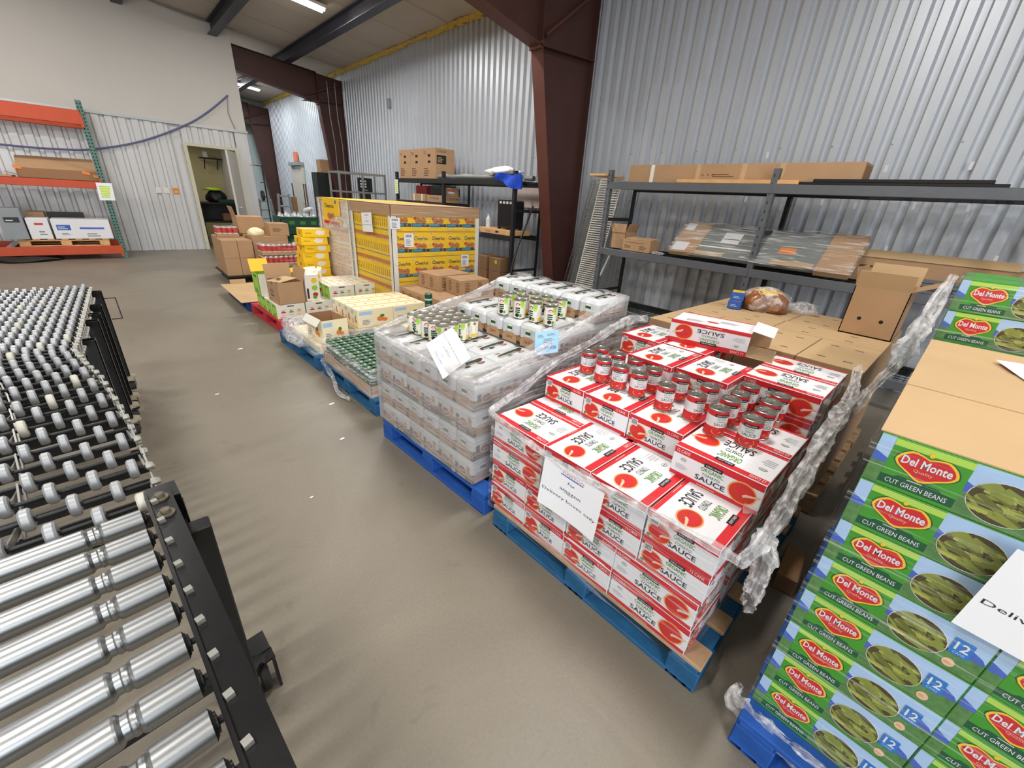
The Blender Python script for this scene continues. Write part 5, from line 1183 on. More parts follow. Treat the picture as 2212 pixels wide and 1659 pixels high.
# ================================================================== STEEL SHELVING ALONG THE RIGHT WALL
RX0, RX1 = 4.6, 5.2
def rack(ys, label, levels, m_front, m_back):
    e = empty('shelving_rack', (4.9, (ys[0]+ys[-1])/2, 0)); tag(e, label, 'shelving', 'dark steel shelving racks'); oy = (ys[0]+ys[-1])/2; ox = 4.9
    def post(x, y, m):
        b = MB(); s = 1 if x < 4.9 else -1
        b.box((x-ox-0.002, y-oy-0.028, 0), (x-ox+0.002, y-oy+0.028, 1.92), m); b.box((x-ox, y-oy-0.028, 0), (x-ox+s*0.05, y-oy-0.025, 1.92), m)
        for k in range(24):
            z = 0.10+k*0.076
            b.box((x-ox-0.0026, y-oy+0.004, z), (x-ox+0.0026, y-oy+0.012, z+0.026), 'hole'); b.box((x-ox+s*0.02, y-oy-0.0286, z), (x-ox+s*0.028, y-oy-0.0246, z+0.026), 'hole')
        return b.build('post', e)
    for y in ys: post(RX0, y, m_front); post(RX1, y, m_back)
    for i in range(len(ys)-1):
        a, b2 = min(ys[i], ys[i+1])+0.03, max(ys[i], ys[i+1])-0.03
        for z in levels[i]:
            MB().box((RX0-ox-0.006, a-oy-0.03, z-0.08), (RX0-ox+0.03, b2-oy+0.03, z), m_front, ch=0.004).build('beam', e)
            MB().box((RX1-ox-0.03, a-oy-0.03, z-0.08), (RX1-ox+0.004, b2-oy+0.03, z), m_back, ch=0.004).build('beam', e)
            for k in range(3):
                yy = a+(b2-a)*(k+0.5)/3-oy; MB().box((RX0-ox+0.03, yy-0.015, z-0.045), (RX1-ox-0.03, yy+0.015, z-0.015), m_back).build('cross_bar', e)
            w = MB(); nn = 26
            for k in range(nn): yy = a+(b2-a)*(k+0.5)/nn-oy; w.box((RX0-ox+0.03, yy-0.0025, z-0.012), (RX1-ox-0.03, yy+0.0025, z-0.006), 'deckdark')
            for k in range(7): xx = RX0-ox+0.05+k*0.083; w.box((xx, a-oy, z-0.016), (xx+0.005, b2-oy, z-0.011), 'deckdark')
            w.build('wire_deck', e)
    for y in ys:
        for z in (0.45, 1.35): MB().box((RX0-ox, y-oy-0.024, z), (RX1-ox, y-oy-0.02, z+0.04), m_back).build('side_tie', e)
    return e
rack([3.33, 1.50, -0.33], 'grey steel shelving rack behind the tomato sauce and kraft boxes', [(1.79, 1.03, 0.31), (1.79, 1.03, 0.31)], 'rackgrey', 'rackdark')
rack([8.68, 6.95, 5.04], 'dark steel shelving rack behind the cereal stack', [(1.80, 1.40, 0.31), (1.80, 1.00, 0.18)], 'rackdark', 'rackdark')
# ---- things on the near rack
def simple(name, a, b, m, label, cat, group=None, ch=0.003, art=None, rz=0.0):
    c = ((a[0]+b[0])/2, (a[1]+b[1])/2, a[2]); w, d, h = (b[0]-a[0])/2, (b[1]-a[1])/2, b[2]-a[2]
    k = MB().box((-w, -d, 0), (w, d, h), m, ch=ch)
    if art: art(k, w, d, h)
    return tag(k.build(name, None, c, rz), label, cat, group)
def long_art(k, w, d, h):
    a = Art()
    for x, m in ((0.28, 'offwhite'), (0.82, 'kraftlight'), (1.28, 'kraftlight'), (1.62, 'kraftlight')): a.rect(x, 0.0, x+0.045, h, m, 1)
    for x in (0.28, 0.82, 1.28, 1.62): a.rect(x-0.03, 0.0, x-0.028, h, 'kraftdark', 1)
    a.lines(1.0, h*0.35, 0.24, h*0.2, 2, 'kraftink', 1); a.text('A  R A', 0.88, h*0.4, 0.14, h*0.12, 'kraftink', 1)
    k.plane_art(a, (-w, d, 0), (0, -1, 0), (0, 0, 1))
    t = Art()
    for x in (1.45, 1.62, 1.88): t.rect(x, 0.02, x+0.11, 0.10, 'white', 1); t.lines(x+0.01, 0.03, 0.09, 0.05, 3, 'inkgrey', 2)
    k.plane_art(t, (-w, d, h), (0, -1, 0), (1, 0, 0))
    k.box((-w+0.02, -d-0.001, 0.02), (w-0.02, -d, h-0.02), 'kraftdark')
simple('long_carton', (4.72, 0.88, 1.791), (5.02, 3.14, 1.975), 'kraft', 'very long taped kraft carton lying on top of the grey shelving', 'cardboard box', art=long_art)
simple('wood_board', (4.60, 1.30, 1.791), (4.70, 2.46, 1.826), 'pinewood', 'orange brown wooden board lying in front of the long carton', 'board')
simple('wood_board', (4.55, 3.36, 1.851), (4.95, 3.60, 1.875), 'pinewood', 'short wooden strip resting on the leaning wire grid panels', 'board')
simple('black_strip', (4.61, 0.02, 1.791), (4.69, 1.30, 1.812), 'plasticblack', 'lower black plastic strip on the top shelf beside the board', 'strip', 'black plastic strips')
simple('black_strip', (4.63, 0.10, 1.8125), (4.72, 1.20, 1.838), 'plasticblack', 'upper black plastic strip on the top shelf beside the board', 'strip', 'black plastic strips')
# open small box
e = empty('open_box', (4.86, 3.17, 1.031)); tag(e, 'small open kraft box standing at the left end of the middle shelf', 'cardboard box')
x, y, h, t = 0.12, 0.10, 0.20, 0.003
MB().box((-x, -y, 0), (-x+t, y, h), 'kraft').box((x-t, -y, 0), (x, y, h), 'kraft').box((-x, -y, 0), (x, -y+t, h), 'kraft').box((-x, y-t, 0), (x, y, h), 'kraft').box((-x, -y, 0), (x, y, t), 'kraftdark').build('box_body', e)
MB().obox((-x-0.005, 0, h+0.045), (0.006, 0, 0.05), (0, y, 0), (0.0015, 0, 0), 'kraft').build('flap', e); MB().obox((0, -y-0.02, h+0.05), (x, 0, 0), (0, -0.022, 0.05), (0, 0.0015, 0.0006), 'kraft').build('flap', e); MB().obox((0, y+0.02, h+0.04), (x, 0, 0), (0, 0.025, 0.045), (0, 0.0015, 0), 'kraft').build('flap', e)
def sb_art(k, w, d, h):
    a = Art(); a.rect(0.03, h*0.72, 0.30, h*0.76, 'kraftink', 1); a.lines(0.03, h*0.25, 0.10, h*0.3, 3, 'kraftink', 1); a.lines(0.24, h*0.2, 0.10, h*0.35, 4, 'kraftink', 1); k.plane_art(a, (-w, d, 0), (0, -1, 0), (0, 0, 1))
    for s in (-1, 1): k.obox((0.0, s*d*0.45, h+0.012), (w, 0, 0.008), (0, d*0.42, 0.004), (0, 0, 0.0015), 'kraftlight')
simple('parcel', (4.66, 2.66, 1.031), (4.88, 3.04, 1.165), 'kraft', 'low printed kraft parcel beside the small open box', 'cardboard box', art=sb_art)
b = blob('x', (0, 0, 0), 0.05, 0.07, 0.03, 'filmbunch', 12, 0.7); tag(b.build('plastic_scrap', None, (4.68, 2.56, 1.031)), 'scrap of crumpled plastic beside the kraft parcel', 'plastic scrap')
# film wrapped panel leaning on the middle shelf
e = empty('wrapped_panel', (4.80, 1.54, 1.05)); tag(e, 'long grey panel with cardboard ends wrapped in clear film, leaning on the middle shelf', 'panel')
up = Vector((0.36, 0, 0.30)).normalized(); ln = Vector((0, 1, 0)); nn = ln.cross(up)*1.0
if nn.x > 0: nn = -nn
def pb(y0, y1, v0, v1, t0, t1, m, name):
    c = Vector((-0.19, 0, 0.02))+ln*((y0+y1)/2)+up*((v0+v1)/2)+nn*((t0+t1)/2)
    return MB().obox(c, ln*((y1-y0)/2), up*((v1-v0)/2), nn*((t1-t0)/2), m).build(name, e)
pb(-0.60, 0.60, 0.0, 0.46, 0.0, 0.04, 'greysheet', 'panel_core'); pb(-0.84, -0.58, -0.02, 0.47, -0.005, 0.05, 'kraft', 'cardboard_end'); pb(0.55, 0.84, 0.0, 0.47, -0.005, 0.05, 'kraft', 'cardboard_end')
pb(-0.56, -0.2, 0.0, 0.06, 0.04, 0.044, 'kraftlight', 'edge_strip'); pb(0.25, 0.55, 0.0, 0.06, 0.04, 0.044, 'kraftlight', 'edge_strip'); pb(0.0, 0.58, 0.12, 0.14, 0.04, 0.046, 'offwhite', 'edge_strip')
pb(0.18, 0.36, 0.20, 0.36, 0.041, 0.043, 'white', 'shipping_label'); pb(-0.36, -0.22, 0.15, 0.23, 0.041, 0.043, 'orange', 'orange_sticker'); pb(0.66, 0.82, 0.02, 0.15, 0.051, 0.053, 'white', 'shipping_label'); pb(0.72, 0.82, 0.34, 0.45, 0.051, 0.053, 'white', 'shipping_label'); pb(0.645, 0.66, 0.02, 0.15, 0.051, 0.053, 'orange', 'orange_sticker'); pb(0.19, 0.35, 0.26, 0.27, 0.043, 0.044, 'ink', 'print_line')
pb(-0.86, 0.86, -0.03, 0.48, 0.055, 0.056, 'film', 'clear_film')
b = MB().box((4.98, -0.28, 1.031), (5.14, 1.86, 1.24), 'kraft', ch=0.003); b.obox((5.0, 0.25, 1.27), (0.03, 0, 0.03), (0, 0.5, 0), (0.001, 0, -0.001), 'kraftlight'); b.plane_art(Art().rect(1.15, 0.12, 1.5, 0.14, 'kraftink', 1).rect(1.9, 0.02, 2.1, 0.13, 'pinkboard', 1).rect(1.95, 0.11, 2.06, 0.125, 'darkred', 2), (4.98, 1.86, 1.031), (0, -1, 0), (0, 0, 1)); b.box((4.99, 1.861, 1.05), (5.13, 1.863, 1.23), 'hole')
tag(b.build('long_carton'), 'long opened kraft carton lying behind the wrapped panel', 'cardboard box')
for k in range(4): simple('metal_channel', (4.60+0.02*(k % 2), -0.30, 1.031+k*0.026), (4.70, 0.42-0.04*k, 1.055+k*0.026), 'rackgrey', f'grey metal channel in the small pile on the middle shelf, {["lowest", "second", "third", "topmost"][k]}', 'metal channel', 'pile of grey metal channels')
# leaning wire grid panels between column and rack
def grid_panel(x, o_top, o_bot, w, label, m='zinc', horiz=0.026, vert=0.052, hr=0.0022, big=False, z1=1.84):
    e = empty('wire_grid_panel', (x, o_bot[0], 0)); tag(e, label, 'wire panel', 'leaning wire grid panels')
    def P(u, v): return Vector((0.04*(1-v), (o_top[0]-o_bot[0])*v-u*w, 0.01+(z1-0.01)*v))
    fr = MB()
    for (a, b) in (((0, 0), (0, 1)), ((1, 0), (1, 1)), ((0, 0), (1, 0)), ((0, 1), (1, 1))): fr.bar(P(*a), P(*b), 0.008, 0.008, m, up=(1, 0, 0))
    fr.build('outer_frame', e)
    nh = int(z1/horiz); g = MB()
    for k in range(1, nh): g.bar(P(0, k/nh), P(1, k/nh), hr*2, hr*2, m, up=(1, 0, 0))
    g.build('cross_wires', e)
    nv = int(w/vert); g = MB()
    for k in range(1, nv): g.bar(P(k/nv, 0)+Vector((0.004, 0, 0)), P(k/nv, 1)+Vector((0.004, 0, 0)), hr*2, hr*2, m, up=(1, 0, 0))
    g.build('long_wires', e)
grid_panel(5.16, (4.02,), (4.46,), 0.46, 'wire grid panel leaning farthest left beside the brown column')
grid_panel(5.10, (3.93,), (4.33,), 0.40, 'wire grid panel leaning second from the brown column', vert=0.075)
grid_panel(5.03, (3.85,), (4.20,), 0.38, 'wire grid panel leaning third from the brown column', horiz=0.034)
grid_panel(4.96, (3.72,), (4.04,), 0.34, 'pale slatted panel leaning against the end of the grey shelving', m='whiteslat', horiz=0.03, vert=0.28, hr=0.0055)
grid_panel(5.27, (3.66,), (3.86,), 0.36, 'wire grid panel standing behind the end posts of the shelving')
tag(MB().tube([(4.98, 3.53, 0.62), (4.92, 3.36, 0.96)], 0.014, 'white', n=10).build('plastic_pipe'), 'short white plastic pipe leaning at the end of the shelving', 'pipe')
# ---- things on the far rack
def cos_art(k, w, d, h):
    a = Art(); a.text('COSORI', 0.04, h*0.86, 0.20, h*0.08, 'ink', 1); a.rect(0.03, h*0.50, 0.24, h*0.78, 'black', 1); a.lines(0.05, h*0.55, 0.13, h*0.18, 4, 'kraftlight', 2); k.plane_art(a, (-w, -d, 0), (1, 0, 0), (0, 0, 1))
    a = Art(); a.rect(2*d*0.42, h*0.72, 2*d*0.62, h*0.80, 'black', 1); a.rect(2*d*0.42, h*0.52, 2*d*0.62, h*0.60, 'black', 1); a.lines(2*d*0.1, h*0.82, 0.1, h*0.1, 2, 'kraftink', 1); a.lines(2*d*0.1, h*0.1, 0.2, h*0.3, 4, 'kraftink', 1); k.plane_art(a, (-w, d, 0), (0, -1, 0), (0, 0, 1))
for i, nm in enumerate(('nearest the camera', 'in the middle', 'farthest back')):
    simple('appliance_box', (4.72, 7.37+i*0.455, 1.801), (5.15, 7.82+i*0.455, 2.32), 'kraft', f'brown appliance box on the far rack, {nm} of the three', 'cardboard box', 'brown appliance boxes on the far rack', art=cos_art)
for i, (x, r, m, y0, y1, lb) in enumerate(((4.72, 0.035, 'greysheet', 5.0, 7.25, 'grey plastic roll lying along the top of the far rack'), (4.82, 0.04, 'whitecloth', 5.1, 7.3, 'white roll lying behind the grey roll on the far rack'), (4.92, 0.035, 'greysheet', 4.95, 6.9, 'second grey roll lying farther back on the far rack'))):
    n = 9; pts = [(x+0.01*math.sin(k*1.7), y0+(y1-y0)*k/n, 1.802+r+0.006*math.sin(k*2.3)**2) for k in range(n+1)]
    tag(MB().tube(pts, [r*(1+0.12*math.sin(k*2.1+i)) for k in range(n+1)], m, n=12).build('sheet_roll'), lb, 'roll', 'rolls on the far rack')
tag(blob('x', (0, 0, 0), 0.11, 0.36, 0.10, 'whitecloth', 21, 0.7).build('white_cloth', None, (4.70, 5.42, 1.875)), 'crumpled white cloth draped over the rolls on the far rack', 'cloth')
bc = MB(); vs = []; fs = []
for i in range(9):
    for j in range(9):
        u, v = i/8, j/8; vs.append((4.58-0.03*math.sin(u*9+v*3)-0.02, 5.42-0.55*u, 1.87-0.15*v*(0.6+0.8*u)+0.02*math.sin(u*7)))
for i in range(8):
    for j in range(8): fs.append((i*9+j, (i+1)*9+j, (i+1)*9+j+1, i*9+j+1))
bc.add(vs, fs, 'bluecloth', True); bc.add([(v[0]+0.025, v[1], v[2]) for v in vs], fs, 'bluecloth', True)
tag(bc.build('blue_cloth'), 'bright blue sheet hanging over the front of the far rack', 'cloth')
simple('appliance_box', (4.66, 6.98, 1.401), (5.0, 7.6, 1.52), 'kraft', 'flat brown appliance box on the second level of the far rack', 'cardboard box', art=lambda k, w, d, h: k.plane_art(Art().text('COSORI', 0.06, h*0.4, 0.26, h*0.3, 'ink', 1), (-w, -d, 0), (1, 0, 0), (0, 0, 1)).plane_art(Art().text('COSORI', 0.12, h*0.4, 0.3, h*0.3, 'ink', 1), (-w, d, 0), (0, -1, 0), (0, 0, 1)))
simple('taped_box', (4.66, 7.66, 1.401), (5.0, 8.2, 1.53), 'kraft', 'brown box with two white tape strips on the far rack', 'cardboard box', art=lambda k, w, d, h: k.plane_art(Art().rect(0.1, 0, 0.15, h, 'white', 1).rect(0.4, 0, 0.45, h, 'white', 1), (-w, d, 0), (0, -1, 0), (0, 0, 1)))
simple('tool_case', (4.75, 7.75, 1.531), (5.1, 8.15, 1.68), 'darkred', 'dark red case stacked on the taped box', 'case')
simple('tool_case', (4.75, 7.12, 1.521), (5.1, 7.64, 1.66), 'plasticblack', 'black case with green lid stacked on the flat appliance box', 'case', art=lambda k, w, d, h: k.box((-w*0.8, -d*0.7, h), (w*0.8, d*0.7, h+0.03), 'crate'))
simple('small_box', (4.68, 6.98, 1.521), (4.98, 7.10, 1.66), 'kraft', 'small brown box with red and white label on the far rack', 'cardboard box', art=lambda k, w, d, h: k.plane_art(Art().rect(0.05, h*0.3, 0.2, h*0.7, 'white', 1).rect(0.05, h*0.55, 0.2, h*0.7, 'red', 2), (-w, -d, 0), (1, 0, 0), (0, 0, 1)))
# yellow striped tag hanging on the rack post
def ytag(a, w, h): [a.rect(w*0.15, h*(0.1+0.14*k), w*0.85, h*(0.19+0.14*k), 'hiviz', 1) for k in range(6)]
notice('yellow_tag', 0.14, 0.26, (4.57, 8.62, 1.64), (0, -1, 0), (0, 0, 1), 'yellow striped tag hanging on the post of the far rack', ytag, nb=2)
# heater on plank
k = MB().box((4.60, 5.08, 1.001), (5.05, 5.97, 1.075), 'pinewood', ch=0.003); k.plane_art(Art().lines(0.06, 0.025, 0.12, 0.02, 1, 'kraftink', 1).lines(0.3, 0.025, 0.16, 0.02, 1, 'kraftink', 1).rect(0.54, 0.02, 0.62, 0.05, 'ink', 1), (4.60, 5.97, 1.001), (0, -1, 0), (0, 0, 1)); tag(k.build('flat_box'), 'long flat tan box under the black heater', 'cardboard box')
e = empty('space_heater', (4.85, 5.36, 1.0755)); tag(e, 'black upright heater standing on the flat tan box', 'heater')
MB().box((-0.12, -0.2, 0.02), (0.12, 0.2, 0.44), 'plasticblack', ch=0.02).build('heater_body', e)
for k in range(4): MB().box((-0.123, -0.15+0.08*k, 0.385), (-0.118, -0.10+0.08*k, 0.42), 'whitecloth').build('vent_slot', e)
for (sx, sy) in ((-1, -1), (1, -1), (1, 1), (-1, 1)): MB().box((sx*0.09-0.02, sy*0.16-0.02, 0), (sx*0.09+0.02, sy*0.16+0.02, 0.02), 'rubber').build('foot', e)
tag(MB().lathe([(0.0, 0.0), (0.04, 0.0), (0.042, 0.02), (0.042, 0.13), (0.02, 0.17), (0.015, 0.19), (0.015, 0.21), (0.0, 0.21)], (0, 0, 0), 'glasswhite', n=16).build('bottle', None, (4.75, 5.80, 1.0755)), 'clear plastic bottle standing beside the black heater', 'bottle')
tag(MB().box((5.345, 4.72, 1.42), (5.36, 5.75, 1.75), 'pinkboard').build('foam_board'), 'pale pinkish board stuck between the far rack and the wall', 'board')
for i, (y, z, lb) in enumerate(((5.45, 0.181, 'small kraft box at the bottom of the far rack, lower right'), (5.45, 0.40, 'small kraft box with green sticker at the bottom of the far rack'), (5.82, 0.181, 'small kraft box at the bottom of the far rack, lower left'), (5.82, 0.40, 'small kraft box at the bottom of the far rack, upper left'))):
    simple('small_kraft_box', (4.63, y-0.15, z), (4.95, y+0.15, z+0.215), 'kraftdark', lb, 'cardboard box', 'small kraft boxes under the far rack', art=(lambda k, w, d, h: k.plane_art(Art().rect(d, h*0.6, d+0.06, h*0.85, 'hiviz', 1), (-w, d, 0), (0, -1, 0), (0, 0, 1))) if i == 1 else None)
tag(MB().tube([(4.36, 4.84, 0.0), (4.50, 4.86, 0.62), (4.62, 4.90, 0.85), (4.95, 4.95, 1.45)], [0.02, 0.02, 0.014, 0.014], 'plasticblack', n=10).build('jack_handle'), 'black steel lever leaning at the end of the far rack', 'lever')
# ================================================================== ORANGE PALLET RACK AT THE PARTITION
e = empty('pallet_rack', (-1.2, 12.0, 0)); tag(e, 'orange and green pallet rack in front of the partition wall', 'shelving'); ex, ey = -1.2, 12.0
for x in (0.07, -2.60):
    for y in (11.5, 12.5):
        b = MB().box((x-ex-0.04, y-ey-0.035, 0), (x-ex+0.04, y-ey+0.035, 2.66), 'rackgreen', ch=0.004)
        for k in range(46):
            z = 0.12+k*0.055; b.box((x-ex-0.028, y-ey-0.0358, z), (x-ex-0.012, y-ey-0.034, z+0.025), 'hole'); b.box((x-ex+0.012, y-ey-0.0358, z), (x-ex+0.028, y-ey-0.034, z+0.025), 'hole')
        b.build('upright', e)
    for z in (0.4, 1.2, 2.0): MB().bar((x-ex, -0.46, z), (x-ex, 0.46, z+0.4), 0.03, 0.03, 'rackgreen').build('brace', e)
for y in (11.47, 12.47):
    for (z0, z1) in ((2.28, 2.50), (1.25, 1.37), (0.09, 0.24)): MB().box((-2.6-ex, y-ey-0.025, z0), (0.05-ex, y-ey+0.025, z1), 'rackorange', ch=0.006).build('beam', e)
for z in (1.372, 0.242):
    for k in range(3): MB().box((-2.3+0.85*k-ex, -0.5, z-0.03), (-2.2+0.85*k-ex, 0.48, z-0.001), 'galv').build('deck_support', e)
for z in (2.28, 1.25, 0.09): MB().box((0.02-ex, -0.56, z-0.04), (0.06-ex, -0.53, z+0.16), 'rackorange').build('beam_bracket', e)
def rn(a, w, h): [a.rect(w*0.16, h*(0.16+0.1*k), w*(0.84-0.02*(6-k)), h*(0.22+0.1*k), 'hiviz', 1) for k in range(7)]
notice('yellow_notice', 0.22, 0.30, (0.07, 11.43, 1.21), (1, 0, 0.02), (0.05, 0, 1), 'white and yellow capacity notice on the green rack upright', rn, nb=2)
# open carton tray on the middle level
e = empty('open_carton', (-0.48, 11.8, 1.374)); tag(e, 'wide open kraft carton with lifted lid on the orange rack', 'cardboard box')
b = MB(); t = 0.005; x, y, h = 0.50, 0.25, 0.16
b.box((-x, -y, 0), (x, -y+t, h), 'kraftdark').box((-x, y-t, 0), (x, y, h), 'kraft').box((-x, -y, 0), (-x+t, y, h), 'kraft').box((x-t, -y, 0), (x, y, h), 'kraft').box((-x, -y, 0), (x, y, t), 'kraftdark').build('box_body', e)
MB().obox((0.0, -0.02, h+0.10), (x, 0, 0.01), (0, y*0.9, 0.10), (0, -0.001, 0.003), 'kraft').build('lid', e); MB().obox((-x-0.05, -0.1, h*0.3), (0.10, 0, -0.03), (0, 0.14, 0), (0, 0, 0.003), 'kraft').build('flap', e)
for (px, pz) in ((-x+0.02, h), (x-0.14, h-0.03), (x, h*0.5)): MB().obox((px, -y-0.003, pz), (0.05, 0, -0.01), (0, 0.004, 0), (0, 0, 0.025), 'orange').build('orange_tape', e)
simple('cardboard_flap', (-2.2, 11.44, 1.3745), (-1.05, 11.95, 1.40), 'kraft', 'flat piece of cardboard at the left on the orange rack', 'cardboard sheet')
# pallet and white boxes on the lowest beam
pl = pallet(-1.28, 11.46, -0.10, 12.44, 'pinewood', 'small wooden pallet on the lowest orange beam'); pl.location.z = 0.243
def wb_art(k, w, d, h):
    a = Art(); a.rect(2*w*0.07, h*0.45, 2*w*0.30, h*0.72, 'bluebox', 1); a.lines(2*w*0.09, h*0.5, 2*w*0.17, h*0.18, 2, 'white', 2); a.rect(2*w*0.45, h*0.50, 2*w*0.88, h*0.60, 'mountain', 1); a.lines(2*w*0.12, h*0.2, 2*w*0.16, h*0.12, 2, 'inkgrey', 1); a.lines(2*w*0.55, h*0.12, 2*w*0.25, h*0.22, 2, 'inkgrey', 1); k.plane_art(a, (-w, -d, 0), (1, 0, 0), (0, 0, 1))
simple('white_box', (-0.80, 11.46, 0.374), (-0.02, 11.95, 0.71), 'white', 'long white box with blue print on the small pallet', 'carton', 'white boxes on the orange rack', art=wb_art)
simple('white_box', (-1.10, 11.46, 0.374), (-0.83, 11.9, 0.72), 'white', 'white box with red print between the other white boxes', 'carton', 'white boxes on the orange rack', art=lambda k, w, d, h: k.plane_art(Art().rect(0.09, h*0.68, 0.2, h*0.78, 'red', 1).lines(0.12, h*0.2, 0.1, h*0.25, 2, 'inkgrey', 1), (-w, -d, 0), (1, 0, 0), (0, 0, 1)))
simple('white_box', (-1.40, 11.40, 0.374), (-1.12, 11.8, 0.88), 'plasticgrey', 'taller pale grey box with dark label at the left', 'carton', 'white boxes on the orange rack', art=lambda k, w, d, h: k.plane_art(Art().rect(0.06, h*0.55, 0.24, h*0.72, 'ink', 1).lines(0.08, h*0.6, 0.12, h*0.06, 1, 'white', 2), (-w, -d, 0), (1, 0, 0), (0, 0, 1)))
simple('framed_panel', (-0.85, 12.0, 0.374), (-0.35, 12.1, 0.80), 'ink', 'dark framed panel standing behind the long white box', 'panel')
simple('kraft_box', (-1.10, 11.95, 0.374), (-0.88, 12.3, 0.80), 'kraft', 'brown box standing behind the white boxes', 'cardboard box')
b = blob('x', (0, 0, 0), 0.5, 0.35, 0.08, 'rubber', 9, 0.3); tag(b.build('floor_pile', None, (-1.3, 11.55, 0.0)), 'dark rolled mat lying under the lowest orange beam', 'mat')
# ================================================================== WALL FITTINGS
pts = [(-3.2, 12.61, 2.2), (-2.2, 12.61, 1.97), (-1.15, 12.61, 1.89), (-0.34, 12.61, 1.90), (0.17, 12.61, 1.97), (0.91, 12.61, 2.2), (1.72, 12.6, 2.6), (2.2, 12.6, 2.93), (2.63, 12.62, 3.3)]
def smooth_pts(P, k=5):
    out = []; P = [Vector(p) for p in P]
    for i in range(len(P)-1):
        p0 = P[max(i-1, 0)]; p1 = P[i]; p2 = P[i+1]; p3 = P[min(i+2, len(P)-1)]
        for j in range(k):
            t = j/k; out.append(0.5*((2*p1)+(p2-p0)*t+(2*p0-5*p1+4*p2-p3)*t*t+(3*p1-p0-3*p2+p3)*t*t*t))
    out.append(P[-1]); return out
tag(MB().tube(smooth_pts(pts), 0.017, 'cablepurple', n=8).build('hose'), 'purple blue hose hanging in a long bow across the partition wall', 'hose')
tag(MB().tube(smooth_pts([(2.62, 12.64, 3.28), (2.58, 12.64, 3.0), (2.60, 12.64, 2.85), (2.66, 12.64, 2.65)]), 0.008, 'conduit', n=6).build('cable'), 'thin grey cable dropping from the end of the hose', 'cable')
for k, (x0, z0, x1, z1) in enumerate(((1.2, 4.80, 2.95, 4.60), (1.3, 4.76, 2.95, 4.57), (1.2, 4.72, 2.95, 4.54))):
    tag(MB().tube(smooth_pts([(x0, 12.6, z0), ((x0+x1)/2, 12.6, (z0+z1)/2-0.03), (x1, 12.6, z1)]), 0.012, 'conduit', n=6).build('cable'), f'{["upper", "middle", "lower"][k]} of three cables running along the top of the drywall', 'cable', 'cables on top of the drywall')
for (x, m, lb) in ((0.95, 'switch', 'left pale switch plate on the ribbed partition'), (1.09, 'switch', 'right pale switch plate on the ribbed partition'), (1.26, 'orange', 'orange warning plate beside the switch plates')):
    e = empty('switch_plate', (x, 12.655, 1.26)); tag(e, lb, 'switch plate', 'plates on the partition'); MB().box((-0.05, -0.012, -0.06), (0.05, 0, 0.06), m, ch=0.003).build('plate', e)
    if m == 'switch': MB().box((-0.012, -0.02, -0.02), (0.012, -0.012, 0.02), 'white').build('toggle', e)
    else: MB().lathe([(0, 0)], (0, 0, 0), 'ink'); MB().box((-0.03, -0.0135, -0.03), (0.03, -0.012, 0.0), 'gold').build('print_field', e)
simple('junction_box', (5.34, 10.24, 3.30), (5.398, 10.34, 3.48), 'plasticgrey', 'small grey electrical box high on the ribbed wall', 'electrical box')
# ---- inside the office
e = empty('desk', (2.2, 13.9, 0)); tag(e, 'black desk inside the small office', 'desk')
MB().box((-0.45, -0.3, 0.98), (0.45, 0.3, 1.02), 'plasticblack', ch=0.004).build('desk_top', e); MB().box((-0.45, 0.27, 0.5), (0.45, 0.30, 0.98), 'plasticblack').build('back_panel', e); MB().box((-0.40, -0.25, 0.55), (0.45, 0.27, 0.58), 'plasticblack').build('shelf', e)
for (sx, sy) in ((-1, -1), (1, -1), (1, 1), (-1, 1)): MB().box((sx*0.42-0.02, sy*0.27-0.02, 0), (sx*0.42+0.02, sy*0.27+0.02, 0.98), 'plasticblack').build('leg', e)
b = blob('x', (0, 0, 0), 0.24, 0.18, 0.30, 'plasticblack', 13, 0.2); tag(b.build('black_bag', None, (2.22, 13.95, 1.022)), 'black bag standing on the office desk', 'bag')
b = blob('x', (0, 0, 0), 0.20, 0.14, 0.06, 'hiviz', 14, 0.4); tag(b.build('hi_vis_vest', None, (2.16, 13.93, 1.30)), 'lime yellow safety vest lying on the black bag', 'vest')
simple('office_crate', (2.2, 13.66, 1.021), (2.55, 13.85, 1.10), 'crate', 'flat green tray on the edge of the office desk', 'tray')
simple('kraft_box', (2.25, 13.8, 0.581), (2.5, 14.05, 0.76), 'kraftdark', 'small brown box on the lower shelf of the office desk', 'cardboard box')
e = empty('wall_shelf', (2.55, 15.6, 2.08)); tag(e, 'small dark bracket shelf high in the office', 'shelf'); MB().box((-0.3, -0.2, 0), (0.22, 0.1, 0.03), 'plasticblack').build('shelf_board', e)
for s in (-0.2, 0.1): MB().bar((s, 0.08, -0.25), (s, -0.18, 0.0), 0.02, 0.02, 'plasticblack').build('bracket', e)
simple('shelf_item', (2.35, 15.48, 2.112), (2.45, 15.6, 2.26), 'offwhite', 'pale container on the office wall shelf', 'container')
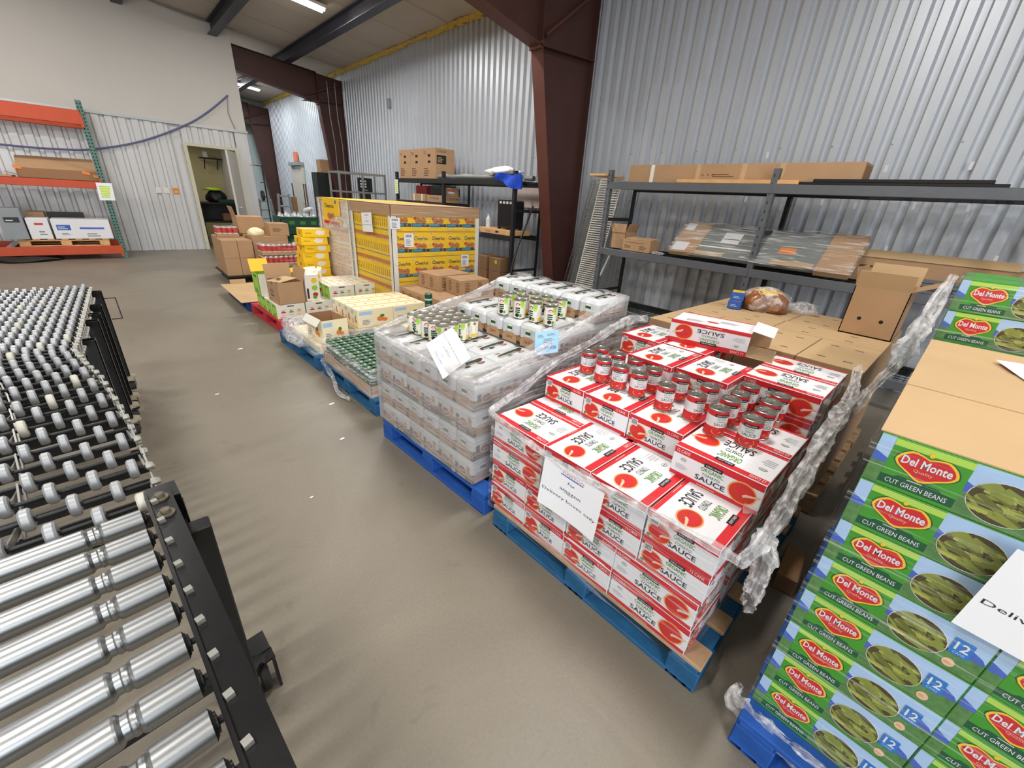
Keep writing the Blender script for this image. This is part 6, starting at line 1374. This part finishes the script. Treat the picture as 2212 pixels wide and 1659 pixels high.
# ================================================================== THINGS NEAR THE FAR COLUMN
e = empty('dolly', (1.72, 8.5, 0)); tag(e, 'low black dolly under the brown boxes', 'dolly'); MB().box((-0.52, -0.5, 0.09), (0.62, 0.6, 0.12), 'plasticblack', ch=0.004).build('platform', e)
for (sx, sy) in ((-0.44, -0.42), (0.54, -0.42), (0.54, 0.5), (-0.44, 0.5)): MB().lathe([(0, -0.015), (0.04, -0.015), (0.044, 0), (0.04, 0.015), (0, 0.015)], (sx, sy, 0.044), 'rubber', n=14, axis='x').build('wheel', e); 
BG = 'brown boxes on the dolly'
def flapbox(a, b, label, m='kraft', ink=False, seam=True):
    def art(k, w, d, h):
        if seam: k.plane_art(Art().rect(0.0, d*0.98, 2*w, d*1.02, 'kraftdark', 1), (-w, -d, h), (1, 0, 0), (0, 1, 0))
        if ink: k.plane_art(Art().lines(w*0.3, h*0.35, w*1.0, h*0.3, 4, 'kraftink', 1), (-w, -d, 0), (1, 0, 0), (0, 0, 1))
    return simple('brown_box', a, b, m, label, 'cardboard box', BG, art=art)
for l in range(2):
    for i in range(2): flapbox((1.21+0.215*i, 8.05, 0.122+l*0.275), (1.42+0.215*i, 8.40, 0.395+l*0.275), f'brown box at the aisle corner of the dolly, {["lower", "upper"][l]} {["left", "right"][i]}')
flapbox((1.66, 8.12, 0.122), (2.20, 8.55, 0.72), 'big brown box with printed lines behind the can trays', ink=True)
flapbox((1.22, 8.45, 0.122), (1.62, 8.95, 0.68), 'brown box behind the aisle corner boxes of the dolly')
e = empty('open_brown_box', (1.78, 8.78, 0.725)); tag(e, 'tall brown box with raised flap at the back of the dolly', 'cardboard box'); MB().box((-0.20, -0.2, 0), (0.20, 0.2, 0.27), 'kraft', ch=0.003).build('box_body', e); MB().obox((-0.22, 0, 0.34), (0.02, 0, -0.08), (0, 0.18, 0), (0.002, 0, 0.0006), 'kraft').build('flap', e)
simple('brown_box_support', (1.62, 8.56, 0.122), (2.0, 8.98, 0.722), 'kraft', 'brown box under the tall box with raised flap', 'cardboard box', BG)
flapbox((1.96, 8.2, 0.721), (2.26, 8.5, 0.92), 'small brown box with printed lines standing on the big one', ink=True)
b = blob('x', (0, 0, 0), 0.12, 0.10, 0.12, 'cream', 17, 0.3); tag(b.build('snack_bag', None, (1.76, 8.25, 0.722)), 'pale snack bag squeezed between the brown boxes', 'bag')
# shrink wrapped can trays
def jar():
    b = MB(); R = 0.036; H = 0.12
    b.lathe([(0, 0), (R, 0), (R, 0.015), (R, 0.095), (R, H-0.005), (R-0.003, H), (0, H)], (0, 0, 0), 'darkred', n=12, mats=['darkred', 'glasswhite', 'soup', 'glasswhite', 'tinrim', 'tinrim']); return b.mesh('jar')
JR = jar()
def can_tray(x, y, z, nx, ny, label):
    e = empty('can_tray', (x, y, z)); tag(e, label, 'can tray', 'film wrapped can trays')
    MB().box((-0.04, -0.04, 0), (nx*0.076-0.036, ny*0.076-0.036, 0.045), 'kraft').build('tray', e)
    for i in range(nx):
        for j in range(ny):
            if j > 0 and 0 < i < nx-1: continue
            inst('can', JR, e, (i*0.076, j*0.076, 0.046))
    MB().box((-0.045, -0.045, 0.02), (nx*0.076-0.031, ny*0.076-0.031, 0.175), 'film', ch=0.02).build('shrink_film', e)
for l, lb in enumerate(('lowest', 'middle', 'topmost')): can_tray(1.70, 7.66, 0.122+l*0.18, 8, 4, f'film wrapped tray of red cans before the dolly, {lb}')
pallet(1.62, 7.55, 2.36, 8.02, 'palletwood', 'wooden pallet under the film wrapped red cans', h=0.12)
can_tray(2.42, 8.2, 0.541, 5, 3, 'film wrapped tray of cans behind the yellow tower, upper'); can_tray(2.42, 8.2, 0.361, 5, 3, 'film wrapped tray of cans behind the yellow tower, middle'); can_tray(2.42, 8.2, 0.181, 5, 3, 'film wrapped tray of cans behind the yellow tower, lower'); can_tray(2.42, 8.2, 0.001, 5, 3, 'film wrapped tray of cans behind the yellow tower, bottom')
can_tray(1.28, 8.5, 0.683, 4, 3, 'film wrapped tray of red cans on top of the rear left brown box')
# green bottle crates
for l, lb in enumerate(('lowest', 'middle', 'topmost')):
    e = empty('bottle_crate', (2.72, 9.25, 0.0+l*0.33)); tag(e, f'dark green plastic crate near the column, {lb} of the stack', 'crate', 'dark green plastic crates')
    w, d, h, t = 0.36, 0.25, 0.325, 0.01
    for (a, c) in (((-w, -d, 0), (w, -d+t, h)), ((-w, d-t, 0), (w, d, h)), ((-w, -d, 0), (-w+t, d, h)), ((w-t, -d, 0), (w, d, h))): MB().box(a, c, 'crate').build('side_panel', e)
    MB().box((-w, -d, 0), (w, d, t), 'crate').build('base', e)
    MB().box((-w-0.01, -d-0.01, h-0.03), (w+0.01, -d+0.005, h-0.005), 'crate').build('rim', e); MB().box((-w-0.01, -d-0.01, h*0.45), (w+0.01, -d+0.005, h*0.5), 'crate').build('rim', e)
    for k in range(3): MB().box((-0.22+0.2*k, -d-0.002, 0.19), (-0.12+0.2*k, -d+0.001, 0.25), 'leaf').build('hand_hole', e)
bo = MB().lathe([(0, 0), (0.04, 0), (0.042, 0.01), (0.042, 0.12), (0.03, 0.15), (0.025, 0.16), (0.025, 0.19), (0, 0.19)], (0, 0, 0), 'glasswhite', n=12).mesh('bottle')
for i in range(6):
    for j in range(2): tag(inst('white_bottle', bo, None, (2.43+0.115*i, 9.13+0.14*j, 0.84+0.02*((i+j) % 3))), f'white capped bottle in the top green crate, {["front", "back"][j]} row, {ORD[i]} from the aisle', 'bottle', 'white bottles in the green crate')
o = inst('white_bottle', bo, None, (2.86, 9.15, 1.09)); o.rotation_euler = (1.2, 0.6, 0.4); tag(o, 'white bottle lying crosswise on the bottles of the green crate', 'bottle', 'white bottles in the green crate')
# fan on a tall stand
e = empty('stand_fan', (2.66, 10.9, 0)); tag(e, 'tall thin black lamp stand with small fan at the end of the partition', 'stand')
MB().tube([(0, 0, 0.02), (0, 0, 1.88)], 0.014, 'plasticblack', n=8).build('pole', e); MB().lathe([(0, 0), (0.14, 0), (0.14, 0.015), (0.02, 0.025), (0, 0.03)], (0, 0, 0), 'plasticblack', n=18).build('base', e); MB().tube([(0, 0, 1.87), (-0.18, 0, 1.88)], 0.01, 'plasticblack').build('arm', e); MB().lathe([(0, -0.03), (0.02, -0.03), (0.035, 0), (0, 0)], (-0.19, 0, 1.88), 'glasswhite', n=12).build('lamp_head', e)
MB().lathe([(0, -0.03), (0.10, -0.02), (0.11, 0.0), (0.10, 0.02), (0, 0.03)], (-0.08, -0.02, 1.29), 'plasticblack', n=16, axis='x').build('fan_head', e); MB().tube([(0, 0, 1.27), (-0.08, 0, 1.27)], 0.01, 'plasticblack').build('fan_arm', e); MB().tube([(0, 0, 1.55), (-0.08, 0, 1.55)], 0.008, 'plasticblack').build('hook', e)
# grey step stools
def stool(x, y, label, n=4, h=1.32):
    e = empty('step_stool', (x, y, 0)); tag(e, label, 'step stool', 'grey step stools')
    for s in (-1, 1): MB().bar((s*0.22, 0, 0), (s*0.13, 0.0, h), 0.05, 0.05, 'plasticgrey', up=(0, 1, 0)).build('side_rail', e)
    for k in range(5): z = h*(0.2+0.19*k); MB().box((-0.2+0.02*k, -0.08, z-0.02), (0.2-0.02*k, 0.08, z+0.02), 'plasticgrey', ch=0.005).build('step', e)
stool(3.58, 13.0, 'grey plastic step ladder standing in front of the far column'); stool(3.26, 13.6, 'lower grey step ladder behind the green crates', h=1.15)
simple('dark_frame', (3.84, 13.2, 0.0), (3.96, 13.3, 1.25), 'kraftdark', 'narrow dark board leaning beside the step ladders', 'board')
# door in the far side wall, tools, cabinets
e = empty('door_2', (5.36, 17.3, 0)); struct(e, 'narrow side door in the far wall'); MB().box((-0.03, -0.45, 0), (0.03, 0.45, 2.1), 'doorpaint').build('door_leaf', e)
for s in (-0.5, 0.5): MB().box((-0.05, s-0.05, 0), (0.03, s+0.05, 2.2), 'jamb').build('door_frame', e)
MB().box((-0.12, -0.6, 2.2), (0.03, 0.6, 2.3), 'plasticgrey').build('door_hood', e); MB().lathe([(0, -0.05), (0.03, -0.05), (0.03, -0.02), (0.01, -0.02), (0.01, 0)], (-0.03, -0.36, 1.0), 'chrome', n=10, axis='x').build('door_handle', e)
simple('exit_sign', (5.30, 17.1, 2.32), (5.36, 17.4, 2.62), 'exitred', 'small reddish sign above the far side door', 'sign')
for k, (x, y, m, lb) in enumerate(((4.05, 13.6, 'rackdark', 'broom handle leaning left beside the dark cabinet'), (4.36, 13.55, 'darkred', 'dark red broom handle leaning beside the dark cabinet'), (4.36, 13.8, 'rackdark', 'third thin handle leaning beside the dark cabinet'))):
    e = empty('broom', (x, y, 0)); tag(e, lb, 'broom', 'brooms by the far column'); MB().tube([(0, 0, 0.12), (0.03*k, 0.15, 1.6)], 0.014, m, n=8).build('handle', e); MB().box((-0.13, -0.03, 0), (0.13, 0.03, 0.12), 'rubber', ch=0.01).build('brush', e)
simple('cabinet', (4.55, 13.15, 0), (5.05, 13.55, 1.92), 'screen', 'tall dark grey cabinet beside the far column', 'cabinet'); simple('kraft_box', (4.70, 13.2, 1.921), (5.0, 13.5, 2.25), 'kraft', 'brown box on top of the tall dark cabinet', 'cardboard box')
# grey tube cart
e = empty('tube_cart', (4.1, 9.5, 0)); tag(e, 'grey tubular steel cart behind the rear cereal stack', 'cart')
for (sx, sy) in ((-0.46, -0.25), (0.03, -0.25), (0.53, -0.25), (-0.46, 0.25), (0.53, 0.25)): MB().box((sx-0.018, sy-0.018, 0.1), (sx+0.018, sy+0.018, 1.86), 'galv').build('upright', e)
for z in (1.84, 1.48, 0.9, 0.3):
    for sy in (-0.25, 0.25): MB().box((-0.46, sy-0.016, z-0.016), (0.53, sy+0.016, z+0.016), 'galv').build('rail', e)
    for sx in (-0.46, 0.53): MB().box((sx-0.016, -0.25, z-0.016), (sx+0.016, 0.25, z+0.016), 'galv').build('rail', e)
for (sx, sy) in ((-0.46, -0.25), (0.53, -0.25), (-0.46, 0.25), (0.53, 0.25)): MB().lathe([(0, -0.015), (0.045, -0.015), (0.05, 0), (0.045, 0.015), (0, 0.015)], (sx, sy, 0.05), 'rubber', n=14, axis='x').build('caster', e)
def panel_art(k, w, d, h):
    a = Art()
    for i in range(3):
        for j in range(3): a.rect(0.04+0.055*i, h*(0.30+0.2*j), 0.08+0.055*i, h*(0.42+0.2*j), 'inkpale', 1)
    a.rect(0.12, h*0.08, 0.22, h*0.16, 'inkgrey', 1); k.plane_art(a, (-w, -d, 0), (1, 0, 0), (0, 0, 1))
simple('control_panel', (4.58, 10.5, 1.50), (4.92, 10.56, 1.80), 'plasticblack', 'black board with pale squares standing behind the tube cart', 'board', art=panel_art)
simple('panel_stand', (4.62, 10.52, 0.0), (4.88, 10.60, 1.499), 'rackdark', 'dark stand carrying the black board behind the cart', 'stand')
# ================================================================== STRETCH WRAP
def vnoise(x, y, z, s=0):
    return (math.sin(x*7.3+1.3*s)+math.sin(y*9.1+2.1*s+x*3)+math.sin(z*23+x*11-y*5+s)+math.sin(z*57+y*13+s*3)*0.6)/3.6
def wrap(name, x0, x1, y0, y1, z0, ztop, rot, label, m='film', out=0.008, fold=0.05, amp=0.006, sides='xyXY', nz=14, seed=0, bulge=0.0, centre=None):
    """film round a stack; ztop(side, t) gives the upper edge, the last strip folds in over the load"""
    cx, cy = centre or ((x0+x1)/2, (y0+y1)/2); hx, hy = (x1-x0)/2+out, (y1-y0)/2+out; b = MB()
    S_ = {'x': ((-hx, hy), (-hx, -hy), (1, 0)), 'y': ((-hx, -hy), (hx, -hy), (0, 1)), 'X': ((hx, -hy), (hx, hy), (-1, 0)), 'Y': ((hx, hy), (-hx, hy), (0, -1))}
    for sd in sides:
        (ax, ay), (bx, by), (ix, iy) = S_[sd]; n = 44; vs = []; fs = []
        for i in range(n+1):
            t = i/n; px, py = ax+(bx-ax)*t, ay+(by-ay)*t; zt = ztop(sd, t)+0.018*vnoise(t*3, 0, 0, seed+1)
            for j in range(nz+1):
                f = j/nz
                if f < 0.86:
                    z = z0+(zt-z0)*f/0.86; ins = -bulge*math.sin(math.pi*f/0.86)
                else: z = zt+0.004*(f-0.86)/0.14; ins = fold*(f-0.86)/0.14*(0.7+0.5*vnoise(t*5, 0, 0, seed+2))
                d = amp*vnoise(px*2, py*2, z*1.5, seed) if 0 < i < n else 0.0
                vs.append((px+ix*(ins+d), py+iy*(ins+d), z))
        for i in range(n):
            for j in range(nz): fs.append((i*(nz+1)+j, (i+1)*(nz+1)+j, (i+1)*(nz+1)+j+1, i*(nz+1)+j+1))
        b.add(vs, fs, m, True)
    return tag(b.build(name, None, (cx, cy, 0), rot), label, 'plastic wrap', 'stretch wrap round the pallets')
def rope(pts, r, label, m='filmbunch', flat=0.5, seed=1, n=22):
    """gathered film: a flattened strand whose pleats run along it"""
    P = smooth_pts(pts, 10); b = MB(); vs = []; fs = []; rn = random.Random(seed)
    rr = r if isinstance(r, (list, tuple)) else [r]*len(pts)
    pl = [rn.uniform(0.72, 1.25) for _ in range(n)]
    for i, p in enumerate(P):
        t = (P[min(i+1, len(P)-1)]-P[max(i-1, 0)]).normalized(); s = t.cross(Vector((0, 0, 1)))
        if s.length < 0.1: s = Vector((1, 0, 0))
        s.normalize(); u = s.cross(t); q = i/10; k0 = min(int(q), len(rr)-2); R = rr[k0]+(rr[k0+1]-rr[k0])*(q-k0)
        tw_ = 0.35*math.sin(i*0.22+seed); R *= 1+0.13*math.sin(i*0.8+seed*2)+0.06*math.sin(i*2.3)
        pl = [min(1.4, max(0.6, v+rn.uniform(-0.13, 0.13))) for v in pl]
        for k in range(n):
            a = 2*math.pi*k/n+tw_; c = R*pl[k]
            vs.append(p+s*(c*math.cos(a)*flat)+u*(c*math.sin(a)))
    for i in range(len(P)-1):
        for k in range(n): fs.append((i*n+k, i*n+(k+1) % n, (i+1)*n+(k+1) % n, (i+1)*n+k))
    b.add(vs, fs, m, False); return tag(b.build('bunched_wrap'), label, 'plastic wrap', 'bunched strands of stretch wrap')
wrap('stretch_wrap', 0.0, 1.25, 0.0, 1.025, 0.10, lambda s, t: 0.60 if s == 'x' else (0.58+0.26*min(1, max(0, t*1.4-0.1)) if s == 'y' else 0.86), TROT, 'clear stretch wrap round the tomato sauce cartons', fold=0.07, seed=2, centre=tw(0.623, 0.51))
rope([(2.36, 0.20, 0.90), (2.10, 0.165, 0.86), (1.80, 0.15, 0.84), (1.52, 0.145, 0.78), (1.32, 0.14, 0.70), (1.16, 0.145, 0.645), (1.07, 0.16, 0.62)], [0.025, 0.035, 0.045, 0.045, 0.04, 0.035, 0.02], 'thick bunched strand of wrap on the near side of the sauce cartons', seed=3)
rope([(1.20, 0.14, 0.66), (1.19, 0.125, 0.58), (1.18, 0.12, 0.50), (1.17, 0.118, 0.43)], [0.03, 0.035, 0.04, 0.045], 'hanging tail of wrap at the near corner of the sauce cartons', seed=4)
rope([(1.07, 0.16, 0.625), (1.062, 0.32, 0.628), (1.056, 0.55, 0.615), (1.052, 0.80, 0.60), (1.055, 1.05, 0.615), (1.07, 1.25, 0.628)], [0.016, 0.014, 0.012, 0.012, 0.014, 0.016], 'thin twisted strand of wrap along the aisle edge of the sauce cartons', seed=5)
rope([(1.07, 1.25, 0.63), (1.30, 1.29, 0.66), (1.55, 1.31, 0.74), (1.85, 1.31, 0.80), (2.15, 1.30, 0.88), (2.35, 1.27, 0.88)], [0.016, 0.02, 0.022, 0.022, 0.03, 0.02], 'strand of wrap along the far side of the sauce cartons', seed=6)
wrap('stretch_wrap', 0.0, 1.262, 0.0, 0.925, 0.15, lambda s, t: 0.725 if s == 'x' else (0.72+0.27*min(1, max(0, t*1.15-0.1)) if s == 'y' else (1.0 if s == 'X' else 1.0-0.27*t)), CROT, 'hazy stretch wrap round the white bean packs', m='filmgrey', fold=0.13, amp=0.006, seed=7, centre=cw(0.628, 0.46), out=0.012)
rope([(1.065, 1.45, 0.73), (1.05, 1.75, 0.715), (1.035, 2.0, 0.725), (1.022, 2.28, 0.735)], [0.012, 0.016, 0.014, 0.012], 'twisted strand of wrap along the aisle edge of the bean packs', seed=8)
rope([(1.08, 1.35, 0.735), (1.45, 1.355, 0.80), (1.85, 1.375, 0.90), (2.26, 1.40, 1.0)], [0.012, 0.018, 0.014, 0.012], 'twisted strand of wrap climbing the near side of the bean packs', seed=9)
rope([(1.03, 2.31, 0.735), (1.35, 2.34, 0.80), (1.8, 2.37, 0.87), (2.2, 2.40, 0.98)], [0.014, 0.016, 0.016, 0.012], 'twisted strand of wrap on the far side of the bean packs', seed=10)
wrap('stretch_wrap', 1.135, 2.33, -0.94, 0.014, 0.09, lambda s, t: 1.075, 0.0, 'clear stretch wrap round the front green beans stack', m='filmclear', fold=0.02, amp=0.005, seed=11, bulge=0.01)
rope([(1.12, 0.05, 0.16), (1.10, 0.04, 0.12), (1.09, -0.05, 0.10), (1.10, -0.22, 0.10), (1.12, -0.4, 0.10)], [0.02, 0.035, 0.035, 0.03, 0.02], 'bunched wrap at the foot of the green beans stack', seed=12)
wrap('stretch_wrap', 2.375, 2.86, -0.62, 0.014, 0.09, lambda s, t: 1.33, 0.0, 'clear stretch wrap round the rear green beans stack', m='filmclear', fold=0.02, amp=0.006, seed=13)
rope([(2.40, 0.04, 1.34), (2.36, 0.055, 1.18), (2.33, 0.07, 1.06), (2.30, 0.085, 0.96), (2.15, 0.11, 0.90), (1.98, 0.125, 0.84)], [0.02, 0.04, 0.045, 0.03, 0.025, 0.03], 'bunched strand of wrap hanging between the beans and the sauce pallets', seed=14)
wrap('stretch_wrap', 1.11, 2.25, 2.62, 3.55, 0.13, lambda s, t: 0.335 if s != 'x' else 0.32, 0.0, 'stretch wrap round the low tray of green cans', m='filmhaze', fold=0.09, amp=0.012, seed=15)
wrap('stretch_wrap', 1.09, 2.28, 3.70, 4.62, 0.12, lambda s, t: (0.24 if s == 'x' else 0.24+0.2*(t if s == 'y' else 1-t if s == 'Y' else 1)), 0.0, 'slack stretch wrap round the cream drink cartons', m='filmhaze', fold=0.12, amp=0.02, seed=16)
b = blob('x', (0, 0, 0), 0.16, 0.36, 0.20, 'filmbunch', 31, 0.55, 26, 16); tag(b.build('bunched_wrap', None, (1.15, 4.22, 0.132)), 'crumpled heap of wrap at the aisle edge of the cream cartons', 'plastic wrap', 'bunched strands of stretch wrap')
rope([(1.10, 3.58, 0.12), (1.08, 3.30, 0.06), (1.02, 3.05, 0.04), (1.05, 2.9, 0.03)], [0.03, 0.025, 0.02, 0.012], 'torn strip of wrap trailing from the green can pallet to the floor', seed=17)
wrap('stretch_wrap', 2.30, 3.52, 4.485, 5.57, 0.25, lambda s, t: 1.37, 0.0, 'tight clear wrap round the nearer cereal stack', m='filmclear', fold=0.0, amp=0.003, out=0.02, seed=18)
wrap('stretch_wrap', 2.30, 3.52, 5.615, 6.70, 0.25, lambda s, t: 1.38, 0.0, 'milky wrap round the rear cereal stack', m='filmhaze', fold=0.0, amp=0.004, out=0.02, seed=19)
b = blob('x', (0, 0, 0), 0.05, 0.30, 0.14, 'filmbunch', 33, 0.5); tag(b.build('bunched_wrap', None, (2.27, 5.95, 1.02)), 'torn crumpled wrap hanging below the big yellow cereal panel', 'plastic wrap', 'bunched strands of stretch wrap')
# litter on the floor: small paper scraps
for i, (x, y, r) in enumerate(((0.66, 4.62, 0.02), (0.93, 2.95, 0.018), (0.80, 2.42, 0.015), (0.45, 1.95, 0.008), (0.30, 3.6, 0.012))):
    b = MB().obox((0, 0, 0.002), (r, r*0.3, 0.0), (-r*0.2, r*0.5, 0), (0, 0, 0.001), 'paper'); o = b.build('paper_scrap', None, (x, y, 0.0005)); tag(o, ['pale scrap of paper on the floor beside the cream cartons', 'pale scrap on the floor beside the green cans', 'pale scrap on the floor beside the bean packs', 'tiny pale scrap on the open floor', 'tiny pale scrap near the conveyor'][i], 'scrap', 'scraps on the floor')
b = MB().box((-0.12, -0.04, 0), (0.12, 0.04, 0.085), 'kraftdark', ch=0.004); tag(b.build('wood_block', None, (1.93, 0.10, 0.0), 0.1), 'dark brown block lying in the gap between the sauce and beans pallets', 'block')
